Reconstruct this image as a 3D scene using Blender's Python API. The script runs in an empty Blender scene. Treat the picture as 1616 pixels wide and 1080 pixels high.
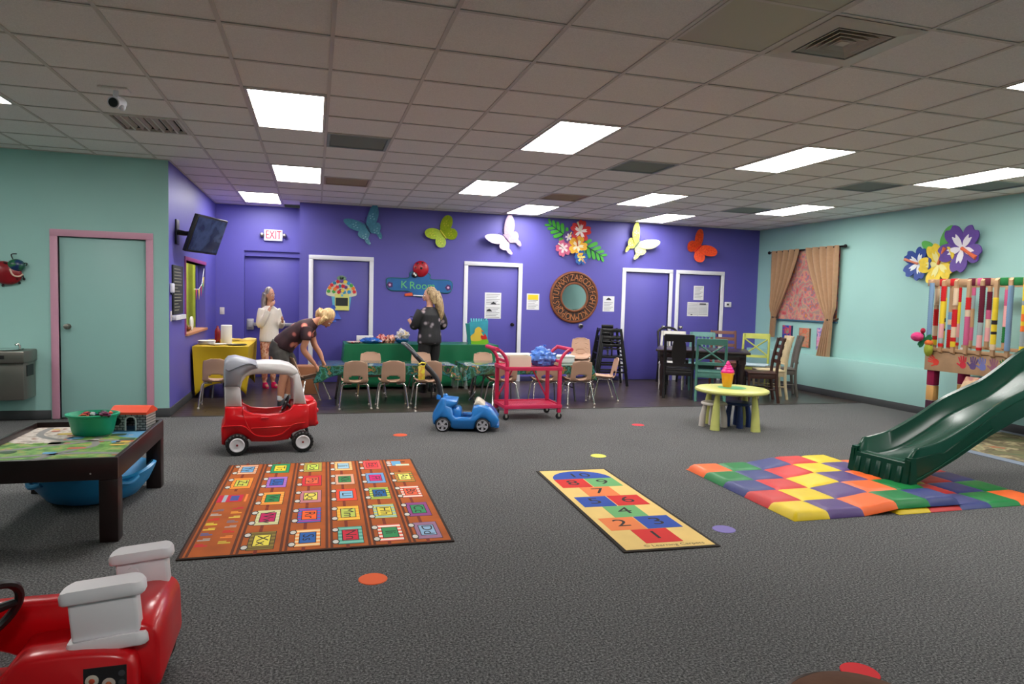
import bpy, bmesh, math, random
from math import pi, sin, cos, radians as R
from mathutils import Vector as V, Matrix as Mx, noise as mnoise

random.seed(7)
SC = bpy.context.scene
COL = SC.collection

# ------------------------------------------------------------------ camera, world, exposure
CEIL = 2.957
CAM_H = 1.47
_yaw, _pitch, _roll = R(16.144), R(3.563), R(1.497)
_f = V((sin(_yaw) * cos(_pitch), cos(_yaw) * cos(_pitch), -sin(_pitch)))
_r = V((cos(_yaw), -sin(_yaw), 0))
_u = _r.cross(_f)
_r2 = _r * cos(_roll) + _u * sin(_roll)
_u2 = -_r * sin(_roll) + _u * cos(_roll)
cam_data = bpy.data.cameras.new('camera')
cam_data.lens = 24.0
cam_data.sensor_width = 36.0
cam_data.clip_start = 0.05
cam = bpy.data.objects.new('camera', cam_data)
cam.matrix_world = Mx(((_r2.x, _u2.x, -_f.x, 0), (_r2.y, _u2.y, -_f.y, 0), (_r2.z, _u2.z, -_f.z, CAM_H), (0, 0, 0, 1)))
COL.objects.link(cam)
SC.camera = cam

world = bpy.data.worlds.new('world')
SC.world = world
world.use_nodes = True
world.node_tree.nodes['Background'].inputs['Color'].default_value = (0.5, 0.55, 0.6, 1)
world.node_tree.nodes['Background'].inputs['Strength'].default_value = 0.05

LAMP = 24.0                    # radiance of the ceiling light diffusers
vs = SC.view_settings
SC.display_settings.display_device = 'sRGB'
vs.view_transform = 'Standard'
vs.look = 'None'
vs.exposure = 0.0
vs.gamma = 1.0
vs.use_curve_mapping = False
SC.cycles.max_bounces = 8
SC.cycles.diffuse_bounces = 5
SC.cycles.glossy_bounces = 4
SC.cycles.transmission_bounces = 6
SC.cycles.sample_clamp_indirect = 6.0

# ------------------------------------------------------------------ materials
def lin(c):
    def f(x):
        x /= 255.0
        return x / 12.92 if x <= 0.04045 else ((x + 0.055) / 1.055) ** 2.4
    return (f(c[0]), f(c[1]), f(c[2]), 1.0)

_mats = {}
def mat(name, rgb=(128, 128, 128), rough=0.5, metal=0.0, noise=None, bump=None, spec=0.5, coat=0.0, alpha=1.0, trans=0.0, emit=0.0, sheen=0.0, rgb2=None):
    """noise=(scale, amount): light/dark mottling of the colour itself; rgb2 mixes in a second colour by that noise; bump=(scale, strength)."""
    if name in _mats:
        return _mats[name]
    m = bpy.data.materials.new(name)
    m.use_nodes = True
    nt = m.node_tree
    b = nt.nodes['Principled BSDF']
    c = lin(rgb)
    b.inputs['Base Color'].default_value = c
    b.inputs['Roughness'].default_value = rough
    b.inputs['Metallic'].default_value = metal
    b.inputs['Specular IOR Level'].default_value = spec
    b.inputs['Coat Weight'].default_value = coat
    b.inputs['Alpha'].default_value = alpha
    b.inputs['Transmission Weight'].default_value = trans
    b.inputs['Sheen Weight'].default_value = sheen
    if emit:
        b.inputs['Emission Color'].default_value = c
        b.inputs['Emission Strength'].default_value = emit
    if noise or bump:
        tc = nt.nodes.new('ShaderNodeTexCoord')
    if noise:
        n = nt.nodes.new('ShaderNodeTexNoise')
        n.inputs['Scale'].default_value = noise[0]
        n.inputs['Detail'].default_value = 4
        nt.links.new(tc.outputs['Object'], n.inputs['Vector'])
        mp = nt.nodes.new('ShaderNodeMapRange')
        mp.inputs['From Min'].default_value = 0.3
        mp.inputs['From Max'].default_value = 0.7
        nt.links.new(n.outputs['Fac'], mp.inputs['Value'])
        mx = nt.nodes.new('ShaderNodeMix')
        mx.data_type = 'RGBA'
        k = noise[1]
        c2 = lin(rgb2) if rgb2 else tuple(min(1, x * (1 + k)) for x in c[:3]) + (1,)
        c1 = c if rgb2 else tuple(x * (1 - k) for x in c[:3]) + (1,)
        mx.inputs[6].default_value = c1
        mx.inputs[7].default_value = c2
        nt.links.new(mp.outputs['Result'], mx.inputs[0])
        nt.links.new(mx.outputs[2], b.inputs['Base Color'])
    if bump:
        n2 = nt.nodes.new('ShaderNodeTexNoise')
        n2.inputs['Scale'].default_value = bump[0]
        n2.inputs['Detail'].default_value = 3
        nt.links.new(tc.outputs['Object'], n2.inputs['Vector'])
        bp = nt.nodes.new('ShaderNodeBump')
        bp.inputs['Strength'].default_value = bump[1]
        bp.inputs['Distance'].default_value = 0.01
        nt.links.new(n2.outputs['Fac'], bp.inputs['Height'])
        nt.links.new(bp.outputs['Normal'], b.inputs['Normal'])
    _mats[name] = m
    return m

def ramp_mat(name, stops, scale, rough=0.6, kind='noise', detail=3, stretch=(1, 1, 1), constant=False, coat=0.0, bump=0.0, spec=0.5):
    """A printed / mottled colour pattern: noise, voronoi or wave pushed through a colour ramp."""
    if name in _mats:
        return _mats[name]
    m = bpy.data.materials.new(name)
    m.use_nodes = True
    nt = m.node_tree
    b = nt.nodes['Principled BSDF']
    b.inputs['Roughness'].default_value = rough
    b.inputs['Coat Weight'].default_value = coat
    b.inputs['Specular IOR Level'].default_value = spec
    tc = nt.nodes.new('ShaderNodeTexCoord')
    mp = nt.nodes.new('ShaderNodeMapping')
    mp.inputs['Scale'].default_value = stretch
    nt.links.new(tc.outputs['Object'], mp.inputs['Vector'])
    if kind == 'voronoi':
        t = nt.nodes.new('ShaderNodeTexVoronoi')
        t.inputs['Scale'].default_value = scale
        out = nt.nodes.new('ShaderNodeSeparateColor')
        nt.links.new(mp.outputs['Vector'], t.inputs['Vector'])
        nt.links.new(t.outputs['Color'], out.inputs['Color'])
        src = out.outputs[0]
    elif kind == 'cells':
        t = nt.nodes.new('ShaderNodeTexVoronoi')
        t.inputs['Scale'].default_value = scale
        nt.links.new(mp.outputs['Vector'], t.inputs['Vector'])
        src = t.outputs['Distance']
    elif kind == 'wave':
        t = nt.nodes.new('ShaderNodeTexWave')
        t.inputs['Scale'].default_value = scale
        t.inputs['Distortion'].default_value = 2.5
        t.inputs['Detail'].default_value = detail
        nt.links.new(mp.outputs['Vector'], t.inputs['Vector'])
        src = t.outputs['Fac']
    else:
        t = nt.nodes.new('ShaderNodeTexNoise')
        t.inputs['Scale'].default_value = scale
        t.inputs['Detail'].default_value = detail
        nt.links.new(mp.outputs['Vector'], t.inputs['Vector'])
        src = t.outputs['Fac']
    cr = nt.nodes.new('ShaderNodeValToRGB')
    el = cr.color_ramp.elements
    if constant:
        cr.color_ramp.interpolation = 'CONSTANT'
    while len(el) < len(stops):
        el.new(0.5)
    for e, (p, c) in zip(el, stops):
        e.position = p
        e.color = lin(c)
    nt.links.new(src, cr.inputs['Fac'])
    nt.links.new(cr.outputs['Color'], b.inputs['Base Color'])
    if bump:
        bp = nt.nodes.new('ShaderNodeBump')
        bp.inputs['Strength'].default_value = bump
        bp.inputs['Distance'].default_value = 0.01
        nt.links.new(src, bp.inputs['Height'])
        nt.links.new(bp.outputs['Normal'], b.inputs['Normal'])
    _mats[name] = m
    return m

# ------------------------------------------------------------------ mesh building
def rot(axis, a):
    return Mx.Rotation(a, 4, axis)
def tr(x=0, y=0, z=0):
    return Mx.Translation((x, y, z))

_boxcache = {}
class MB:
    """Collects shapes into one mesh; m = material slot of what is added next."""
    def __init__(s):
        s.v = []; s.f = []; s.mi = []; s.m = 0; s.X = Mx.Identity(4)
    def add(s, vs_, fs, X=None):
        X = s.X @ X if X is not None else s.X
        n = len(s.v)
        s.v += [tuple(X @ V(p)) for p in vs_]
        flip = X.to_3x3().determinant() < 0
        for f in fs:
            f = [i + n for i in f]
            s.f.append(f[::-1] if flip else f); s.mi.append(s.m)
        return s
    def box(s, x0, x1, y0, y1, z0, z1, bev=0.0, seg=2, X=None):
        if x0 > x1: x0, x1 = x1, x0
        if y0 > y1: y0, y1 = y1, y0
        if z0 > z1: z0, z1 = z1, z0
        vs_ = [(x, y, z) for x in (x0, x1) for y in (y0, y1) for z in (z0, z1)]
        fs = [(0, 1, 3, 2), (4, 6, 7, 5), (0, 4, 5, 1), (2, 3, 7, 6), (0, 2, 6, 4), (1, 5, 7, 3)]
        if bev > 0:
            bev = min(bev, 0.49 * min(x1 - x0, y1 - y0, z1 - z0))
            bm = bmesh.new()
            bv = [bm.verts.new(p) for p in vs_]
            for f in fs: bm.faces.new([bv[i] for i in f])
            bmesh.ops.bevel(bm, geom=bm.edges[:], offset=bev, segments=seg, profile=0.5, affect='EDGES')
            bm.verts.index_update()
            vs_ = [tuple(q.co) for q in bm.verts]; fs = [[q.index for q in f.verts] for f in bm.faces]
            bm.free()
        return s.add(vs_, fs, X)
    def cbox(s, c, d, bev=0.0, X=None, seg=2):
        return s.box(c[0] - d[0] / 2, c[0] + d[0] / 2, c[1] - d[1] / 2, c[1] + d[1] / 2, c[2] - d[2] / 2, c[2] + d[2] / 2, bev, seg, X)
    def rings(s, rings, cap0=True, cap1=True, closed=True, X=None):
        n = len(rings[0]); vs_ = [p for r in rings for p in r]; fs = []
        for i in range(len(rings) - 1):
            for j in range(n if closed else n - 1):
                a = i * n + j; b = i * n + (j + 1) % n
                fs.append((a, b, b + n, a + n))
        if cap0: fs.append(list(range(n))[::-1])
        if cap1: fs.append([(len(rings) - 1) * n + j for j in range(n)])
        return s.add(vs_, fs, X)
    def tube(s, pts, r, n=8, closed=False, X=None, flat=1.0, cap=True):
        pts = [V(p) for p in pts]
        k = len(pts)
        rr = r if isinstance(r, (list, tuple)) else [r] * k
        tang = []
        for i in range(k):
            a = pts[(i - 1) % k] if (closed or i > 0) else pts[i]
            b = pts[(i + 1) % k] if (closed or i < k - 1) else pts[i]
            tang.append((b - a).normalized())
        up = V((0, 0, 1)) if abs(tang[0].z) < 0.9 else V((0, 1, 0))
        u = (up - tang[0] * up.dot(tang[0])).normalized()
        rings = []
        for i in range(k):
            u = (u - tang[i] * u.dot(tang[i]))
            u = u.normalized() if u.length > 1e-6 else tang[i].orthogonal().normalized()
            w = tang[i].cross(u)
            rings.append([tuple(pts[i] + (u * cos(2 * pi * j / n) * flat + w * sin(2 * pi * j / n)) * rr[i]) for j in range(n)])
        if closed:
            rings.append(rings[0])
            return s.rings(rings, False, False, X=X)
        return s.rings(rings, cap, cap, X=X)
    def cyl(s, p0, p1, r0, r1=None, n=16, X=None, cap=True):
        return s.tube([p0, p1], [r0, r0 if r1 is None else r1], n, X=X, cap=cap)
    def lathe(s, prof, n=24, X=None, sx=1.0, sy=1.0, cap=True):
        rings = [[(r * cos(2 * pi * j / n) * sx, r * sin(2 * pi * j / n) * sy, z) for j in range(n)] for r, z in prof]
        return s.rings(rings, cap, cap, X=X)
    def prism(s, poly, z0, z1, X=None, bev=0.0):
        """polygon in xy extruded from z0 to z1; bev shrinks and rounds the z1 edge"""
        a = sum(poly[i][0] * poly[(i + 1) % len(poly)][1] - poly[(i + 1) % len(poly)][0] * poly[i][1] for i in range(len(poly)))
        if a < 0: poly = poly[::-1]
        if z1 < z0: z0, z1 = z1, z0
        if bev:
            q = inset(poly, bev)
            return s.rings([[(x, y, z0) for x, y in poly], [(x, y, z1 - bev) for x, y in poly], [(x, y, z1) for x, y in q]], X=X)
        return s.rings([[(x, y, z0) for x, y in poly], [(x, y, z1) for x, y in poly]], X=X)
    def ball(s, c, r, n=16, X=None, m=10):
        rx, ry, rz = (r, r, r) if not isinstance(r, (tuple, list)) else r
        rings = [[(c[0] + rx * sin(t) * cos(2 * pi * j / n), c[1] + ry * sin(t) * sin(2 * pi * j / n), c[2] - rz * cos(t)) for j in range(n)]
                 for t in [0.02 + (pi - 0.04) * i / m for i in range(m + 1)]]
        return s.rings(rings, X=X)
    def sheet(s, fn, nu, nv, thick=0.0, X=None):
        P = [[V(fn(i / nu, j / nv)) for j in range(nv + 1)] for i in range(nu + 1)]
        idx = lambda i, j: i * (nv + 1) + j
        vs_ = [tuple(p) for r in P for p in r]
        fs = [(idx(i, j), idx(i + 1, j), idx(i + 1, j + 1), idx(i, j + 1)) for i in range(nu) for j in range(nv)]
        if thick:
            N = len(vs_); back = []
            for i in range(nu + 1):
                for j in range(nv + 1):
                    du = P[min(i + 1, nu)][j] - P[max(i - 1, 0)][j]
                    dv = P[i][min(j + 1, nv)] - P[i][max(j - 1, 0)]
                    nn = du.cross(dv)
                    nn = nn.normalized() if nn.length > 1e-9 else V((0, 0, 1))
                    back.append(tuple(P[i][j] - nn * thick))
            vs_ += back
            fs += [tuple(q + N for q in f[::-1]) for f in fs[:]]
            rim = [idx(i, 0) for i in range(nu + 1)] + [idx(nu, j) for j in range(1, nv + 1)] + [idx(i, nv) for i in range(nu - 1, -1, -1)] + [idx(0, j) for j in range(nv - 1, 0, -1)]
            for a, b in zip(rim, rim[1:] + rim[:1]):
                fs.append((b, a, a + N, b + N))
        return s.add(vs_, fs, X)
    def mesh(s, name, mats, smooth=True, angle=38):
        me = bpy.data.meshes.new(name)
        me.from_pydata(s.v, [], s.f)
        for m in (mats if isinstance(mats, (list, tuple)) else [mats]):
            me.materials.append(m)
        me.polygons.foreach_set('material_index', s.mi)
        if smooth:
            me.polygons.foreach_set('use_smooth', [True] * len(s.f))
            me.set_sharp_from_angle(angle=R(angle))
        me.update()
        return me
    def build(s, name, mats, parent=None, smooth=True, angle=38, loc=None, rz=0.0):
        return link(name, s.mesh(name, mats, smooth, angle), parent, loc, rz)

def link(name, me, parent=None, loc=None, rz=0.0):
    o = bpy.data.objects.new(name, me)
    COL.objects.link(o)
    if parent is not None: o.parent = parent
    if loc is not None: o.location = loc
    if rz: o.rotation_euler = (0, 0, rz)
    return o

def inset(poly, d):
    n = len(poly); out = []
    for i in range(n):
        p0, p1, p2 = V((*poly[i - 1], 0)), V((*poly[i], 0)), V((*poly[(i + 1) % n], 0))
        a = (p1 - p0); b = (p2 - p1)
        a = a.normalized() if a.length > 1e-9 else V((1, 0, 0)); b = b.normalized() if b.length > 1e-9 else a
        na, nb = V((-a.y, a.x, 0)), V((-b.y, b.x, 0))
        m = na + nb
        m = m / max(0.35, m.length_squared / 2) if m.length > 1e-6 else na
        out.append((p1.x + m.x * d, p1.y + m.y * d))
    return out

def smooth_poly(ctrl, sub=6, closed=True):
    """Catmull-Rom through the control points"""
    n = len(ctrl); out = []
    rng = range(n) if closed else range(n - 1)
    dim = len(ctrl[0])
    for i in rng:
        g = (lambda k: ctrl[k % n]) if closed else (lambda k: ctrl[max(0, min(n - 1, k))])
        p0, p1, p2, p3 = g(i - 1), g(i), g(i + 1), g(i + 2)
        for j in range(sub):
            t = j / sub
            out.append(tuple(0.5 * ((2 * p1[d]) + (-p0[d] + p2[d]) * t + (2 * p0[d] - 5 * p1[d] + 4 * p2[d] - p3[d]) * t * t + (-p0[d] + 3 * p1[d] - 3 * p2[d] + p3[d]) * t ** 3) for d in range(dim)))
    if not closed: out.append(tuple(ctrl[-1]))
    return out

def rrect(w, h, r, n=4, cx=0.0, cy=0.0):
    out = []
    for (sx, sy, a0) in ((1, 1, 0), (-1, 1, pi / 2), (-1, -1, pi), (1, -1, 3 * pi / 2)):
        for k in range(n + 1):
            a = a0 + pi / 2 * k / n
            out.append((cx + sx * (w / 2 - r) + r * cos(a), cy + sy * (h / 2 - r) + r * sin(a)))
    return out

def ellipse(rx, ry, n=24, cx=0.0, cy=0.0):
    return [(cx + rx * cos(2 * pi * i / n), cy + ry * sin(2 * pi * i / n)) for i in range(n)]

_textcache = {}
def text_mesh(body, size=1.0, depth=0.0, mats=None, res=3):
    """flat lettering centred on the origin in xy, facing +z"""
    cu = bpy.data.curves.new('lettering', 'FONT')
    cu.body = body; cu.size = size; cu.extrude = depth; cu.align_x = 'CENTER'; cu.align_y = 'CENTER'
    cu.resolution_u = res; cu.offset = 0.0
    o = bpy.data.objects.new('lettering', cu)
    COL.objects.link(o)
    bpy.context.view_layer.update()
    me = bpy.data.meshes.new_from_object(o.evaluated_get(bpy.context.evaluated_depsgraph_get()))
    bpy.data.objects.remove(o)
    bpy.data.curves.remove(cu)
    if mats is not None:
        me.materials.clear(); me.materials.append(mats)
    return me

def text_geo(body, size):
    key = (body, size)
    if key not in _textcache:
        me = text_mesh(body, size)
        _textcache[key] = ([tuple(q.co) for q in me.vertices], [tuple(p.vertices) for p in me.polygons])
        bpy.data.meshes.remove(me)
    return _textcache[key]

def wall_X(x, y, z, face='back'):
    """local xy plane laid on a wall: 'back' faces -Y (x right, y up); 'right' faces -X; 'left' faces +X"""
    if face == 'back':
        return Mx(((1, 0, 0, x), (0, 0, -1, y), (0, 1, 0, z), (0, 0, 0, 1)))
    if face == 'right':
        return Mx(((0, 0, -1, x), (-1, 0, 0, y), (0, 1, 0, z), (0, 0, 0, 1)))
    return Mx(((0, 0, 1, x), (1, 0, 0, y), (0, 1, 0, z), (0, 0, 0, 1)))

def thing(name, label, cat, loc=(0, 0, 0), rz=0.0, group=None):
    o = bpy.data.objects.new(name, None)
    COL.objects.link(o)
    o.empty_display_size = 0.05
    o.location = loc; o.rotation_euler = (0, 0, rz)
    return tag(o, label, cat, group)
def tag(o, label, cat, group=None):
    o['label'] = label; o['category'] = cat
    if group: o['group'] = group
    return o
def struct(o):
    o['kind'] = 'structure'
    return o
KIDS = {}
def dup(root, loc, rz, label, group=None):
    """a copy of a thing together with copies of its parts and sub-parts"""
    kids = {}
    for q in bpy.data.objects:
        if q.parent is not None: kids.setdefault(q.parent, []).append(q)
    r = root.copy(); COL.objects.link(r); r.location = loc
    r.rotation_euler = (root.rotation_euler.x, root.rotation_euler.y, rz)
    r['label'] = label
    if group: r['group'] = group
    for ch in kids.get(root, []):
        c = ch.copy(); COL.objects.link(c); c.parent = r
        for g in kids.get(ch, []):
            d = g.copy(); COL.objects.link(d); d.parent = c
    return r

def remeshed(mb, name, mats, parent=None, voxel=0.012, smooth=4, colour=None):
    """one continuous skin grown over overlapping shapes"""
    me = mb.mesh(name + '_src', mats, smooth=False)
    o = bpy.data.objects.new(name, me)
    COL.objects.link(o)
    r = o.modifiers.new('r', 'REMESH'); r.mode = 'VOXEL'; r.voxel_size = voxel
    sm = o.modifiers.new('s', 'SMOOTH'); sm.iterations = smooth; sm.factor = 0.5
    bpy.context.view_layer.update()
    m2 = bpy.data.meshes.new_from_object(o.evaluated_get(bpy.context.evaluated_depsgraph_get()))
    o.modifiers.clear()
    m2.materials.clear()
    for q in (mats if isinstance(mats, (list, tuple)) else [mats]): m2.materials.append(q)
    if colour:
        for p in m2.polygons: p.material_index = colour(p.center)
    m2.polygons.foreach_set('use_smooth', [True] * len(m2.polygons))
    o.data = m2
    bpy.data.meshes.remove(me)
    m2.name = name
    if parent is not None: o.parent = parent
    return o
# ------------------------------------------------------------------ the room
XL, XR, YB, YF = -1.625, 8.43, 11.72, 8.70          # purple side wall, right wall, back wall, teal wall
M_teal = mat('teal_wall_paint', (154, 198, 191), 0.55, bump=(160, 0.05), noise=(1.2, 0.03))
M_purple = mat('purple_wall_paint', (90, 84, 170), 0.5, bump=(160, 0.05), noise=(1.2, 0.03))
M_purpdoor = mat('purple_door_paint', (87, 81, 166), 0.45)
M_tealdoor = mat('teal_door_paint', (149, 192, 186), 0.45)
M_pink = mat('pink_frame_paint', (206, 150, 172), 0.45)
M_white = mat('white_trim_paint', (225, 225, 232), 0.4)
M_base = mat('grey_vinyl_base', (62, 64, 66), 0.55)
M_tile = mat('ceiling_tile_fibre', (238, 232, 228), 0.95, noise=(140, 0.08), bump=(240, 0.25), spec=0.2)
M_grid = mat('ceiling_grid_enamel', (205, 196, 188), 0.5)
M_dark = mat('dark_void', (18, 18, 18), 0.9)
M_chrome = mat('chrome', (215, 212, 208), 0.18, metal=1.0)
M_steel = mat('brushed_steel', (150, 145, 138), 0.38, metal=1.0, bump=(90, 0.04))
M_black = mat('black_plastic', (17, 17, 19), 0.45)

# carpet: grey loop pile with light and dark flecks
def carpet_mat():
    m = bpy.data.materials.new('grey_fleck_carpet'); m.use_nodes = True
    nt = m.node_tree; b = nt.nodes['Principled BSDF']
    b.inputs['Roughness'].default_value = 0.95; b.inputs['Specular IOR Level'].default_value = 0.15
    tc = nt.nodes.new('ShaderNodeTexCoord')
    n = nt.nodes.new('ShaderNodeTexNoise'); n.inputs['Scale'].default_value = 95; n.inputs['Detail'].default_value = 5; n.inputs['Roughness'].default_value = 0.8
    nt.links.new(tc.outputs['Object'], n.inputs['Vector'])
    cr = nt.nodes.new('ShaderNodeValToRGB')
    e = cr.color_ramp.elements
    e[0].position = 0.36; e[0].color = lin((33, 33, 35)); e[1].position = 0.64; e[1].color = lin((146, 145, 145))
    q = e.new(0.5); q.color = lin((89, 89, 89))
    nt.links.new(n.outputs['Fac'], cr.inputs['Fac'])
    n2 = nt.nodes.new('ShaderNodeTexNoise'); n2.inputs['Scale'].default_value = 1.3; n2.inputs['Detail'].default_value = 3
    nt.links.new(tc.outputs['Object'], n2.inputs['Vector'])
    mr = nt.nodes.new('ShaderNodeMapRange'); mr.inputs['To Min'].default_value = 0.86; mr.inputs['To Max'].default_value = 1.1
    nt.links.new(n2.outputs['Fac'], mr.inputs['Value'])
    mx = nt.nodes.new('ShaderNodeMix'); mx.data_type = 'RGBA'; mx.blend_type = 'MULTIPLY'; mx.inputs[0].default_value = 1
    nt.links.new(cr.outputs['Color'], mx.inputs[6]); nt.links.new(mr.outputs['Result'], mx.inputs[7])
    nt.links.new(mx.outputs[2], b.inputs['Base Color'])
    bp = nt.nodes.new('ShaderNodeBump'); bp.inputs['Strength'].default_value = 0.6; bp.inputs['Distance'].default_value = 0.006
    nt.links.new(n.outputs['Fac'], bp.inputs['Height']); nt.links.new(bp.outputs['Normal'], b.inputs['Normal'])
    return m
M_carpet = carpet_mat()
def plank_mat():
    m = bpy.data.materials.new('dark_wood_plank_vinyl'); m.use_nodes = True
    nt = m.node_tree; b = nt.nodes['Principled BSDF']
    b.inputs['Roughness'].default_value = 0.28
    tc = nt.nodes.new('ShaderNodeTexCoord')
    n = nt.nodes.new('ShaderNodeTexNoise'); n.inputs['Scale'].default_value = 5; n.inputs['Detail'].default_value = 6
    mp = nt.nodes.new('ShaderNodeMapping'); mp.inputs['Scale'].default_value = (0.7, 9, 1)
    nt.links.new(tc.outputs['Object'], mp.inputs['Vector']); nt.links.new(mp.outputs['Vector'], n.inputs['Vector'])
    cr = nt.nodes.new('ShaderNodeValToRGB')
    e = cr.color_ramp.elements
    e[0].position = 0.3; e[0].color = lin((45, 37, 33)); e[1].position = 0.72; e[1].color = lin((82, 70, 65))
    nt.links.new(n.outputs['Fac'], cr.inputs['Fac']); nt.links.new(cr.outputs['Color'], b.inputs['Base Color'])
    return m
M_plank = plank_mat()

YC = 8.66                                             # carpet / wood seam
XF, YN = -6.4, -3.2                                   # unseen left wall and the wall behind the photographer
o = MB().box(XF, 8.6, YN, 12.7, -0.12, -0.012).build('floor', M_dark); struct(o)
MB().box(XF, 8.25, YN, YC, -0.012, 0.0).build('carpet', M_carpet, o)
# wood-look planks: the nearest run as pieces, 15 cm wide, laid along X
pl = []
for w in (1.2,):
    me = MB().box(0, w - 0.003, 0, 0.1495, -0.012, 0.0).mesh('floor_plank', M_plank, smooth=False)
rows = int((12.6 - YC) / 0.152)
for r_ in range(rows + 1):
    y = YC + r_ * 0.152
    x = -1.62 - (r_ * 0.43) % 1.2
    yw = min(0.1495, 12.66 - y)
    while x < 8.25:
        x0, x1 = max(x, -1.62), min(x + 1.197, 8.25)
        if y > YB - 0.02: x1 = min(x1, -0.25)
        if x1 - x0 > 0.05:
            MB().box(x0, x1, y, y + yw, -0.012, random.uniform(-0.0006, 0.0)).build('floor_plank', M_plank, o, smooth=False)
        x += 1.2
MB().box(-1.6, 8.25, YC - 0.02, YC + 0.012, 0.0, 0.005).build('seam_strip', mat('seam_strip_vinyl', (52, 48, 46), 0.5), o)

# walls
t = 0.14
def wall(name, x0, x1, y0, y1, z0, z1, m):
    return struct(MB().box(x0, x1, y0, y1, z0, z1).build(name, m, smooth=False))
# teal wall left of the alcove, with the doorway cut out
DTX0, DTX1, DTZ = -2.74, -1.86, 2.04
w = MB().box(XF, DTX0, YF, YF + t, 0, CEIL).box(XL - t, XL, YF, YF + 0.003, 0, CEIL).box(DTX1, XL - t, YF, YF + t, 0, CEIL).box(DTX0, DTX1, YF, YF + t, DTZ, CEIL)
struct(w.build('wall_front_left', M_teal, smooth=False))
# purple side wall with the pass-through opening
WY0, WY1, WZ0, WZ1 = 9.74, 11.45, 0.90, 1.87
w = MB()
for (y0, y1, z0, z1) in ((YF + 0.004, WY0, 0, CEIL), (WY1, 12.69, 0, CEIL), (WY0, WY1, 0, WZ0), (WY0, WY1, WZ1, CEIL)):
    w.box(XL - t, XL, y0, y1, z0, z1)
struct(w.build('wall_left', M_purple, smooth=False))
# alcove back wall with the exit doorway
AY = 12.55
DEX0, DEX1, DEZ = -1.17, -0.25, 2.19
w = MB().box(XL, DEX0, AY, AY + t, 0, CEIL).box(DEX0, DEX1 + 0.14, AY, AY + t, DEZ, CEIL)
struct(w.build('wall_alcove_back', M_purple, smooth=False))
struct(MB().box(-0.25, -0.11, YB + t, AY + t, 0, CEIL).build('wall_alcove_right', M_purple, smooth=False))
# back wall, doorways cut
doors = [(-0.035, 0.87), (2.56, 3.48), (5.57, 6.48), (6.69, 7.60)]
DZ = 2.045
w = MB(); x = -0.25
for a, b in doors:
    w.box(x, a, YB, YB + t, 0, CEIL); w.box(a, b, YB, YB + t, DZ, CEIL); x = b
w.box(x, XR, YB, YB + t, 0, CEIL)
struct(w.build('wall_back', M_purple, smooth=False))
struct(MB().box(XR, XR + t, YN, YB + t, 0, CEIL).build('wall_right', M_teal, smooth=False))
struct(MB().box(8.25, XR - 0.001, YN, YB - 0.001, 0.0, 0.64, bev=0.004).build('trim_1', M_teal))
struct(MB().box(XF - t, XF, YN, YF, 0, CEIL).build('wall_far_left', M_teal, smooth=False))
struct(MB().box(XF, XR, YN - t, YN, 0, CEIL).build('wall_rear', M_teal, smooth=False))
# the kitchen behind the pass-through
struct(MB().box(-3.4, XL - t, 12.69, 12.75, 0, CEIL).box(-3.46, -3.4, YF + t, 12.75, 0, CEIL).build('wall_kitchen', mat('kitchen_paint', (70, 76, 110), 0.6), smooth=False))

# baseboards
def bb(name, *b): struct(MB().box(*b, bev=0.003).build(name, M_base))
bb('baseboard_front_left', XF, -2.825, YF - 0.012, YF, 0, 0.10)
bb('baseboard_front_corner', -1.805, XL + 0.012, YF - 0.012, YF, 0, 0.10)
bb('baseboard_left', XL, XL + 0.012, YF, AY, 0, 0.10)
bb('baseboard_right', 8.238, 8.25, YN, YB, 0, 0.105)
M_purpbase = mat('dark_purple_base', (40, 38, 78), 0.5)  # baseboard colour, a darker purple than the wall paint
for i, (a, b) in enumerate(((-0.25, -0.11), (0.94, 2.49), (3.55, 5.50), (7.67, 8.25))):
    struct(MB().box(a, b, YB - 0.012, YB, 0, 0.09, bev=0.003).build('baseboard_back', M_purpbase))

# doors
def lever(p, y, x, z, m=None, kind='knob'):
    b = MB()
    b.cyl((x, y, z), (x, y - 0.012, z), 0.032, n=20)
    b.cyl((x, y - 0.012, z), (x, y - 0.045, z), 0.011, n=12)
    b.lathe([(0.010, 0), (0.024, 0.008), (0.030, 0.022), (0.024, 0.036), (0.008, 0.042)], 18, X=tr(x, y - 0.04, z) @ rot('X', pi / 2))
    return b.build('door_knob', m or M_chrome, p)
def door(n, x0, x1, y, top, frame_m, leaf_m, hinge_side, knob_x, knob_m=None, fw=0.07, proud=0.018, knob_z=1.02):
    d = MB().box(x0 + 0.004, x1 - 0.004, y + 0.03, y + 0.075, 0.012, top - 0.004, bev=0.003).build('door_%d' % n, leaf_m)
    struct(d)
    f = MB()
    f.box(x0 - fw, x0, y - proud, y + 0.1, 0, top, bev=0.004).box(x1, x1 + fw, y - proud, y + 0.1, 0, top, bev=0.004)
    f.box(x0 - fw, x1 + fw, y - proud, y + 0.1, top, top + fw, bev=0.004)
    f.box(x0, x0 + 0.012, y + 0.076, y + 0.1, 0, top).box(x1 - 0.012, x1, y + 0.076, y + 0.1, 0, top)
    f.build('door_frame', frame_m, d)
    hx = x0 if hinge_side == 'l' else x1
    for hz in (0.25, 1.05, 1.78):
        MB().cyl((hx, y + 0.022, hz - 0.045), (hx, y + 0.022, hz + 0.045), 0.008, n=8).build('hinge', M_steel if knob_m is None else knob_m, d)
    lever(d, y + 0.03, knob_x, knob_z, knob_m)
    return d
M_bronze = mat('dark_bronze', (38, 33, 34), 0.4, metal=0.8)
door(1, DTX0, DTX1, YF, DTZ, M_pink, M_tealdoor, 'r', -2.66, M_steel, fw=0.075, knob_z=1.04)
door(2, doors[0][0], doors[0][1], YB, DZ, M_white, M_purpdoor, 'r', 0.05)
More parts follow.
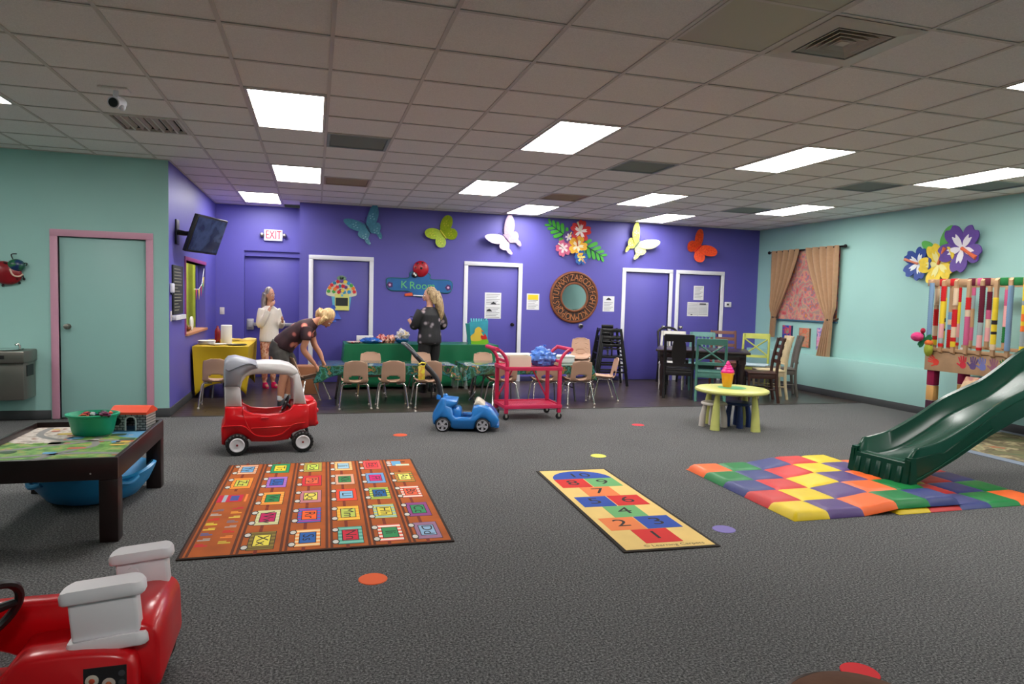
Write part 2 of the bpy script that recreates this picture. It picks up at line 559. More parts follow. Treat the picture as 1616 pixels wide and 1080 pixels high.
door(3, doors[1][0], doors[1][1], YB, DZ, M_white, M_purpdoor, 'l', 3.39, M_bronze)
door(4, doors[2][0], doors[2][1], YB, DZ, M_white, M_purpdoor, 'l', 6.39)
door(5, doors[3][0], doors[3][1], YB, DZ, M_white, M_purpdoor, 'r', 6.76)
# exit door deep in its reveal, with closer rail and push bar
d = MB().box(DEX0, DEX1, AY + 0.1, AY + 0.14, 0.0, DEZ - 0.09, bev=0.003).build('door_6', M_purpdoor); struct(d)
MB().box(DEX0, DEX1, AY + 0.04, AY + 0.14, DEZ - 0.09, DEZ).build('door_header', M_purpdoor, d)
b = MB().box(-1.135, -1.02, AY + 0.06, AY + 0.1, 0.83, 1.02, bev=0.008)
b.box(-1.115, -1.04, AY + 0.03, AY + 0.06, 0.87, 0.99, bev=0.01)
M_latch = mat('latch_grey', (176, 174, 178), .35, metal=.35)
b.build('latch_case', M_latch, d)
MB().box(-1.03, -0.34, AY + 0.035, AY + 0.075, 0.895, 0.955, bev=0.012).build('push_bar', M_latch, d)
MB().box(-0.36, -0.28, AY + 0.05, AY + 0.1, 0.88, 0.97, bev=0.008).build('bar_end_cap', M_steel, d)

# pass-through window
wn = MB().box(XL - t - 0.02, XL + 0.03, WY0 - 0.02, WY1 + 0.02, WZ0 - 0.02, WZ0 + 0.015, bev=0.005).build('window_1', mat('wood_sill', (176, 122, 84), 0.5)); struct(wn)
f = MB()
f.box(XL - t - 0.005, XL + 0.014, WY0 - 0.05, WY0, WZ0, WZ1 + 0.05, bev=0.004).box(XL - t - 0.005, XL + 0.014, WY0, WY1, WZ1, WZ1 + 0.05, bev=0.004)
f.build('window_frame', mat('magenta_frame', (150, 62, 120), 0.45), wn)
MB().box(XL - 0.12, XL - 0.11, WY1 - 0.02, WY1 + 0.0, WZ0, WZ1).build('window_side', M_purple, wn)
# yellow-green curtain hanging inside the kitchen, seen through the opening
def cur(u, v):
    return (-3.1 + 1.215 * u, 12.2 + 0.02 * sin(u * 60), 0.3 + 2.2 * v)
MB().sheet(cur, 60, 6, 0.004).build('curtain', mat('lime_curtain', (188, 196, 66), 0.8, noise=(8, 0.1)), wn)
MB().box(-1.875, XL - t, 12.2, 12.25, 0.0, 2.6).build('window_side', mat('kitchen_panel', (76, 80, 120), .6), wn)
kl = thing('added_kitchen_light', 'added unseen ceiling light brightening the kitchen behind the pass-through opening', 'ceiling light', (-2.6, 11.0, CEIL))  # unseen lamp added to brighten the dark kitchen
MB().box(-.3, .3, -.6, .6, -.05, .0, bev=.01).build('frame', M_grid, kl)

# ceiling: slab, lay-in tiles, grid bars
GX0, GY0, GS = 0.085, 4.186, 0.6096
LIGHTS = [(-1, 2), (-1, 7), (-2, 11), (3, 2), (3, 7), (5, 10), (7, 7), (9, 10), (7, 2), (11, 7), (11, 2), (7, -3), (-5, 2), (11, -3), (-9, 2), (-1, -8), (7, -8)]  # panels beyond the left and right edges are unseen, kept for their light
OFFLIGHT = (3, -3)
VENTS = [(0, 4), (0, 8), (5, 4), (5, 8), (10, 4), (10, 8), (-3, 4), (12, 3)]
BIGVENT = (4, -2)
taken = set()
for i, j in LIGHTS + [OFFLIGHT]: taken |= {(i, j), (i, j + 1)}
for q in VENTS + [BIGVENT]: taken.add(q)
ceil = MB().box(XF - 0.1, XR + 0.14, YN - 0.1, AY + t + 0.06, CEIL + 0.09, CEIL + 0.13).build('ceiling', M_dark); struct(ceil)
def in_room(i, j):
    x, y = GX0 + (i + .5) * GS, GY0 + (j + .5) * GS
    if x < XF or x > XR or y < YN or y > AY: return False
    if y - GS / 2 > YF - .02 and x < XL - 0.25: return False
    if y - GS / 2 > YB - .02 and x > -0.3: return False
    return True
cells = [(i, j) for i in range(-11, 14) for j in range(-13, 14) if in_room(i, j) and (i, j) not in taken]
def seen(c):
    i, j = c
    y = GY0 + (j + .5) * GS; x = GX0 + (i + .5) * GS
    if y < 0.6: return -1
    a = math.atan2(x, y) - _yaw
    if abs(a) > R(41): return -1
    return 1.0 / (x * x + y * y)
cells.sort(key=seen, reverse=True)
def tile_shape(b, i, j, cut=False):
    x0, y0 = GX0 + i * GS, GY0 + j * GS
    x1, y1 = min(x0 + GS, XR), y0 + GS
    if y0 < YF < y1 and x0 < XL: y1 = min(y1, YF) if x0 < XL - .35 else y1
    if x1 > -0.25 and y1 > YB: y1 = min(y1, YB if x0 > -0.35 else AY)
    y1 = min(y1, AY)
    b.box(x0 + .004, x1 - .004, y0 + .004, y1 - .004, CEIL + 0.004, CEIL + 0.02)
tm = MB().box(-GS / 2 + .004, GS / 2 - .004, -GS / 2 + .004, GS / 2 - .004, 0.004, 0.02).mesh('ceiling_tile', M_tile, smooth=False)
rest = MB(); count = 0
for c in cells:
    i, j = c
    y0 = GY0 + j * GS; x0 = GX0 + i * GS
    full = x0 + GS < XR and not (y0 < YF < y0 + GS and x0 < XL) and y0 + GS < YB and not (x0 < XL < x0 + GS and y0 + GS > YF)
    if seen(c) > 0 and count < 290:
        if full:
            link('ceiling_tile', tm, ceil, (x0 + GS / 2, y0 + GS / 2, CEIL + random.uniform(0, 0.002)))
        else:
            b = MB(); tile_shape(b, i, j); b.build('ceiling_tile', M_tile, ceil, smooth=False)
        count += 1
    else:
        tile_shape(rest, i, j)
q = rest.build('tile_field', M_tile, ceil, smooth=False); q['kind'] = 'stuff'
for i in range(-11, 15):
    x = GX0 + i * GS
    if x > XR: continue
    y1 = YF if x < XL - .05 else (AY if x < -0.25 else YB)
    MB().box(x - .012, x + .012, YN, y1, CEIL - 0.002, CEIL + 0.004).build('main_runner', M_grid, ceil, smooth=False)
for j in range(-12, 14):
    y = GY0 + j * GS
    if y > AY: continue
    xa = XF if y < YF else XL
    xb = XR if y < YB else -0.25
    MB().box(xa, xb, y - .012, y + .012, CEIL - 0.0015, CEIL + 0.0035).build('cross_tee', M_grid, ceil, smooth=False)
# wall angle round the edge
wa = MB()
wa.box(XF, XL, YF - .02, YF, CEIL - .003, CEIL + .004).box(XL, XL + .02, YF, AY, CEIL - .003, CEIL + .004).box(XR - .02, XR, YN, YB, CEIL - .003, CEIL + .004)
wa.box(-.25, XR, YB - .02, YB, CEIL - .003, CEIL + .004).box(XL, -.25, AY - .02, AY, CEIL - .003, CEIL + .004)
wa.build('wall_angle', M_grid, ceil, smooth=False)

# 2x4 ceiling lights
M_diff = bpy.data.materials.new('lit_diffuser'); M_diff.use_nodes = True
_b = M_diff.node_tree.nodes['Principled BSDF']
_b.inputs['Base Color'].default_value = (0.9, 0.9, 0.9, 1)
_b.inputs['Emission Color'].default_value = (1.0, 0.975, 0.94, 1)
_b.inputs['Emission Strength'].default_value = LAMP
M_off = mat('unlit_diffuser', (190, 182, 160), 0.35)
LBL = {(-1, 2): 'large lit ceiling panel nearest the ceiling camera', (-1, 7): 'lit ceiling panel between the big left panel and the alcove panel', (-2, 11): 'lit ceiling panel in the alcove by the exit sign',
       (3, 2): 'lit ceiling panel nearest above the middle of the carpet', (3, 7): 'lit ceiling panel above the white butterfly door', (5, 10): 'lit ceiling panel close above the flower cluster and white butterfly',
       (7, 7): 'lit ceiling panel above the pale yellow butterfly, second from the back wall', (9, 10): 'lit ceiling panel against the back wall near the orange butterfly', (7, 2): 'long lit ceiling panel right of centre, nearest beyond the louvred vent',
       (11, 7): 'lit ceiling panel above the curtained window on the teal wall', (11, 2): 'lit ceiling panel above the wall flowers at right edge', (7, -3): 'corner of a lit ceiling panel cut by the top right edge', (11, -3): 'unseen lit ceiling panel kept for its light, beyond the right edge of the view', (-9, 2): 'unseen lit ceiling panel kept for its light, beyond the left edge of the view', (-1, -8): 'lit ceiling panel behind the camera, the left one', (7, -8): 'lit ceiling panel behind the camera, the right one', (-5, 2): 'corner of a lit ceiling panel cut by the left edge'}
for i, j in LIGHTS + [OFFLIGHT]:
    on = (i, j) != OFFLIGHT
    lab = LBL.get((i, j), 'lit ceiling panel outside the view behind the camera') if on else 'unlit flat ceiling panel with a dark edge gap beside the louvred vent'
    L = thing('ceiling_light', lab, 'ceiling light', (GX0 + (i + .5) * GS, GY0 + (j + 1) * GS, CEIL), 0, 'two by four foot ceiling lights')
    w, l = GS / 2 - .014, GS - .014
    fr = MB()
    fr.box(-w, -w + .02, -l, l, -.004, .06).box(w - .02, w, -l, l, -.004, .06).box(-w + .02, w - .02, -l, -l + .02, -.004, .06).box(-w + .02, w - .02, l - .02, l, -.004, .06)
    fr.box(-w, w, -l, l, .06, .065)
    fr.build('frame', M_grid, L, smooth=False)
    MB().box(-w + .021, w - .021, -l + .021, l - .021, .0, .012).build('diffuser', M_diff if on else M_off, L, smooth=False)

MB().box(-.27, .27, -.57, .57, -.056, -.0505).build('diffuser', M_diff, kl, smooth=False)
# ceiling grilles
M_vent = [mat('vent_grey', (150, 156, 157), 0.6), mat('vent_brown', (184, 160, 146), 0.6)]
VL = {(0, 4): 'dark grey perforated ceiling vent right of the large left light', (0, 8): 'dark ceiling vent right of the second left light', (5, 4): 'dark ceiling vent behind the middle light panel', (5, 8): 'brownish ceiling vent above the flower cluster',
      (10, 4): 'grey ceiling vent between the two right hand lights', (10, 8): 'small dark ceiling vent left of the light over the curtained window', (-3, 4): 'slatted ceiling vent over the teal wall beside the ceiling camera', (12, 3): 'sliver of ceiling vent at the right edge beside the light'}
for n_, (i, j) in enumerate(VENTS):
    L = thing('ceiling_vent', VL[(i, j)], 'ceiling vent', (GX0 + (i + .5) * GS, GY0 + (j + .5) * GS, CEIL), 0, 'square ceiling vents')
    w = GS / 2 - .014
    M_v = M_vent[1] if (i, j) in ((5, 8), (0, 8)) else M_vent[0]
    fr = MB()
    for s in (-1, 1):
        fr.box(min(s * w, s * (w - .025)), max(s * w, s * (w - .025)), -w, w, -.004, .02); fr.box(-w + .025, w - .025, min(s * w, s * (w - .025)), max(s * w, s * (w - .025)), -.004, .02)
    fr.build('frame', M_grid if (i, j) == (-3, 4) else M_v, L, smooth=False)
    MB().box(-w + .02, w - .02, -w + .02, w - .02, .05, .055).build('backing', M_dark if (i, j) == (-3, 4) else M_v, L, smooth=False)
    if (i, j) == (-3, 4):
        sm = MB().box(-.006, .006, -w + .03, w - .03, 0, .035, X=rot('Y', .5)).mesh('slat', M_grid, smooth=False)
        for k in range(-4, 5): link('slat', sm, L, (k * .06, 0, .005))
        cb = MB().box(-.008, .008, -w + .03, w - .03, -.004, .01).mesh('mullion', M_grid, smooth=False)
        for k in (-.18, -.06, .06, .18): link('mullion', cb, L, (k, 0, 0))
    else:
        sm = MB().box(-w + .03, w - .03, -.004, .004, 0, .03, X=rot('X', .6)).mesh('slat', M_v, smooth=False)
        for k in range(-9, 10): link('slat', sm, L, (0, k * .028, .008))
# louvred supply diffuser: nested square cones
i, j = BIGVENT
L = thing('supply_diffuser', 'white square louvred air diffuser in the ceiling beside the unlit panel', 'ceiling vent', (GX0 + (i + .5) * GS, GY0 + (j + .5) * GS, CEIL))
w = GS / 2 - .014
M_dif = mat('diffuser_enamel', (198, 188, 176), 0.45)
def sq(r, z): return [(-r, -r, z), (r, -r, z), (r, r, z), (-r, r, z)]
MB().rings([sq(w, -.004), sq(w - .1, -.012), sq(w - .1, .02), sq(w, .02)], False, False).build('frame', M_dif, L, smooth=False)
MB().box(-w + .05, w - .05, -w + .05, w - .05, .085, .088).build('duct', M_dark, L, smooth=False)
for k, r_ in enumerate((.175, .135, .095, .055)):
    MB().rings([sq(r_, -.010), sq(r_ - .045, .04), sq(r_ - .049, .04), sq(r_ - .006, -.012), sq(r_, -.010)], False, False).build('louvre', M_dif, L, smooth=False)
MB().box(-.03, .03, -.03, .03, -.008, .0).build('centre_plate', M_dif, L, smooth=False)
# ------------------------------------------------------------------ things fixed to the walls
Z_ = lambda x, z, y=YB: wall_X(x, y, z, 'back')

def flat_part(name, poly, parent, m, z0, z1, bev=0.0, X=None):
    b = MB(); b.prism(poly, z0, z1, X=X, bev=bev)
    return b.build(name, m, parent)

def on_wall(name, label, cat, x, y, z, face='back', group=None):
    t_ = thing(name, label, cat, (0, 0, 0), 0, group)
    t_.matrix_world = wall_X(x, y, z, face)
    return t_

# --- butterflies: forewing, hindwing on each side, body, feelers; local x right, y up, z out of the wall
def wing_pair(kind):
    if kind == 'tailed':
        fore = smooth_poly([(0.01, 0.02), (0.07, 0.16), (0.17, 0.29), (0.25, 0.33), (0.25, 0.24), (0.21, 0.12), (0.13, 0.02), (0.04, -0.02)], 4)
        hind = smooth_poly([(0.01, 0.0), (0.12, 0.01), (0.18, -0.03), (0.17, -0.10), (0.13, -0.15), (0.13, -0.22), (0.105, -0.27), (0.09, -0.22), (0.085, -0.16), (0.03, -0.10)], 4)
    else:
        fore = smooth_poly([(0.01, 0.02), (0.05, 0.16), (0.13, 0.25), (0.21, 0.26), (0.24, 0.18), (0.20, 0.08), (0.12, 0.01)], 4)
        hind = smooth_poly([(0.01, 0.01), (0.12, 0.01), (0.19, -0.05), (0.19, -0.14), (0.12, -0.19), (0.05, -0.14)], 4)
    return [(px * 1.28, py * .84) for px, py in fore], [(px * 1.15, py * .95) for px, py in hind]
def butterfly(x, z, ang, kind, label, c_rim, c_in, c_spot, size=1.0):
    t_ = thing('butterfly_plaque', label, 'butterfly', (0, 0, 0), 0, 'metal butterflies along the purple wall')
    t_.matrix_world = Z_(x, z) @ rot('Z', ang) @ Mx.Scale(size, 4)
    fore, hind = wing_pair(kind)
    mr, mi_, ms = mat('butterfly_' + c_rim[0], c_rim[1], 0.4, noise=(30, .15)), mat('butterfly_' + c_in[0], c_in[1], 0.35, noise=(35, .2)), mat('butterfly_' + c_spot[0], c_spot[1], 0.4)
    for s in (1, -1):
        for nm, q, lift in (('forewing', fore, .38), ('hindwing', hind, .3)):
            poly = [(s * px, py) for px, py in q]
            b = MB()
            X = rot('Y', -s * lift)
            b.m = 0; b.prism(poly, 0.012, 0.020, X=X)
            ii = inset(poly if s > 0 else poly[::-1], 0.014)
            if sum(ii[k][0] * ii[(k + 1) % len(ii)][1] - ii[(k + 1) % len(ii)][0] * ii[k][1] for k in range(len(ii))) < 0: ii = ii[::-1]
            b.m = 1; b.prism(ii, 0.0205, 0.0225, X=X)
            b.m = 2
            cx = sum(p[0] for p in poly) / len(poly); cy = sum(p[1] for p in poly) / len(poly)
            for k in range(5):
                a = k * 2.4
                b.prism(ellipse(.014, .009, 10, cx + .045 * cos(a) * (k > 0), cy + .045 * sin(a) * (k > 0)), 0.0225, 0.0245, X=X)
            if kind == 'tailed' and nm == 'hindwing':
                b.prism(ellipse(.012, .016, 10, s * .106, -.245), 0.0225, 0.025, X=X)
            b.build(nm, [mr, mi_, ms], t_)
    b = MB(); b.lathe([(.004, -.11), (.013, -.06), (.016, 0.0), (.012, .05), (.014, .075), (.004, .095)], 10, X=tr(0, 0, .03) @ rot('X', -pi / 2))
    b.build('body', ms if kind != 'tailed' else mr, t_)
    for s in (1, -1):
        MB().tube(smooth_poly([(0, .085, .03), (s * .02, .13, .04), (s * .05, .165, .045), (s * .055, .155, .05)], 4, False), .0028, 5).build('feeler', M_black, t_)
    return t_
PI4 = pi / 4
butterfly(0.83, 2.60, R(30), 'tailed', 'dark blue metal butterfly, leftmost on the purple wall above the first white door', ('navy', (24, 56, 96)), ('teal', (70, 136, 160)), ('ice', (140, 190, 205)), .98)
butterfly(2.10, 2.56, R(38), 'round', 'lime green metal butterfly over the blue ladybug sign', ('olive', (70, 88, 20)), ('lime', (160, 184, 20)), ('gold', (206, 200, 60)), .95)
butterfly(3.23, 2.54, R(43), 'tailed', 'white and pink metal butterfly above the door with two notices', ('plum', (110, 84, 120)), ('blush', (196, 172, 188)), ('rose', (206, 160, 178)), 1.0)
butterfly(5.77, 2.56, R(-36), 'tailed', 'pale yellow metal butterfly right of the flower cluster', ('greyteal', (74, 96, 84)), ('lemon', (204, 206, 96)), ('paper', (214, 218, 206)), 1.0)
butterfly(7.05, 2.54, R(-48), 'round', 'orange red metal butterfly, rightmost on the purple wall', ('rust', (196, 92, 60)), ('orange', (226, 72, 24)), ('flame', (206, 36, 18)), 1.05)

# --- hibiscus flowers
def petal_poly(l, w, n=5):
    return smooth_poly([(0.0, 0.0), (l * .35, w * .42), (l * .75, w * .52), (l * .98, w * .28), (l * .9, 0.0), (l * .98, -w * .28), (l * .75, -w * .52), (l * .35, -w * .42)], 3)
def hibiscus(parent, x, y, r, cols, rot0=0.0, z=0.01, stamen=(216, 110, 60), st_ang=None, name='flower', pw=.7):
    """five separate petals with pale heart streaks and a stamen; cols = (petal, streak)"""
    mp_, ms_ = mat('petal_%d_%d_%d' % cols[0], cols[0], 0.55, noise=(14, .12)), mat('streak_%d_%d_%d' % cols[1], cols[1], 0.55)
    hub = MB().prism(ellipse(r * .16, r * .16, 12, x, y), z, z + .02).build(name, ms_, parent)
    for k in range(5):
        a = rot0 + k * 2 * pi / 5
        X = tr(x, y, z + .002 * (k % 2)) @ rot('Z', a) @ rot('Y', -.16)
        b = MB(); b.m = 0; b.prism(petal_poly(r, r * pw), 0, .012, X=X)
        b.m = 1
        st = smooth_poly([(r * .05, 0.0), (r * .3, r * .14), (r * .62, r * .09), (r * .5, 0.0), (r * .62, -r * .1), (r * .3, -r * .13)], 3)
        b.prism(st, .0125, .016, X=X)
        b.build('petal', [mp_, ms_], hub)
    sa = st_ang if st_ang is not None else rot0 + pi / 5
    MB().tube([(x, y, z + .02), (x + r * .4 * cos(sa), y + r * .4 * sin(sa), z + .045), (x + r * .85 * cos(sa), y + r * .85 * sin(sa), z + .06)], [r * .07, r * .06, r * .09], 8).build('stamen', mat('stamen_%d_%d_%d' % stamen, stamen, .5), hub)
    return hub
def fern_leaf(parent, x, y, L, ang, col=(70, 172, 52), name='leaf'):
    m1, m2 = mat('leaf_%d_%d_%d' % col, col, 0.55, noise=(10, .15)), mat('leaf_dark', (30, 96, 34), 0.6)
    X = tr(x, y, .006) @ rot('Z', ang)
    hub = MB(); hub.tube([(0, 0, .012), (L * .5, 0, .02), (L, 0, .012)], [.009, .008, .004], 6, X=X)
    h = hub.build(name, m2, parent)
    for k in range(5):
        for s in (1, -1):
            l = L * (.40 - .05 * abs(k - 1))
            XX = X @ tr(L * (.12 + .19 * k), 0, 0) @ rot('Z', s * (1.0 - .1 * k))
            b = MB(); b.prism(smooth_poly([(0, -.012), (l * .4, -l * .17), (l * .9, -l * .15), (l, 0.0), (l * .9, l * .15), (l * .4, l * .17), (0, .012)], 2), .0, .012, X=XX)
            b.build('leaflet', m1, h)
    return h
t_ = on_wall('hibiscus_plaque', 'cluster of red, pink, yellow and blue flowers above the round mirror', 'flower decoration', 4.52, YB, 2.52)
fern_leaf(t_, -.10, .08, .48, R(148)); fern_leaf(t_, .12, .02, .52, R(-28))
hibiscus(t_, .10, .22, .21, ((204, 36, 40), (240, 226, 224)), R(80), .02, (236, 220, 190))
hibiscus(t_, -.13, .10, .12, ((86, 60, 130), (232, 222, 232)), R(30), .03, (240, 220, 120))
hibiscus(t_, -.22, -.10, .16, ((200, 92, 130), (240, 216, 222)), R(110), .025, (240, 236, 226))
hibiscus(t_, .05, -.05, .19, ((238, 178, 46), (246, 236, 200)), R(70), .035, (200, 90, 40))
hibiscus(t_, .12, -.26, .14, ((30, 92, 168), (236, 224, 120)), R(90), .045, (216, 130, 140), R(-55))

t_ = on_wall('hibiscus_plaque', 'blue, yellow and purple hibiscus flowers with green leaf on the teal wall over the railing', 'flower decoration', XR, 7.58, 2.18, 'right')
for q, (lx, ly, L, a) in enumerate(((-.02, .16, .34, R(60)), (-.1, .14, .26, R(150)))):
    b = MB(); b.prism(smooth_poly([(0, 0), (L * .3, L * .22), (L * .75, L * .24), (L * 1.02, L * .06), (L * .9, -L * .14), (L * .45, -L * .2)], 4), .004, .016, X=tr(lx, ly, 0) @ rot('Z', a))
    b.build('leaf', mat('leaf_70_172_52', (70, 172, 52)), t_)
hibiscus(t_, -.36, -.04, .25, ((26, 66, 150), (232, 240, 244)), R(70), .015, (222, 130, 100), R(160))
hibiscus(t_, -.02, -.06, .30, ((238, 208, 52), (240, 232, 150)), R(110), .02, (228, 120, 70), R(60))
hibiscus(t_, .34, .14, .34, ((92, 58, 150), (238, 234, 242)), R(50), .03, (232, 110, 70), R(-30))

# --- alphabet mirror
mx_, mz_ = 4.545, 1.54
t_ = on_wall('alphabet_mirror', 'round wall mirror in a broad brown ring carrying the letters A to Z', 'mirror', mx_, YB, mz_)
ro, ri = .465, .245
M_mwood = mat('mirror_brown_wood', (120, 66, 36), 0.5, noise=(18, .2)); M_mdark = mat('mirror_dark_ring', (44, 26, 20), 0.6, noise=(12, .2))
b = MB(); b.lathe([(ro, 0), (ro + .01, .02), (ro, .045), (ro - .025, .05), (ro - .035, .036)], 64, cap=False); b.build('outer_rim', M_mwood, t_)
b = MB(); b.lathe([(ri + .03, .036), (ri + .02, .05), (ri, .05), (ri - .008, .03), (ri - .01, .02)], 64, cap=False); b.build('inner_rim', M_mwood, t_)
b = MB(); b.lathe([(ri + .02, .03), (ro - .03, .036)], 64, cap=False); b.build('letter_ring', M_mdark, t_)
b = MB(); b.lathe([(.0005, .024), (ri, .024)], 48, cap=False); b.build('mirror_glass', mat('mirror_silver', (215, 218, 220), 0.03, metal=1.0), t_)
M_let = mat('letter_tan', (176, 112, 66), 0.5)
for k, ch in enumerate('ABCDEFGHIJKLMNOPQRSTUVWXYZ'):
    a = pi / 2 - (k + .35) * 2 * pi / 26
    v_, f_ = text_geo(ch, .165)
    b = MB(); b.add(v_, f_, X=tr(.357 * cos(a), .357 * sin(a), .042) @ rot('Z', a - pi / 2) @ Mx.Diagonal((.72, 1.0, 1, 1)))
    me = b.mesh('letter', M_let, smooth=False)
    link('letter', me, t_)
for k in range(26):
    a = pi / 2 - (k + .85) * 2 * pi / 26
    MB().box(.29, .425, -.0035, .0035, .034, .044, X=rot('Z', a)).build('ring_divider', M_mwood, t_, smooth=False)

# --- ladybug sign
t_ = on_wall('room_sign', 'blue plank sign with green lettering and a red ladybug on top', 'sign', 1.71, YB, 1.66)
M_sb, M_sg = mat('sign_blue', (20, 96, 158), 0.5, noise=(6, .12)), mat('sign_teal_edge', (14, 92, 98), 0.5)
def sign_outline(k):
    return smooth_poly([(-.56 + k, .04), (-.53 + k, .125 - k), (-.2, .135 - k), (-.17 + k, .22 - k), (-.06, .26 - k), (.08, .26 - k), (.19 - k, .20 - k), (.21 - k, .125 - k), (.5 - k, .12 - k), (.58 - k, .06), (.57 - k, -.04), (.50 - k, -.115 + k), (.2, -.10 + k), (.12, -.16 + k), (-.02, -.19 + k), (-.12, -.14 + k), (-.2, -.10 + k), (-.46 + k, -.10 + k), (-.55 + k, -.04)], 4)
flat_part('board', sign_outline(0), t_, M_sg, .0, .02, .004)
flat_part('board_face', sign_outline(.014), t_, M_sb, .02, .024)
lb = MB(); lb.ball((0, 0, 0), (.135, .14, .06), 20, X=tr(.02, .29, .03)); lady = lb.build('ladybug', mat('ladybug_red', (172, 14, 34), 0.35), t_)
MB().ball((0, 0, 0), (.055, .05, .04), 14, X=tr(-.085, .185, .045)).build('ladybug_head', M_black, lady)
for s in (0, 1): MB().ball((0, 0, 0), (.016, .02, .012), 10, X=tr(-.098 + .022 * s, .205 - .028 * s, .08)).build('eye', mat('eye_white', (235, 235, 235), .3), lady)
for k in range(7):
    a = k * .9 + .4; rr = .085 if k else 0
    MB().ball((0, 0, 0), (.024, .024, .012), 10, X=tr(.02 + rr * cos(a), .30 + rr * sin(a), .083 - .02 * (k > 0))).build('spot', M_black, lady)
b = MB(); v_, f_ = text_geo('K', .18); b.add(v_, f_, X=tr(-.26, .01, .026)); v_, f_ = text_geo('Room', .18); b.add(v_, f_, X=tr(.05, .0, .026))
b.build('lettering', mat('sign_lettering', (96, 190, 110), 0.5), t_, smooth=False)
for s in (-1, 1):
    flat_part('end_flower', smooth_poly([(.045 * (1 + .25 * (k % 2)) * cos(k * pi / 5) + s * .50, .045 * (1 + .25 * (k % 2)) * sin(k * pi / 5) - .005 - .01 * s) for k in range(10)], 3), t_, mat('sign_purple', (72, 34, 96), .5), .024, .03)
    flat_part('flower_heart', ellipse(.02, .02, 12, s * .50, -.005 - .01 * s), t_, mat('sign_pink', (216, 160, 196), .5), .03, .036)
flat_part('brush', [(-.25, -.14), (-.12, -.115), (-.11, -.17), (-.24, -.18)], t_, mat('brush_orange', (214, 84, 44), .5), .0, .03, .003)
MB().tube([(-.1, -.165, .03), (.2, -.175, .03)], .011, 8).build('brush_handle', M_white, t_)

# --- flower basket sign on the first white-framed door
t_ = on_wall('flower_basket_sign', 'paper flower basket with small blackboard hung on the first white framed door', 'sign', .42, YB + .03, 1.44)
flat_part('basket', [(-.17, .06), (.17, .06), (.13, -.22), (-.13, -.22)], t_, mat('basket_blue', (96, 176, 206), .6), .0, .02, .003)
flat_part('bouquet_card', smooth_poly([(-.24, .03), (-.23, .13), (-.17, .22), (-.08, .27), (.0, .30), (.1, .26), (.18, .21), (.23, .13), (.24, .03), (.1, .0), (-.1, .0)], 4), t_, mat('bouquet_cream', (222, 218, 190), .6), .006, .022)
cols = [(206, 40, 52), (232, 120, 40), (72, 160, 70), (40, 140, 190), (236, 206, 70), (96, 64, 130), (200, 30, 44), (30, 120, 150)]
rnd = random.Random(3); n_ = 0
for ring, cnt in ((.20, 11), (.12, 8), (.045, 4)):
    for k in range(cnt):
        a = pi * (k + .5) / cnt
        px, py = ring * 1.05 * cos(a), .05 + ring * sin(a) + .01
        flat_part('paper_flower', smooth_poly([(.026 * (1 + .3 * (q % 2)) * cos(q * pi / 5) + px, .026 * (1 + .3 * (q % 2)) * sin(q * pi / 5) + py) for q in range(10)], 2), t_, mat('paper_%d' % (n_ % 8), cols[n_ % 8], .7), .022, .030 + .004 * (n_ % 3))
        n_ += 1
b = MB()
for k in range(3):
    b.prism(petal_poly(.1, .06), .02, .034, X=tr(0, .26, 0) @ rot('Z', pi / 2 + (k - 1) * .7))
b.build('top_leaf', mat('sage_leaf', (110, 140, 116), .7), t_)
flat_part('board_frame', [(-.105, .05), (.125, .05), (.125, -.225), (-.105, -.225)], t_, mat('board_lemon', (216, 214, 120), .6), .02, .03, .003)
flat_part('blackboard', [(-.095, -.015), (.105, -.015), (.105, -.15), (-.095, -.15)], t_, mat('blackboard_slate', (36, 40, 36), .7), .03, .034)
flat_part('small_bloom', ellipse(.02, .02, 10, .01, .022), t_, mat('basket_blue', (96, 176, 206)), .03, .036)
for k, (dx, dy) in enumerate(((-.09, -.24), (-.02, -.28), (.06, -.23))):
    MB().sheet(lambda u, v, dx=dx, dy=dy: (-.13 + dx * u + .04 * (v - .5) * (1 + 2.5 * u), -.14 + dy * u, .03 + .015 * sin(5 * u + k)), 8, 3, .003).build('ribbon', mat('ribbon_blue', (40, 84, 190), .5), t_)

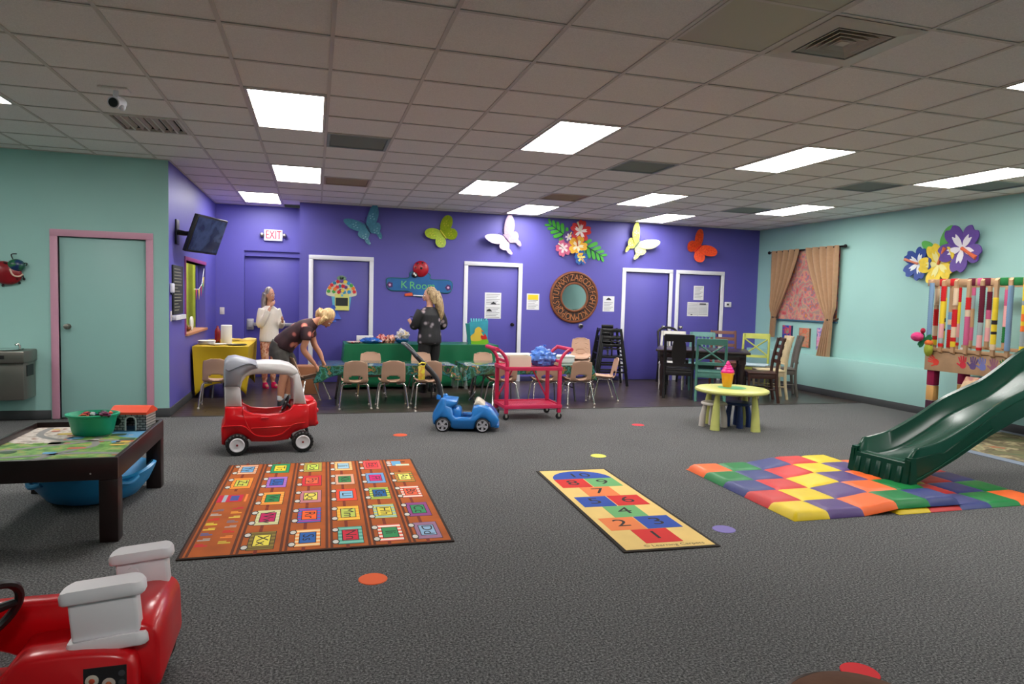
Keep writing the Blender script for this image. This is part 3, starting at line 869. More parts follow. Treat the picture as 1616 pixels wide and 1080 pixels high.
# --- notices
M_paper = mat('notice_paper', (222, 222, 226), 0.7); M_ink = mat('notice_ink', (120, 118, 122), .7); M_ink2 = mat('notice_black', (36, 36, 42), .7)
def notice(label, x, z, w, h, y=YB, kind='lines', lean=0.0):
    t__ = thing('paper_notice', label, 'notice', (0, 0, 0), 0, 'paper notices on the purple wall and doors')
    t__.matrix_world = Z_(x, z, y) @ rot('Z', lean)
    MB().box(-w / 2, w / 2, -h / 2, h / 2, .0, .0025).build('sheet', M_paper, t__, smooth=False)
    b = MB()
    n = int(h / .03)
    for k in range(n):
        zz = h / 2 - .035 - k * .028
        if zz < -h / 2 + .02: break
        if kind == 'yellow' and zz > h / 2 - .11: continue
        if kind == 'crest' and zz > h / 2 - .10: continue
        cols_ = ((-w / 2 + .02, -w * .03), (w * .03, w / 2 - .02)) if kind == 'double' else ((-w / 2 + .025, w / 2 - .025 - .03 * ((k * 7) % 3)),)
        for a, c in cols_: b.box(a, c, zz - .004, zz + .004, .0025, .003)
    b.build('text_lines', M_ink, t__, smooth=False)
    if kind == 'yellow': MB().box(-w / 2 + .02, w / 2 - .02, h / 2 - .11, h / 2 - .02, .0025, .0032).build('heading_panel', mat('notice_yellow', (226, 196, 40), .7), t__, smooth=False)
    if kind in ('crest', 'logo_low', 'logo_left'):
        cx, cy = {'crest': (0, h / 2 - .055), 'logo_low': (.01, -h / 2 + .045), 'logo_left': (-w * .22, h * .14)}[kind]
        b = MB(); b.prism([(cx - .055, cy - .012), (cx - .03, cy + .012), (cx, cy + .03), (cx + .03, cy + .012), (cx + .055, cy - .012), (cx + .05, cy - .02), (cx - .05, cy - .02)], .0026, .0034); b.build('emblem', M_ink2, t__, smooth=False)
    if kind == 'double':
        b = MB().box(w * .08, w * .38, h / 2 - .045, h / 2 - .02, .0026, .0034).box(-w * .33, -w * .25, -h / 2 + .02, -h / 2 + .035, .0026, .0034).box(-.002, .002, -h / 2 + .01, h / 2 - .01, .0026, .003); b.build('emblem', M_ink2, t__, smooth=False)
    return t__
notice('upper white notice on the door left of the round mirror', 3.03, 1.465, .30, .235, YB + .03, 'logo_low')
notice('lower white notice on the door left of the round mirror', 3.03, 1.235, .30, .225, YB + .03, 'logo_left')
notice('white notice with a yellow heading between door and round mirror', 3.765, 1.44, .235, .29, YB, 'yellow')
notice('white notice with dark emblem right of the round mirror', 5.24, 1.435, .23, .285, YB, 'crest')
notice('upright notice topmost on the rightmost door', 7.14, 1.69, .22, .275, YB + .03)
notice('wide double page notice under another on the rightmost door', 7.135, 1.375, .46, .27, YB + .03, 'double')

# thermostat, switches, outlets
t_ = on_wall('thermostat', 'white thermostat box right of the rightmost door', 'thermostat', 7.77, YB, 1.48)
MB().box(-.07, .07, -.05, .05, 0, .03, bev=.008).build('case', M_white, t_); MB().box(-.035, .015, -.015, .02, .03, .032).build('display', mat('lcd_grey', (60, 66, 70), .3), t_)
t_ = on_wall('door_stop', 'small metal wall fitting below the round mirror', 'wall fitting', 4.70, YB, 1.015)
MB().lathe([(.045, 0), (.045, .008), (.03, .015), (.02, .05), (.03, .055), (.026, .07)], 16).build('dome', M_steel, t_); MB().lathe([(.024, .07), (.02, .08)], 16).build('bumper', M_black, t_)
def switch(label, x, y, z, face, name='light_switch'):
    t__ = on_wall(name, label, 'switch' if name == 'light_switch' else 'sensor', x, y, z, face)
    MB().box(-.037, .037, -.06, .06, 0, .007, bev=.003).build('plate', mat('switch_ivory', (214, 206, 200), .4), t__)
    MB().box(-.006, .006, -.014, .014, .007, .018, bev=.002).build('toggle', mat('switch_ivory', (214, 206, 200), .4), t__)
switch('ivory switch plate on the alcove wall left of the exit door', -1.52, AY, 1.15, 'back')
switch('white switch plate on the purple corner below the wall sensor', XL, 8.80, 1.17, 'left')
t_ = on_wall('wall_thermostat', 'small white box on the purple corner beside the blackboard menu', 'thermostat', XL, 8.80, 1.50, 'left')
MB().box(-.06, .06, -.055, .055, 0, .035, bev=.01).build('case', M_white, t_); MB().box(-.03, .03, -.075, -.055, .005, .02, bev=.004).build('knob', M_black, t_)

# blackboard menu with a card tray
t_ = on_wall('blackboard_menu', 'tall black chalk menu board on the purple side wall', 'blackboard', XL, 9.17, 1.48, 'left')
MB().box(-.31, .31, -.295, .295, 0, .02, bev=.003).build('board', mat('blackboard_slate', (36, 40, 36)), t_)
b = MB(); rnd = random.Random(5)
for k in range(14):
    zz = .25 - k * .038
    b.box(-.25, rnd.uniform(-.05, .24), zz - .005, zz + .006, .02, .0208)
b.build('chalk_lines', mat('chalk', (128, 126, 110), .9), t_, smooth=False)
MB().box(-.31, .33, -.36, -.305, 0, .05, bev=.004).build('tray', M_white, t_)
for k in range(6): MB().box(-.29 + .1 * k, -.21 + .1 * k, -.355, -.31, .05, .054).build('card', M_paper, t_, smooth=False)

# exit sign
t_ = on_wall('exit_sign', 'white exit sign with red letters over the alcove door', 'exit sign', -.70, AY, 2.465)
MB().box(-.15, .15, -.095, .095, .0, .05, bev=.006).build('case', M_white, t_)
v_, f_ = text_geo('EXIT', .19); b = MB(); b.add(v_, f_, X=tr(0, 0, .0515) @ Mx.Diagonal((.66, 1.05, 1, 1))); b.add(v_, f_, X=tr(.004, 0, .0516) @ Mx.Diagonal((.66, 1.05, 1, 1))); b.build('lettering', mat('exit_red', (226, 40, 60), .4, emit=.8), t_, smooth=False)
for s in (-1, 1):
    MB().lathe([(.02, 0), (.036, .01), (.034, .05), (.02, .06)], 14, X=tr(s * .185, 0, .03) @ rot('X', 0)).build('lamp_head', M_steel, t_)
    MB().cyl((s * .145, 0, .025), (s * .19, 0, .03), .012, n=8).build('bracket', M_steel, t_)

# television on a swivel arm
t_ = thing('television', 'black flat television tilted on an arm high on the purple side wall', 'television', (XL, 9.16, 2.18))
MB().box(0, .02, -.09, .09, -.15, .15, bev=.006).build('wall_plate', M_black, t_)
MB().tube([(.02, 0, 0), (.10, .02, -.01), (.20, .06, .0)], [.035, .028, .028], 10).build('arm', M_black, t_)
TVX = tr(.34, .10, -.02) @ rot('Z', R(70)) @ rot('X', R(20))
def tvbox(nm, m, *a, **k): MB().box(*a, X=TVX @ rot('Z', 0), **k).build(nm, m, t_)
tvbox('cabinet', M_black, -.37, .37, -.0, .05, -.235, .235, bev=.012)
tvbox('screen', ramp_mat('tv_screen_glass', [(.35, (16, 22, 38)), (.55, (52, 64, 92)), (.7, (30, 38, 60))], 4, .12), -.345, .345, -.004, .0, -.205, .212)
tvbox('back_box', M_black, -.14, .14, .05, .10, -.13, .13, bev=.015)

# ceiling camera
t_ = thing('security_camera', 'small white ceiling camera hanging near the left lights', 'camera', (GX0 - 2.5 * GS, GY0 + 2.68 * GS, CEIL))
MB().box(-.11, .09, -.06, .06, -.012, .004, bev=.004).build('mount_plate', M_tile, t_)
MB().tube([(0, 0, -.01), (.0, -.01, -.05), (.02, -.02, -.07)], .018, 10).build('bracket', M_white, t_)
MB().cyl((.02, .06, -.085), (.0, -.075, -.115), .042, .042, 18).build('housing', M_white, t_)
MB().cyl((.0, -.075, -.1155), (-.001, -.083, -.117), .034, .03, 18).build('lens_ring', M_black, t_)
MB().ball((.05, -.03, -.14), .022, 10).build('sensor_ball', M_white, t_)

# drinking fountain
t_ = on_wall('drinking_fountain', 'stainless steel drinking fountain on the teal wall at left edge', 'drinking fountain', -3.19, YF, .26)
MB().box(-.24, .22, 0, .40, 0, .33, bev=.012).build('cabinet', M_steel, t_)
MB().box(-.25, .24, .40, .53, 0, .37, bev=.018).build('apron', M_steel, t_)
b = MB(); b.lathe([(.02, -.05), (.10, -.045), (.15, -.01), (.165, .004), (.18, .004)], 28, X=tr(-.01, .533, .19) @ rot('X', -pi / 2)); b.build('basin', M_chrome, t_)
MB().tube([(.10, .53, .08), (.10, .565, .08), (.09, .59, .10), (.075, .58, .125)], .011, 10).build('bubbler', M_chrome, t_)
MB().box(.2205, .226, .25, .37, .08, .26).build('side_grille', M_black, t_)
MB().box(-.08, .06, .445, .485, .37, .378, bev=.004).build('push_bar', M_black, t_)

# ladybug wall ornament
t_ = on_wall('ladybug_ornament', 'red metal ladybug ornament on the teal wall at the left edge', 'wall ornament', -3.20, YF, 1.625)
MB().ball((0, 0, 0), (.16, .125, .055), 20, X=tr(-.03, -.01, .03) @ rot('Z', -.3)).build('shell', ramp_mat('ladybug_shell', [(.0, (110, 12, 22)), (.62, (140, 14, 28)), (.66, (30, 8, 10))], 9, .3), t_)
MB().ball((0, 0, 0), (.085, .07, .05), 16, X=tr(.075, .075, .04)).build('head', ramp_mat('ladybug_face', [(.4, (24, 44, 96)), (.55, (40, 110, 60)), (.7, (16, 60, 70))], 14, .3), t_)
MB().tube(smooth_poly([(.03, .03, .08), (.06, -.03, .085), (.11, -.045, .08), (.145, -.02, .06)], 5, False), .009, 6).build('smile', mat('smile_cream', (214, 180, 160), .5), t_)
for (a, c, d_) in (((.05, .13), (.035, .19), (.085, .2)), ((.13, .1), (.18, .1), (.17, .075))):
    MB().tube(smooth_poly([(a[0], a[1], .04), (c[0], c[1], .05), (d_[0], d_[1], .05)], 5, False), .006, 6).build('feeler', M_black, t_)
for (a, c) in (((.09, -.07), (.095, -.115)), ((.13, -.03), (.14, -.07)), ((-.05, -.11), (-.06, -.15))):
    b = MB(); b.tube([(a[0], a[1], .03), (c[0], c[1], .02)], .006, 6); b.ball((c[0], c[1], .02), .013, 8); b.build('foot', M_black, t_)

# --- curtained picture window on the right wall
RX = 8.43
cw = on_wall('curtain_rod', 'dark metal curtain rod over the painted fabric panel', 'curtain rod', RX, 10.32, 2.49, 'right')
MB().cyl((-.96, 0, .07), (.96, 0, .07), .014, n=10).build('rod', M_bronze, cw)
for s in (-1, 1):
    MB().ball((s * .98, 0, .07), .03, 12).build('finial', M_bronze, cw)
    MB().box(s * .90 - .012, s * .90 + .012, -.015, .015, 0, .075, bev=.003).build('bracket', M_bronze, cw)
pn = on_wall('fabric_panel', 'pink, orange and blue mottled fabric panel behind the tan curtains', 'wall hanging', RX, 10.32, 1.86, 'right')
MB().sheet(lambda u, v: (-.80 + 1.6 * u, -.62 + 1.24 * v, .02 + .012 * sin(18 * u)), 40, 4, .008).build('cloth', ramp_mat('confetti_print', [(.30, (176, 56, 70)), (.39, (196, 112, 110)), (.45, (150, 138, 130)), (.50, (200, 150, 120)), (.55, (206, 110, 116)), (.60, (120, 124, 134)), (.66, (206, 96, 64)), (.74, (196, 160, 80))], 7, .85, detail=8), pn)
b = MB().box(-.83, .83, -.65, -.62, .0, .035, bev=.006); b.build('bottom_rail', mat('rail_teal', (58, 100, 120), .5), pn)
M_cur = mat('tan_curtain_cloth', (168, 132, 100), 0.85, noise=(20, .06), sheen=.2)
def curtain(label, s, low):
    """s=-1 left panel, +1 right: gathered to the outer side at the tie, hanging loose below"""
    t__ = on_wall('curtain', label, 'curtain', RX, 10.32, 2.49, 'right')
    top_in, top_out = .10, .87
    def fn(u, v):
        # v: 0 top .. 1 bottom ; tie at v=tie
        L = low; tie = 1.22 / L
        if v < tie:
            k = v / tie
            k2 = k * k * (3 - 2 * k)
            inner = top_in + (.66 - top_in) * (k ** 1.35)
            outer = top_out - .02 * k
            outer = outer + (.80 - outer) * max(0, (k - .85) / .15)
        else:
            k = (v - tie) / (1 - tie)
            inner = .66 - (.20 if s > 0 else .0) * k + (.03 if s < 0 else 0) * k; outer = .80 - (.05 if s > 0 else .0) * k
        x = inner + (outer - inner) * u
        amp = .042 * (.35 + .65 * min(1, abs(outer - inner) / .7))
        if abs(v - tie) < .04: amp *= .6
        z = .10 + amp * sin(u * 2 * pi * 4.5 + 1.5 * v) + .012 * sin(u * 31)
        return (s * x, .02 - L * v - (.06 * u * (v > tie) if s > 0 else 0), z)
    MB().sheet(fn, 60, 36, .006).build('cloth', M_cur, t__)
    MB().tube([(s * .64, -1.22, .06), (s * .72, -1.225, .13), (s * .815, -1.215, .06), (s * .83, -1.2, .0)], .016, 8).build('tie_back', mat('tie_brown', (70, 52, 40), .8), t__)
curtain('tan curtain tied back, the one nearer the purple wall', -1, 1.62)
curtain('long tan curtain tied back, its tail hanging over the wall ledge', 1, 2.05)
art = [(10.73, .24, .40, 'small blue and red canvas on the teal wall, left of three', [(.3, (20, 50, 130)), (.45, (40, 70, 160)), (.55, (190, 50, 60)), (.7, (110, 140, 120))]),
       (10.26, .26, .34, 'small orange and tan striped canvas, middle of three under the window', [(.3, (190, 150, 110)), (.45, (206, 90, 60)), (.55, (160, 140, 110)), (.7, (216, 120, 90))]),
       (9.80, .27, .38, 'small pink and purple canvas beside the curtain tail, right of three', [(.3, (214, 100, 160)), (.45, (226, 170, 190)), (.55, (90, 110, 180)), (.7, (206, 70, 80))])]
for k, (yy, w_, h_, lab, st) in enumerate(art):
    t__ = on_wall('painted_canvas', lab, 'picture', RX, yy, .925, 'right', 'small canvases under the curtained panel')
    MB().box(-w_ / 2, w_ / 2, -h_ / 2, h_ / 2, 0, .035, bev=.004).build('canvas', ramp_mat('canvas_%d' % k, st, 11, .7, stretch=(1, 2.2 if k == 1 else 1, 1)), t__)
    for s in (-1, 1): MB().box(s * w_ / 2 - .006, s * w_ / 2 + .006, -h_ / 2, h_ / 2, 0, .034).build('edge', mat('canvas_edge_%d' % k, [(30, 50, 90), (110, 84, 64), (120, 64, 120)][k], .7), t__, smooth=False)
# bunting and trinkets in the pass-through
t_ = thing('bunting', 'string of little coloured pennants across the pass-through window', 'bunting', (XL - .02, 11.05, 1.62))
MB().tube([(0, -.5, -.12), (0, -.1, -.12), (0, .2, -.04), (0, .4, .2)], .004, 5).build('string', M_white, t_)
for k, (yy, zz, c) in enumerate(((-.35, -.12, (200, 60, 90)), (-.12, -.12, (230, 200, 70)), (.08, -.075, (180, 40, 70)), (.22, -.03, (90, 170, 90)), (.31, .07, (230, 210, 90)))):
    MB().prism([(-.05, 0), (.05, 0), (0, -.15)], 0, .003, X=tr(.004, yy, zz) @ wall_X(0, 0, 0, 'left')).build('pennant', mat('pennant_%d' % k, c, .7), t_, smooth=False)
# ------------------------------------------------------------------ play table and what is on and under it
M_esp = mat('espresso_wood', (36, 20, 18), 0.35, noise=(6, .2))
pt = thing('play_table', 'low dark wooden play table with a printed town board', 'table', (-1.51, 4.995, 0))
W2, D2, TH = .42, .625, .50
for nm, b_ in (('apron_front', (-W2, W2, -D2, -D2 + .025, .37, TH)), ('apron_rear', (-W2, W2, D2 - .025, D2, .37, TH)), ('apron_right', (W2 - .025, W2, -D2 + .025, D2 - .025, .37, TH)), ('apron_left', (-W2, -W2 + .025, -D2 + .025, D2 - .025, .37, TH))):
    MB().box(*b_, bev=.004).build('apron', M_esp, pt)
for sx in (-1, 1):
    for sy in (-1, 1):
        MB().cbox((sx * (W2 - .05), sy * (D2 - .05), .185), (.10, .10, .37), .006).build('leg', M_esp, pt)
MB().box(-W2 + .025, W2 - .025, -D2 + .025, D2 - .025, .45, .462).build('board', ramp_mat('board_green', [(.3, (60, 96, 50)), (.45, (96, 146, 66)), (.55, (128, 164, 88)), (.64, (176, 150, 84)), (.72, (96, 130, 140))], 13, .45, detail=6), pt)
b = MB()
pm = [mat('print_road', (132, 130, 128), .5), ramp_mat('print_city', [(.3, (130, 120, 112)), (.45, (196, 184, 172)), (.55, (214, 206, 198)), (.68, (150, 110, 90))], 16, .45, detail=6), mat('print_water', (92, 150, 190), .5), mat('print_field', (122, 160, 70), .5), mat('print_brick', (178, 96, 72), .5), mat('print_yellow', (206, 176, 70), .5), mat('print_dark', (58, 86, 60), .5)]
b.m = 1; b.prism(smooth_poly([(-.39, .1), (-.1, .05), (.0, .3), (-.05, .59), (-.39, .59)], 4), .4622, .4626)
b.m = 2; b.prism(smooth_poly([(.18, .25), (.39, .15), (.39, .59), (.12, .59)], 4), .4622, .4626)
b.m = 0
for ln in ([(-.38, -.2), (-.1, -.05), (.1, .1), (.12, .55)], [(-.3, .58), (-.28, .3), (-.05, .1), (.3, .05), (.38, -.1)], [(-.1, -.58), (0, -.3), (.15, -.1), (.1, .1)], [(.38, -.35), (.1, -.3), (-.38, -.4)]):
    c_ = smooth_poly(ln, 5, False)
    l_ = [(V((*c_[min(k + 1, len(c_) - 1)], 0)) - V((*c_[max(0, k - 1)], 0))).normalized() for k in range(len(c_))]
    b.rings([[(p[0] - d.y * .022, p[1] + d.x * .022, .4632), (p[0] + d.y * .022, p[1] - d.x * .022, .4632)] for p, d in zip(c_, l_)][:], False, False, closed=False)
rnd = random.Random(2)
for k in range(46):
    b.m = rnd.choice([3, 4, 5, 6, 1, 2, 4])
    x, y, s = rnd.uniform(-.35, .35), rnd.uniform(-.55, .55), rnd.uniform(.015, .05)
    b.prism(rrect(s * 2, s * rnd.uniform(.8, 1.8), s * .35, 2, x, y), .4634, .4637 + .0001 * (k % 4))
b.build('town_print', pm, pt, smooth=False)
for (sx, yy) in ((.28, -D2 - .001), (-.28, -D2 - .001)):
    MB().lathe([(.007, 0), (.006, .003)], 10, X=tr(sx, yy, .41) @ rot('X', pi / 2)).build('screw_cap', M_chrome, pt)

# green tub with little cars
tb = thing('toy_tub', 'green plastic tub full of toy cars on the play table', 'tub', (-1.475, 5.31, .4645))
b = MB(); b.lathe([(.002, .0), (.118, .0), (.128, .02), (.15, .125), (.165, .13), (.167, .142), (.155, .145), (.142, .125), (.118, .02), (.002, .014)], 36, sy=.88, cap=False)
b.build('tub_body', mat('tub_green', (24, 160, 118), .4), tb)
for s in ():
    MB().tube(smooth_poly([(s * .15, -.05, .13), (s * .19, -.03, .126), (s * .19, .03, .126), (s * .15, .05, .13)], 4, False), .008, 6).build('handle', mat('tub_green', (24, 160, 118)), tb)
def toy_car(label, x, y, z, rz, col, lean=0.0):
    b = MB()
    b.m = 0; b.box(-.034, .034, -.015, .015, .006, .018, bev=.004); b.box(-.018, .02, -.013, .013, .018, .029, bev=.005)
    b.m = 1; b.box(-.015, .017, -.0134, .0134, .02, .026, bev=.002)
    for sx in (-.021, .021):
        for sy in (-1, 1): b.cyl((sx, sy * .011, .007), (sx, sy * .0165, .007), .0075, n=10)
    o = b.build('toy_car', [mat('toycar_%d_%d_%d' % col, col, .3), M_black])
    o.location = (x, y, z); o.rotation_euler = (lean, lean * .6, rz)
    return tag(o, label, 'toy car', 'toy cars in the green tub')
tc = [((24, 24, 28), 'black'), ((190, 30, 44), 'red'), ((222, 222, 224), 'white'), ((40, 44, 60), 'navy'), ((150, 24, 50), 'maroon'), ((120, 124, 130), 'silver'), ((30, 60, 140), 'blue'), ((210, 90, 40), 'orange'), ((60, 60, 64), 'charcoal')]
for k, (c, nm) in enumerate(tc):
    a = k * 2.4; r_ = .035 + .055 * ((k * 5) % 9) / 9
    toy_car('tiny %s toy car heaped in the green tub' % nm, -1.475 + r_ * cos(a), 5.31 + r_ * .85 * sin(a), .4645 + .108 + .010 * (k % 3), a * 1.7, c, .25 * ((k % 3) - 1))
    if k < 4: pass
b = MB(); b.lathe([(.002, .0), (.106, .0), (.128, .088), (.002, .098)], 24, X=tr(0, 0, .016), sy=.88); q = b.build('toy_heap', ramp_mat('toy_heap_mix', [(.3, (30, 30, 34)), (.45, (130, 40, 50)), (.55, (70, 76, 84)), (.65, (190, 190, 190))], 60, .4), tb); q['kind'] = 'stuff'
toy_car('purple toy car lying on the rim at the tub front', -1.372, 5.205, .600, .2, (120, 40, 84), .2)

# toy house
th = thing('toy_house', 'small brick toy garage with an orange red roof on the play table', 'toy house', (-1.262, 5.485, .4645), R(-8))
def brick_mat():
    m = bpy.data.materials.new('toy_brick_print'); m.use_nodes = True
    nt = m.node_tree; bs = nt.nodes['Principled BSDF']; bs.inputs['Roughness'].default_value = .6
    tc_ = nt.nodes.new('ShaderNodeTexCoord'); br = nt.nodes.new('ShaderNodeTexBrick')
    mp = nt.nodes.new('ShaderNodeMapping'); mp.inputs['Rotation'].default_value = (R(90), 0, 0)
    br.inputs['Scale'].default_value = 13; br.inputs['Color1'].default_value = lin((150, 146, 140)); br.inputs['Color2'].default_value = lin((176, 168, 160)); br.inputs['Mortar'].default_value = lin((60, 58, 56))
    br.inputs['Mortar Size'].default_value = .04
    nt.links.new(tc_.outputs['Object'], mp.inputs['Vector']); nt.links.new(mp.outputs['Vector'], br.inputs['Vector']); nt.links.new(br.outputs['Color'], bs.inputs['Base Color'])
    return m
M_brk = brick_mat()
w, d_, h_ = .115, .09, .115
arch = [(.07, 0), (.07, .07)] + [(.035 + .035 * cos(a), .07 + .03 * sin(a)) for a in [pi * k / 6 for k in range(1, 6)]] + [(0, .07), (0, 0)]
# front wall with arched doorway
fw_ = [(-w, 0), (.0 - .02, 0)] + [(x - .02, z) for x, z in arch[::-1][0:]] + [(.05, 0), (w, 0), (w, h_), (-w, h_)]
b = MB(); b.prism(fw_, -.008, .0, X=Mx(((1, 0, 0, 0), (0, 0, 1, -d_ + .008), (0, 1, 0, 0), (0, 0, 0, 1)))); b.build('wall', M_brk, th, smooth=False)
MB().box(-w, w, d_ - .008, d_, 0, h_).build('wall', M_brk, th, smooth=False)
for s in (-1, 1): MB().box(s * w - .004, s * w + .004, -d_, d_, 0, h_).build('wall', M_brk, th, smooth=False)
b = MB(); b.prism([(-d_ - .015, 0), (d_ + .015, 0), (d_ + .01, .015), (.02, .05), (-.02, .05), (-d_ - .01, .015)], -w - .012, w + .012, X=tr(0, 0, h_) @ Mx(((0, 0, 1, 0), (1, 0, 0, 0), (0, 1, 0, 0), (0, 0, 0, 1))), bev=0); b.build('roof', mat('roof_orange', (222, 74, 40), .45), th, smooth=False)
b = MB(); b.tube([(x - .02, -d_ - .002, z) for x, z in arch], .006, 6); b.build('door_arch', mat('arch_white', (220, 216, 208), .5), th)
MB().lathe([(.026, 0), (.026, .004), (.018, .005)], 16, X=tr(-.075, -d_ - .001, .065) @ rot('X', pi / 2)).build('wheel_emblem', M_black, th)

# blue dish rocker under the table
rk = thing('rocker_boat', 'round blue plastic rocker lying under the dark play table', 'rocker', (-1.49, 5.36, 0))
b = MB(); n = 48; rings = []
for (r_, z_, wv) in ((.02, .0, 0), (.20, .0, 0), (.28, .03, 0), (.35, .12, 0), (.385, .20, .4), (.395, .235, 1), (.375, .245, 1), (.345, .20, .6), (.30, .10, 0), (.2, .055, 0), (.02, .05, 0)):
    rings.append([(r_ * cos(2 * pi * j / n), r_ * 1.02 * sin(2 * pi * j / n), z_ - .02 * wv + wv * .016 * cos(4 * pi * j / n * 2)) for j in range(n)])
b.rings(rings); b.build('dish', mat('rocker_blue', (38, 140, 200), .35, noise=(4, .08)), rk)
for k in range(4):
    a = pi / 4 + k * pi / 2
    MB().tube(smooth_poly([(.385 * cos(a - .22), .39 * sin(a - .22), .19), (.405 * cos(a), .41 * sin(a), .165), (.385 * cos(a + .22), .39 * sin(a + .22), .19)], 5, False), .018, 8).build('grip', mat('rocker_blue', (38, 140, 200)), rk)
for k in range(7):
    MB().box(-.2, .2, -.006, .006, .055, .064, bev=.003, X=tr(0, -.18 + .06 * k, 0)).build('rib', mat('rocker_blue', (38, 140, 200)), rk)

# ------------------------------------------------------------------ red ride-on in the corner
M_red = mat('toy_red_plastic', (206, 8, 22), 0.3, coat=.15)
M_wht = mat('toy_white_plastic', (234, 229, 233), 0.35)
M_tyre = mat('toy_tyre_black', (20, 20, 22), 0.5)
XZ = lambda y: Mx(((1, 0, 0, 0), (0, 0, 1, y), (0, 1, 0, 0), (0, 0, 0, 1)))    # profile (x,z) extruded along y
ro_ = thing('ride_on_cooker_car', 'red ride-on toy with white post blocks and black steering wheel, bottom left', 'ride-on toy', (-.80, 2.60, 0), R(1))
def prof(poly, y0, y1, nm, m, parent=ro_, bev=.012):
    b = MB(); poly2 = poly
    a = sum(poly[i][0] * poly[(i + 1) % len(poly)][1] - poly[(i + 1) % len(poly)][0] * poly[i][1] for i in range(len(poly)))
    if a < 0: poly2 = poly[::-1]
    q = inset(poly2, bev)
    b.rings([[(x, y0, z) for x, z in q], [(x, y0 + bev, z) for x, z in poly2], [(x, y1 - bev, z) for x, z in poly2], [(x, y1, z) for x, z in q]])
    return b.build(nm, m, parent, angle=50)
# far side wall with the low doorway
prof(smooth_poly([(-.62, .20), (-.62, .32), (-.50, .335), (-.25, .335), (.05, .33), (.10, .30), (.10, .17), (-.1, .10), (-.17, .10), (-.22, .14), (-.3, .17), (-.45, .18)], 3), .17, .25, 'side_wall', M_red)
# near side: fender and sill
prof(smooth_poly([(-.64, .13), (-.62, .22), (-.3, .22), (-.14, .24), (-.08, .32), (.0, .335), (.16, .33), (.245, .30), (.26, .2), (.25, .07), (.2, .05), (-.3, .06), (-.6, .08)], 3), -.27, -.16, 'side_wall', M_red)
# rear hull and seat
prof(smooth_poly([(.02, .06), (.02, .22), (.14, .235), (.17, .29), (.185, .36), (.21, .385), (.275, .38), (.31, .34), (.315, .24), (.315, .17), (.28, .155), (.26, .06)], 3), -.20, .22, 'rear_hull', M_red)
prof([(-.62, .06), (-.62, .10), (.05, .10), (.05, .06)], -.2, .2, 'floor_pan', M_red)
prof(smooth_poly([(-.17, .08), (-.17, .21), (-.1, .23), (.05, .22), (.05, .08)], 3), -.16, .17, 'seat', M_red)
prof(smooth_poly([(-.66, .06), (-.68, .30), (-.62, .42), (-.45, .40), (-.37, .33), (-.36, .1)], 3), -.25, .23, 'dash', M_red)
def post_block(x, y, z0):
    b = MB(); h = .205
    b.box(-.098, .098, -.032, .032, .03, h - .03, bev=.01)
    def flange(z, w, up):
        b.rings([[(px, py, z + zz + up * (.05 - (px / w) ** 2 * .06)) for px, py in rrect(w * 2 * k, .095 * k, .03 * k, 4)] for zz, k in ((0, .94), (.008, 1.0), (.032, 1.0), (.042, .95))])
    flange(-.012, .118, .35); flange(h - .05, .122, .35)
    o = b.build('post_block', M_wht, ro_, angle=50, loc=(x, y, z0))
    o.rotation_euler = (0, R(-5), 0)
    return o
pb = post_block(.165, -.185, .325)
far_block = post_block(.20, .185, .325); far_block.scale = (.88, 1, .88)
MB().prism(smooth_poly([(-.02, .0), (.03, .0), (.02, .055), (.015, .09), (-.015, .09)], 3), 0, .01, X=tr(.17, .12, .36) @ rot('X', pi / 2)).build('buckle_relief', M_wht, ro_)
b = MB(); b.tube([(.0, .095 * cos(2 * pi * k / 28), .095 * sin(2 * pi * k / 28)) for k in range(28)], .013, 8, closed=True)
sw = b.build('steering_wheel', M_black, ro_); sw.scale = (1.15, 1.15, 1.15); sw.location = (-.235, -.03, .395); sw.rotation_euler = (0, R(24), R(-38))
b = MB()
for a in (R(0), R(130), R(230)): b.tube([(.0, 0, 0), (.0, .085 * cos(a), .085 * sin(a))], [.016, .011], 8)
b.ball((0, 0, 0), (.015, .03, .03), 12); q = b.build('steering_hub', M_black, sw)
prof(smooth_poly([(-.42, .34), (-.40, .45), (-.35, .46), (-.28, .41), (-.30, .34)], 3), -.1, .06, 'column_pod', M_red)
b = MB(); b.box(-.03, .03, -.001, .001, -.035, .035, X=tr(-.315, -.101, .41)); b.build('yellow_sticker', mat('sticker_yellow', (226, 190, 40), .4), ro_, smooth=False)
# food sticker
st = MB().box(-.062, .058, -.274, -.271, -.10, .075, X=tr(.175, 0, .215)).build('food_sticker', mat('sticker_black', (34, 32, 34), .4), ro_, smooth=False)
for k, (dx, dz, c) in enumerate(((-.038, .035, (206, 190, 176)), (-.035, -.02, (216, 168, 60)), (.008, .02, (200, 180, 170)), (.01, -.04, (190, 120, 80)))):
    MB().lathe([(.019, 0), (.019, .002), (.012, .0035)], 18, X=tr(.175 + dx, -.274, .215 + dz) @ rot('X', pi / 2)).build('plate_print', mat('plate_print_%d' % k, c, .5), st)
    MB().lathe([(.009, 0), (.006, .002)], 10, X=tr(.175 + dx, -.2776, .215 + dz) @ rot('X', pi / 2)).build('food_print', mat('food_print_%d' % k, [(196, 70, 40), (240, 214, 110), (190, 90, 50), (120, 50, 30)][k], .5), st)
for k in range(4): MB().lathe([(.010, 0), (.010, .002)], 12, X=tr(.175 + .045, -.274, .215 + .05 - .03 * k) @ rot('X', pi / 2)).build('knob_print', mat('knob_print', (70, 68, 72), .4), st)
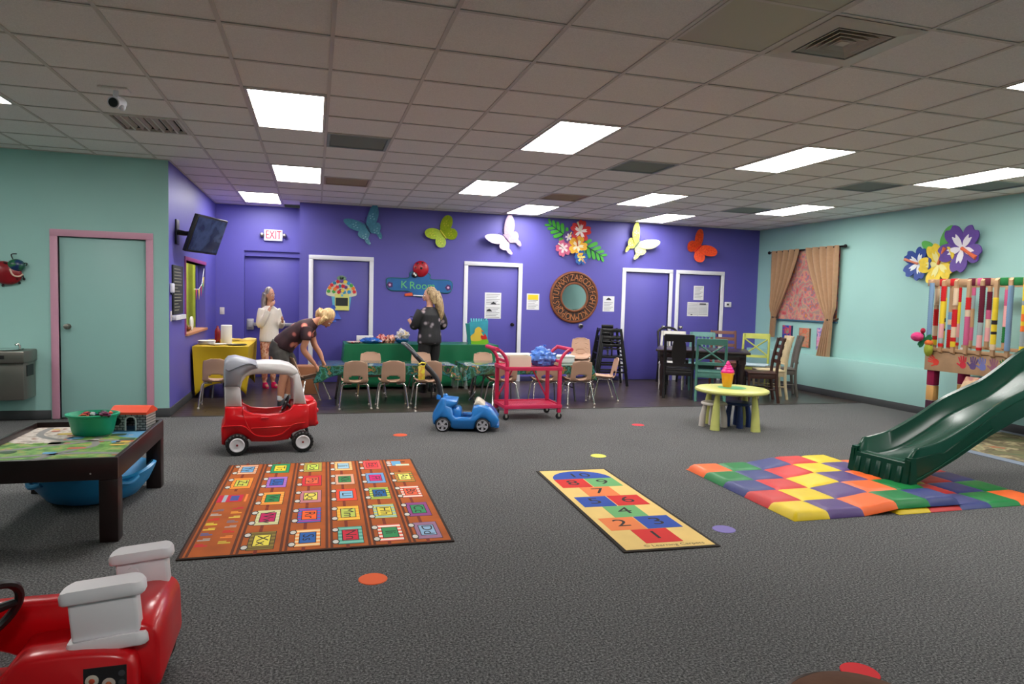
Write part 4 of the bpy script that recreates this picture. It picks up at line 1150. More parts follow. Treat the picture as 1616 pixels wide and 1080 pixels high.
for sx in (-.5, .135):
    for sy in (-1, 1):
        b = MB(); b.m = 0; b.lathe([(.03, -.03), (.085, -.03), (.095, -.015), (.095, .015), (.085, .03), (.03, .03)], 24, X=tr(0, 0, 0) @ rot('X', pi / 2)); b.m = 1; b.lathe([(.001, -.034), (.05, -.036), (.055, -.028), (.055, .028), (.05, .036), (.001, .034)], 20, X=rot('X', pi / 2))
        o = b.build('wheel', [M_tyre, M_wht], ro_, loc=(sx + .06 * (sx > 0), sy * .235 + .02, .096))

# brown padded stool top at the bottom edge
bs = thing('leather_stool', 'round brown leather stool at the bottom edge beside the red dot', 'stool', (1.383, 1.385, 0)); bs.scale = (1, 1, .953)
b = MB(); b.lathe([(.001, .47), (.10, .472), (.165, .462), (.195, .435), (.20, .40), (.19, .37), (.001, .37)], 40); b.build('cushion', mat('brown_leather', (92, 60, 42), .75, noise=(9, .15), bump=(60, .1), spec=.15), bs)
b = MB(); b.tube([(.196 * cos(2 * pi * k / 40), .196 * sin(2 * pi * k / 40), .437) for k in range(40)], .006, 6, closed=True); b.build('piping', mat('leather_piping', (52, 30, 22), .5), bs)
MB().lathe([(.185, .30), (.185, .37)], 32).build('apron', M_esp, bs)
for k in range(4):
    a = pi / 4 + k * pi / 2
    MB().cyl((.14 * cos(a), .14 * sin(a), .32), (.17 * cos(a), .17 * sin(a), 0), .02, .014, 10).build('leg', M_esp, bs)
# ------------------------------------------------------------------ red and white ride-in truck
def side(parent, poly, y0, y1, nm, m, bev=.012, angle=50):
    a = sum(poly[i][0] * poly[(i + 1) % len(poly)][1] - poly[(i + 1) % len(poly)][0] * poly[i][1] for i in range(len(poly)))
    if a < 0: poly = poly[::-1]
    q = inset(poly, bev); b = MB()
    b.rings([[(x, y0, z) for x, z in q], [(x, y0 + bev, z) for x, z in poly], [(x, y1 - bev, z) for x, z in poly], [(x, y1, z) for x, z in q]])
    return b.build(nm, m, parent, angle=angle)
M_gry = mat('toy_grey_plastic', (150, 152, 162), 0.4)
M_wht2 = mat('toy_offwhite_plastic', (204, 200, 200), 0.38)
tk = thing('ride_in_truck', 'red toddler ride-in truck with white roof pillars and grey roof cap', 'toy car', (-.80, 6.53, 0), R(6))
HW = .44
def tkz(cx, cy): return ((cx - 160) / 1029.0, (1020 - .03 * (cx - 160) - cy) / 1029.0)
def P_(*pts): return [tkz(*p) for p in pts]
body_out = P_((165, 915), (160, 760), (172, 745), (188, 700), (192, 568), (335, 566), (345, 585), (375, 605), (430, 630), (560, 640), (700, 630), (765, 592), (795, 548), (915, 545), (935, 560), (940, 760), (920, 775), (860, 790), (790, 820), (770, 845), (755, 880), (600, 898), (420, 895), (395, 860), (350, 830), (290, 822), (230, 845), (200, 880), (195, 925))
for y0, y1 in ((0, .055), (HW - .055, HW)):
    side(tk, body_out, y0, y1, 'side_panel', M_red, .010)
# moulded ridge lines on the visible side
for y_, s in ((-.002, -1), (HW + .002, 1)):
    MB().tube([(x, y_, z) for x, z in smooth_poly(P_((172, 748), (300, 742), (365, 755), (415, 800), (470, 838), (580, 848), (680, 830), (745, 780), (800, 735), (905, 720)), 5, False)], .006, 6).build('fender_ridge', M_red, tk)
    MB().tube([(x, y_, z) for x, z in P_((420, 768), (770, 752))], .005, 6).build('door_ridge', M_red, tk)
    MB().tube([(x, y_, z) for x, z in smooth_poly(P_((345, 560), (350, 640), (385, 740), (420, 800)), 5, False)], .004, 6).build('door_seam', M_red, tk)
    MB().tube([(x, y_, z) for x, z in P_((505, 672), (575, 668))], .007, 6).build('door_grip', M_red, tk)
side(tk, P_((165, 915), (160, 760), (188, 700), (192, 570), (300, 568), (300, 820), (240, 850)), .05, HW - .05, 'rear_panel', M_red, .006)
side(tk, P_((760, 700), (800, 560), (930, 548), (1000, 520), (1018, 545), (1015, 600), (1022, 690), (1012, 762), (945, 768), (800, 700)), .03, HW - .03, 'hood', M_red, .02)
side(tk, P_((905, 505), (990, 505), (1010, 520), (1020, 545), (1018, 590), (950, 590), (915, 545)), .06, HW - .06, 'grille_block', M_red, .014)
for k in (0, 1):
    MB().ball((0, 0, 0), (.03, .03, .03), 12, X=tr(.825, .09 + .26 * k, .40 - .03)).build('headlamp', M_red, tk)
MB().box(.80, .85, .04, HW - .04, .235, .275, bev=.014).build('bumper', M_red, tk)
side(tk, P_((380, 880), (380, 860), (780, 850), (780, 872)), .05, HW - .05, 'floor_pan', M_red, .004)
side(tk, P_((300, 860), (300, 640), (345, 600), (380, 620), (400, 720), (520, 728), (530, 860)), .06, HW - .06, 'seat', M_red, .012)
# pillars and roof
rear_p = P_((192, 570), (186, 380), (188, 300), (310, 370), (325, 400), (338, 568))
front_p = P_((745, 268), (830, 215), (855, 270), (918, 547), (800, 547), (800, 420), (785, 300))
rail = P_((300, 372), (330, 270), (400, 215), (472, 160), (560, 152), (690, 155), (775, 175), (835, 215), (845, 250), (780, 290), (735, 264), (600, 254), (440, 262), (380, 280), (345, 325), (325, 400))
for y0, y1 in ((.02, .085), (HW - .085, HW - .02)):
    side(tk, rear_p, y0, y1, 'pillar', M_wht2, .012); side(tk, front_p, y0, y1, 'pillar', M_wht2, .012); side(tk, rail, y0, y1, 'roof_rail', M_wht2, .012)
side(tk, P_((470, 165), (560, 150), (690, 153), (775, 173), (835, 213), (825, 240), (740, 215), (600, 205), (470, 212)), .05, HW - .05, 'roof', M_wht2, .014)
side(tk, P_((186, 378), (180, 230), (186, 160), (215, 125), (280, 115), (380, 138), (470, 163), (478, 200), (400, 225), (335, 275), (310, 378)), .0, HW, 'roof_cap', M_gry, .02)
for y_ in (-.001, HW + .001):
    MB().tube([(x, y_, z) for x, z in smooth_poly(P_((200, 215), (235, 225), (310, 190), (400, 160), (460, 178)), 5, False)], .005, 6).build('cap_groove', mat('toy_grey_groove', (112, 114, 124), .5), tk)
# steering wheel in the cab
b = MB(); b.tube([(0, .075 * cos(2 * pi * k / 24), .075 * sin(2 * pi * k / 24)) for k in range(24)], .011, 8, closed=True); b.cyl((0, 0, 0), (.10, 0, -.04), .012, n=8); b.tube([(0, -.07, 0), (0, .07, 0)], .01, 6)
q = b.build('steering_wheel', mat('wheel_grey', (60, 64, 70), .5), tk); q.location = (.565, HW / 2, .43); q.rotation_euler = (0, R(25), 0)
def wheel_part(parent, x, y, r, w, hub_m, hub='plain', s=-1):
    b = MB(); n = 32
    b.lathe([(r * .45, -w / 2), (r * .86, -w / 2), (r * .97, -w * .36), (r, -w * .2), (r, w * .2), (r * .97, w * .36), (r * .86, w / 2), (r * .45, w / 2)], n, X=rot('X', pi / 2), cap=False)
    if hub == 'plain':
        for k in range(18):
            a = 2 * pi * k / 18
            b.box(r * .86, r * .985, -w * .50, -w * .2, -r * .05, r * .05, X=rot('Y', a)); b.box(r * .86, r * .985, w * .2, w * .50, -r * .05, r * .05, X=rot('Y', a))
    o = b.build('wheel', M_tyre, parent, loc=(x, y, r))
    h = MB()
    if hub == 'plain':
        h.lathe([(.001, w * .50), (r * .2, w * .52), (r * .45, w * .51), (r * .58, w * .58), (r * .66, w * .52), (r * .66, -w * .52), (r * .58, -w * .58), (r * .45, -w * .51), (r * .2, -w * .52), (.001, -w * .50)], 28, X=rot('X', pi / 2))
        h.build('hub', hub_m, o)
        MB().lathe([(.001, w * .60), (r * .09, w * .59), (r * .1, w * .4), (r * .1, -w * .4), (r * .09, -w * .59), (.001, -w * .60)], 12, X=rot('X', pi / 2)).build('axle_cap', mat('axle_red', (140, 30, 34), .4), o)
    else:
        for q_ in (-1, 1):
            h.lathe([(r * .66, w * .5 * q_), (r * .78, w * .56 * q_), (r * .8, w * .48 * q_), (r * .66, w * .4 * q_), (r * .66, w * .5 * q_)], 28, X=rot('X', pi / 2), cap=False)
            for k in range(5):
                a = 2 * pi * k / 5 + pi / 2
                h.add([(r * .08, w * .5 * q_, -r * .11), (r * .7, w * .52 * q_, -r * .2), (r * .7, w * .52 * q_, r * .2), (r * .08, w * .5 * q_, r * .11), (r * .08, w * .3 * q_, -r * .11), (r * .7, w * .3 * q_, -r * .2), (r * .7, w * .3 * q_, r * .2), (r * .08, w * .3 * q_, r * .11)],
                      [(0, 1, 2, 3), (7, 6, 5, 4), (0, 4, 5, 1), (1, 5, 6, 2), (2, 6, 7, 3), (3, 7, 4, 0)], X=rot('Y', a))
        h.build('hub', hub_m, o)
        MB().lathe([(.001, w * .6), (r * .16, w * .58), (r * .18, w * .3), (r * .18, -w * .3), (r * .16, -w * .58), (.001, -w * .6)], 14, X=rot('X', pi / 2)).build('axle_cap', hub_m, o)
    return o
for x_ in (.133, .70):
    for y_ in (-.015, HW + .015): wheel_part(tk, x_, y_, .098, .075, M_wht)

# ------------------------------------------------------------------ blue push car with a long black handle
M_blu = mat('toy_blue_plastic', (38, 122, 200), 0.3, coat=.2)
M_blu2 = mat('toy_dark_blue_plastic', (44, 70, 150), 0.35)
pc = thing('push_car', 'blue toddler push car with silver spoked wheels and a long black push handle', 'toy car', (1.245, 7.37, 0), R(-15))
def pz(cx, cy): return ((cx - 255) / 955.0, (897 + .012 * (cx - 255) - cy) / 985.0)
def Q_(*pts): return [pz(*p) for p in pts]
PW = .40
out = Q_((262, 810), (254, 740), (262, 690), (300, 610), (335, 560), (345, 535), (378, 533), (392, 556), (400, 620), (455, 640), (470, 720), (500, 745), (560, 742), (650, 745), (672, 720), (672, 660), (690, 625), (740, 612), (810, 622), (870, 655), (915, 705), (935, 735), (955, 765), (940, 800), (915, 850), (870, 850), (855, 790), (810, 755), (760, 752), (715, 790), (700, 850), (690, 870), (480, 868), (450, 850), (440, 790), (400, 750), (340, 748), (295, 785), (285, 830))
for y0, y1 in ((0, .07), (PW - .07, PW)): side(pc, out, y0, y1, 'side_panel', M_blu, .016)
side(pc, Q_((265, 810), (256, 740), (300, 612), (335, 560), (400, 556), (510, 568), (508, 605), (480, 625), (440, 640), (420, 720), (400, 745), (300, 780)), .02, PW - .02, 'seat_back', M_blu, .016)
side(pc, Q_((420, 720), (460, 655), (520, 655), (545, 680), (560, 740), (480, 800)), .05, PW - .05, 'seat', M_blu, .014)
side(pc, Q_((480, 865), (480, 790), (700, 800), (700, 868)), .06, PW - .06, 'floor_pan', M_blu2, .006)
side(pc, Q_((665, 720), (672, 660), (690, 622), (730, 605), (810, 618), (870, 650), (915, 700), (940, 745), (950, 775), (925, 835), (870, 800), (780, 740), (700, 745)), .02, PW - .02, 'hood', M_blu, .022)
side(pc, Q_((790, 622), (812, 610), (872, 648), (915, 700), (925, 720), (900, 722), (850, 668)), .09, PW - .09, 'hood_panel', M_blu2, .010)
side(pc, Q_((685, 612), (712, 560), (735, 560), (795, 605), (815, 628), (760, 632)), .05, PW - .05, 'dash_cowl', mat('cowl_ivory', (206, 196, 178), .45), .012)
b = MB(); b.tube([(0, .055 * cos(2 * pi * k / 20), .055 * sin(2 * pi * k / 20)) for k in range(20)], .009, 6, closed=True); b.tube([(0, -.05, 0), (0, .05, 0)], .008, 6); b.cyl((0, 0, 0), (.07, 0, -.05), .009, n=8)
q = b.build('steering_wheel', M_black, pc); q.location = (.425, PW / 2, .375); q.rotation_euler = (0, R(35), 0)
for y_ in (.06, PW - .06):
    MB().ball((0, 0, 0), (.022, .03, .028), 12, X=tr(.665, y_, .185)).build('headlamp', mat('lamp_lens', (206, 200, 214), .15), pc)
MB().box(.675, .735, .03, PW - .03, .045, .085, bev=.014).build('bumper', M_blu, pc)
MB().box(.028, .075, .14, .26, .33, .38, bev=.012).build('handle_socket', M_blu, pc)
hp = smooth_poly([(.075, PW / 2, .34), (.055, PW / 2, .47), (.01, PW / 2, .58), (-.10, PW / 2, .70), (-.22, PW / 2, .82), (-.27, PW / 2, .865)], 6, False)
M_hnd = mat('handle_black', (34, 34, 38), .45)
MB().tube(hp, [.028] * (len(hp) - 6) + [.024, .022, .02, .02, .018, .018], 12).build('push_handle', M_hnd, pc)
lp = smooth_poly([(-.20, PW / 2, .80), (-.25, PW / 2 - .06, .86), (-.33, PW / 2 - .07, .935), (-.37, PW / 2, .95), (-.33, PW / 2 + .07, .935), (-.25, PW / 2 + .06, .86)], 5)
MB().tube(lp, .015, 8, closed=True).build('grip_loop', mat('grip_grey', (74, 76, 84), .5), pc)
for x_ in (.115, .552):
    for y_ in (-.005, PW + .005): wheel_part(pc, x_, y_, .079, .055, mat('hub_silver', (190, 188, 196), .3, metal=.4), 'spoke')
tg = thing('hang_tag', 'yellow hang tag clipped to the black push handle', 'tag', (1.09, 7.18, .76))
b = MB(); b.box(-.035, .035, -.004, .004, -.165, -.02, bev=.003); b.build('card', ramp_mat('tag_print', [(.4, (228, 216, 60)), (.55, (214, 150, 60)), (.7, (236, 226, 120))], 14, .5), tg)
MB().tube([(-.03, 0, .0), (0, 0, .018), (.045, 0, .01), (.03, 0, -.02), (-.02, 0, -.022)], .008, 6, closed=True).build('clip', mat('tag_yellow', (226, 206, 50), .5), tg)

# ------------------------------------------------------------------ raspberry pink cart
M_pnk = mat('cart_raspberry_metal', (206, 40, 84), 0.4)
ct = thing('utility_cart', 'raspberry pink two shelf cart on castors beside the child tables', 'cart', (2.24, 7.92, 0))
CW, CD = .68, .46
def post(x, y, lean):
    b = MB(); b.box(-.022, .022, -.022, .022, .085, .62, bev=.003); return b.build('post', M_pnk, ct, loc=(x, y, 0))
for x_ in (.0, CW):
    for y_ in (0, CD): post(x_, y_, 0)
for z_ in (.17, .64):
    fr = MB()
    fr.box(-.03, CW + .03, -.03, -.012, z_ - .03, z_ + .015, bev=.002).box(-.03, CW + .03, CD + .012, CD + .03, z_ - .03, z_ + .015, bev=.002).box(-.03, -.012, -.012, CD + .012, z_ - .03, z_ + .015, bev=.002).box(CW + .012, CW + .03, -.012, CD + .012, z_ - .03, z_ + .015, bev=.002)
    sh = fr.build('shelf', M_pnk, ct)
    slm = MB().box(0, .022, -.012, CD + .012, z_ - .012, z_, bev=.001).mesh('slat', M_pnk)
    for k in range(23): link('slat', slm, sh, (-.008 + k * .0305, 0, 0))
for s, x_ in ((-1, 0.0), (1, CW)):
    for y_ in (0, CD):
        MB().tube(smooth_poly([(x_, y_, .60), (x_, y_, .70), (x_ + s * .03, y_, .78), (x_ + s * .09, y_, .845), (x_ + s * .14, y_, .87)], 4, False), .021, 8).build('handle_arm', M_pnk, ct)
    MB().tube([(x_ + s * .135, -.03, .868), (x_ + s * .135, CD + .03, .868)], .025, 10).build('handle_bar', M_pnk, ct)
    MB().box(x_ - .01 + s * .005, x_ + .01 + s * .005, -.0, CD, .70, .735, bev=.003).build('end_rail', M_pnk, ct)
for (x0, x1) in ((.0, .22), (CW, CW - .22)):
    MB().tube([(x0, CD, .20), (x1 + (x1 - x0) * .0, CD, .60)], .01, 6).build('brace', M_pnk, ct)
for x_ in (.0, CW):
    for y_ in (0, CD):
        b = MB(); b.lathe([(.012, -.012), (.036, -.012), (.04, -.006), (.04, .006), (.036, .012), (.012, .012)], 20, X=tr(x_, y_, .04) @ rot('X', pi / 2)); w_ = b.build('castor', M_tyre, ct)
        b = MB(); b.box(x_ - .014, x_ + .014, y_ - .019, y_ - .015, .035, .085).box(x_ - .014, x_ + .014, y_ + .015, y_ + .019, .035, .085).box(x_ - .018, x_ + .018, y_ - .019, y_ + .019, .08, .088).cyl((x_, y_ - .02, .04), (x_, y_ + .02, .04), .01, n=8); b.build('fork', M_chrome, w_)
bx = thing('cardboard_box', 'open cream box on the pink cart top shelf', 'box', (2.45, 8.16, .6405))
b = MB(); b.box(-.14, .14, -.10, .10, 0, .012); b.build('base', mat('cream_card', (214, 204, 184), .7), bx)
for a in ((-.14, .14, -.10, -.094), (-.14, .14, .094, .10), (-.14, -.134, -.094, .094), (.134, .14, -.094, .094)): MB().box(a[0], a[1], a[2], a[3], .012, .13).build('panel', mat('cream_card', (214, 204, 184)), bx, smooth=False)
bg = MB()
def crumple(u, v, rx, ry, rz_, seed, k=.2):
    a, t_ = 2 * pi * u, pi * v
    d = V((cos(a) * sin(t_), sin(a) * sin(t_), cos(t_)))
    q = 1 + k * mnoise.noise(d * 2.6 + V((seed, 0, 0))) + k * .6 * mnoise.noise(d * 6 + V((0, seed, 0)))
    return (d.x * rx * q, d.y * ry * q, max(-rz_ * .8, d.z * rz_ * q))
b = MB(); b.sheet(lambda u, v: crumple(u, v, .16, .13, .12, 3.1, .35), 36, 20); b.ball((-.03, 0, .11), (.045, .04, .05), 12)
pbag = thing('plastic_bag', 'crumpled blue plastic bag on the pink cart', 'bag', (2.775, 8.16, .738))
b.build('bag_body', mat('blue_film', (90, 140, 226), .25, noise=(14, .3), coat=.3), pbag, angle=25)
MB().sheet(lambda u, v: (.04 * (u - .5) + .03 * sin(9 * v), .02 * cos(7 * u), .10 + .07 * v), 8, 6, .003).build('bag_handle', mat('blue_film', (90, 140, 226)), pbag)
# ------------------------------------------------------------------ tables with cloths
M_tleg = mat('folding_leg_grey', (120, 120, 122), 0.35, metal=.8)
M_ttop = mat('folding_table_white', (205, 203, 198), 0.5)
def folding_table(name, label, x0, x1, y0, y1, h, group=None):
    t__ = thing(name, label, 'table', ((x0 + x1) / 2, (y0 + y1) / 2, 0), 0, group)
    W, D = (x1 - x0) / 2, (y1 - y0) / 2
    MB().box(-W, W, -D, D, h - .04, h, bev=.012).build('tabletop', M_ttop, t__)
    for s in (-1, 1):
        x = s * (W - .28)
        for q in (-1, 1):
            b = MB(); b.tube([(x, q * (D - .1), h - .04), (x + s * .06, q * (D - .08), .02)], .014, 8); b.cyl((x + s * .06, q * (D - .08), 0), (x + s * .06, q * (D - .08), .03), .018, n=8); b.build('leg', M_tleg, t__)
        b = MB(); b.tube([(x + s * .03, -(D - .09), .2), (x + s * .03, D - .09, .2)], .010, 6); b.build('stretcher', M_tleg, t__)
        b = MB(); b.tube([(x, 0, h - .05), (x - s * .2, 0, h - .06), (x + s * .03, 0, .2)], .008, 6); b.build('brace', M_tleg, t__)
    return t__
def cloth(name, label, x0, x1, y0, y1, h, drop, m, seed=1, wav=.018, group=None, rz=0.0, th=.003, corner=0.06):
    """a cloth over a rectangular table: flat top, rippled skirt, corners hanging lower"""
    cx, cy = (x0 + x1) / 2, (y0 + y1) / 2
    W, D = (x1 - x0) / 2 + .012, (y1 - y0) / 2 + .012
    per = []
    def edge(ax, ay, bx, by, n):
        for k in range(n): per.append((ax + (bx - ax) * k / n, ay + (by - ay) * k / n, k / n))
    n1, n2 = int(max(12, W * 2 / .035)), int(max(10, D * 2 / .035))
    edge(-W, -D, W, -D, n1); edge(W, -D, W, D, n2); edge(W, D, -W, D, n1); edge(-W, D, -W, -D, n2)
    N = len(per); rings = []
    nsk = 7
    rings.append([(px * .992, py * .985, h + th + .001) for px, py, _ in per])
    for k in range(nsk + 1):
        f = k / nsk; r = []
        for i, (px, py, t_) in enumerate(per):
            L = math.hypot(px, py)
            d = drop[0] if (py <= -D + 1e-6) else drop[1]
            cn = max(0, 1 - min(abs(abs(px) - W) + abs(abs(py) - D), .25) / .25)
            w = wav * f * (sin(i * .75 + seed) + .6 * sin(i * .31 + 2 * seed)) + .05 * cn * f
            nx, ny = (0, math.copysign(1, py)) if abs(abs(py) - D) < 1e-6 else (math.copysign(1, px), 0)
            if cn > .9: nx, ny = px / L * 1.2, py / L * 1.2
            r.append((px + nx * w, py + ny * w, h + th - (d + corner * cn * cn) * f - (.006 if f > 0 else 0)))
        rings.append(r)
    b = MB(); b.rings(rings, True, False)
    o = b.build(name, m, None, angle=60)
    o.location = (cx, cy, 0); o.rotation_euler = (0, 0, rz)
    sol = o.modifiers.new('thickness', 'SOLIDIFY'); sol.thickness = th; sol.offset = -1
    return tag(o, label, 'tablecloth', group)
M_jungle = ramp_mat('jungle_film_print', [(.0, (14, 40, 38)), (.33, (22, 64, 54)), (.42, (34, 96, 58)), (.46, (58, 128, 124)), (.50, (22, 58, 52)), (.55, (40, 100, 70)), (.575, (170, 88, 60)), (.60, (52, 116, 54)), (.66, (20, 50, 48)), (.76, (128, 66, 60))], 8.5, .18, detail=5, coat=.6)
M_film = mat('clear_film', (196, 210, 206), .12, alpha=.35, coat=.5)
M_green = mat('green_plastic_cover', (12, 104, 66), .38, noise=(3, .12), coat=.1)
folding_table('folding_table', 'low child table at left under a jungle print cloth', .07, 1.88, 9.22, 9.98, .53, 'child height folding tables')
cloth('jungle_tablecloth', 'jungle print plastic cloth on the left child table', .07, 1.88, 9.22, 9.98, .53, (.115, .12), M_jungle, 1, .012, 'jungle print plastic cloths', corner=.10)
folding_table('folding_table', 'low child table behind the pink cart under a jungle print cloth', 2.03, 3.90, 9.22, 9.98, .53, 'child height folding tables')
cloth('jungle_tablecloth', 'jungle print plastic cloth on the child table behind the pink cart', 2.03, 3.90, 9.22, 9.98, .53, (.115, .12), M_jungle, 4, .012, 'jungle print plastic cloths', corner=.10)
# clear covers bunched at the facing ends of the two tables
for s, x_, lab in ((1, 1.90, 'clear plastic sheet hanging off the right end of the left child table'), (-1, 2.01, 'clear plastic sheet hanging off the left end of the table behind the pink cart')):
    b = MB(); b.sheet(lambda u, v: (x_ + s * (-.16 + .16 * min(1, v * 2.2) + .035 * sin(3 * u * pi) * v - .04 * max(0, v - .5)), 9.19 - .03 * v + .42 * u + .02 * sin(11 * u + 5 * v), .545 - max(0, v - .28) * .46 + .006 * sin(14 * u)), 14, 14, .0)
    o = b.build('clear_cover', M_film); tag(o, lab, 'plastic sheet', 'clear covers on the child tables')
folding_table('folding_table', 'long table against the purple wall under the green cover', .46, 2.90, 10.88, 11.62, .705)
cloth('green_table_cover', 'long plain green cover to the floor on the table by the wall', .46, 2.90, 10.88, 11.62, .705, (.665, .665), M_green, 2, .012, corner=.0)

# yellow stretch cover with arched openings
yt = folding_table('folding_table', 'table in the alcove under the yellow stretch cover', -1.58, -.90, 10.08, 11.52, .715)
def stretch():
    W, D, H = .355, .735, .722
    b = MB()
    per = []
    for (ax, ay, bx, by) in ((-W, -D, W, -D), (W, -D, W, D), (W, D, -W, D), (-W, D, -W, -D)):
        for k in range(24): per.append((ax + (bx - ax) * k / 24, ay + (by - ay) * k / 24, k / 24, abs(ax - bx) > .1))
    rings = [[(px * .98, py * .99, H + .003) for px, py, _, _ in per]]
    for k in range(11):
        f = k / 10; r = []
        for px, py, t_, long_ in per:
            bow = sin(pi * t_)
            hem = .04 + (.17 if long_ else .24) * bow ** .7
            z_ = H - (H - hem) * f
            pinch = .05 * sin(pi * f) * bow
            sx = px * (1 - .08 * f); sy = py * (1 - .05 * f)
            if long_: sy *= 1 - pinch * 1.2
            else: sx *= 1 - pinch * 2.2
            r.append((sx, sy, z_))
        rings.append(r)
    b.rings(rings, True, False)
    o = b.build('yellow_table_cover', mat('yellow_stretch_fabric', (206, 172, 10), .6, noise=(3, .05)), None, angle=60)
    o.location = (-1.24, 10.80, 0)
    sol = o.modifiers.new('thickness', 'SOLIDIFY'); sol.thickness = .003
    return tag(o, 'bright yellow stretch cover with arched hem on the alcove table', 'tablecloth')
stretch()

# ------------------------------------------------------------------ school chairs
M_tan = mat('chair_tan_shell', (184, 148, 124), 0.45)
def shell_chair(label, loc, rz, tilt=0.0, legs=True, group='tan child chairs'):
    t__ = thing('school_chair', label, 'chair', loc, rz, group)
    # profile (y, z): front lip -> seat -> curve -> back top; local +y = front
    prof_ = smooth_poly([(.195, .305), (.175, .335), (.10, .345), (.0, .335), (-.10, .332), (-.165, .355), (-.19, .42), (-.205, .50), (-.225, .585), (-.232, .635)], 5, False)
    n = len(prof_) - 1; nu = 22
    def half(v):
        k = v / n
        if k < .45: return .165 + .012 * sin(pi * k / .45)
        if k < .62: return .155
        return .155 - .03 * ((k - .62) / .38) ** 3
    b = MB(); verts = []; faces = []
    for v in range(n + 1):
        y, z = prof_[v]
        k = v / n
        w = half(v)
        if k > .93: w *= 1 - .35 * ((k - .93) / .07) ** 2
        if k < .05: w *= .93
        for u in range(nu + 1):
            q = 2 * u / nu - 1
            dish = .022 * (q * q)
            if k < .5: verts.append((w * q, y, z + dish * .9 + (.012 if abs(q) > .9 else 0)))
            else: verts.append((w * q, y + dish * 1.1, z - (.02 * q ** 4 if k > .95 else 0)))
    for v in range(n):
        k = (v + .5) / n
        for u in range(nu):
            q = 2 * (u + .5) / nu - 1
            if ((q / .58) ** 2 + ((k - .625) / .065) ** 2) < 1: continue
            i = v * (nu + 1) + u
            faces.append((i, i + 1, i + nu + 2, i + nu + 1))
    b.add(verts, faces)
    o = b.build('seat_shell', M_tan, t__, angle=50)
    sol = o.modifiers.new('thickness', 'SOLIDIFY'); sol.thickness = .010; sol.offset = 0
    for s in (-1, 1):
        for (yt_, yf, nm) in ((-.10, -.20, 0), (.10, .17, 1)):
            b = MB(); b.tube(smooth_poly([(s * .05, yt_, .318), (s * .12, yt_, .318), (s * .155, yt_ + (yf - yt_) * .05, .305), (s * .172, yt_ + (yf - yt_) * .25, .25), (s * .20, yf, .018)], 4, False), .0105, 8)
            l_ = b.build('leg', M_chrome, t__)
            MB().lathe([(.012, 0), (.016, .004), (.016, .018), (.011, .024)], 10, X=tr(s * .2005, yf, 0)).build('glide', mat('glide_grey', (190, 180, 168), .4, metal=.3), l_)
        MB().tube([(s * .11, -.11, .32), (s * .11, .11, .322)], .009, 8).build('side_rail', M_chrome, t__)
    return t__
ch0 = shell_chair('tan school chair at the left table, front row, first from the left', (.51, 9.135, 0), 0)
ch0['group'] = 'tan child chairs'
G_ = 'tan child chairs'
dup(ch0, (.995, 9.14, 0), R(-1), 'tan school chair at the left table, front row, middle', G_)
dup(ch0, (1.475, 9.14, 0), R(2), 'tan school chair behind the blue push car handle', G_)
dup(ch0, (.80, 10.12, 0), R(180), 'tan school chair on the far side of the left table, left of two', G_)
dup(ch0, (1.56, 10.10, 0), R(183), 'tan school chair on the far side of the left table, right of two', G_)
dup(ch0, (2.52, 10.14, 0), R(178), 'tan school chair on the far side of the right table behind the cart handle', G_)
dup(ch0, (2.52, 9.15, 0), R(4), 'tan school chair half hidden by the left posts of the pink cart', G_)
dup(ch0, (3.14, 9.14, 0), R(-6), 'tan school chair half hidden by the right posts of the pink cart', G_)
dup(ch0, (3.64, 9.14, 0), R(-3), 'tan school chair right of the pink cart, its back to the camera', G_)
dup(ch0, (4.17, 9.45, 0), R(78), 'tan school chair seen from the side at the right table end', G_)
dup(ch0, (-1.20, 9.40, 0), R(3), 'tan school chair before the yellow table, left of the red truck', G_)
held = dup(ch0, (-.02, 9.40, .035), R(-72), 'tan school chair being moved by the bending person', G_)
held.rotation_euler = (R(6), R(-10), R(-72))
stz = [0, .075, .15, .225]
for k, z_ in enumerate(stz):
    lab = ['bottom', 'second from bottom', 'second from top', 'topmost'][k]
    dup(ch0, (4.20 + .004 * k, 10.45 + .012 * k, z_), R(150 + 2 * k), 'tan school chair, %s of the stack left of the black high chairs' % lab, 'stacked tan chairs')
# ------------------------------------------------------------------ things on the tables
M_foam = mat('foam_white', (216, 214, 212), .6)
def obj1(name, label, cat, b, m, loc, rz=0, group=None, angle=38):
    o = b.build(name, m, None, loc=loc, rz=rz, angle=angle); return tag(o, label, cat, group)
GT = .7125
obj1('paper_plate', 'stack of red rimmed paper plates at the left end of the green table', 'plates', MB().lathe([(.002, 0), (.075, 0), (.115, .018), (.118, .03), (.075, .014), (.002, .014)], 28), ramp_mat('plate_red_print', [(.4, (206, 60, 70)), (.5, (216, 200, 196)), (.62, (60, 60, 70))], 18), (.60, 11.05, GT))
obj1('white_carton', 'white paper carton on the green table', 'box', MB().box(-.13, .13, -.07, .07, 0, .11, bev=.004), M_foam, (.78, 11.28, GT))
b = MB(); b.sheet(lambda u, v: crumple(u, v, .16, .09, .05, 7.7, .3), 28, 14); obj1('blue_packet', 'blue film packet on the green table beside the carton', 'packet', b, mat('packet_blue', (40, 90, 170), .25, noise=(16, .3), coat=.3), (.86, 11.06, GT + .042), angle=25)
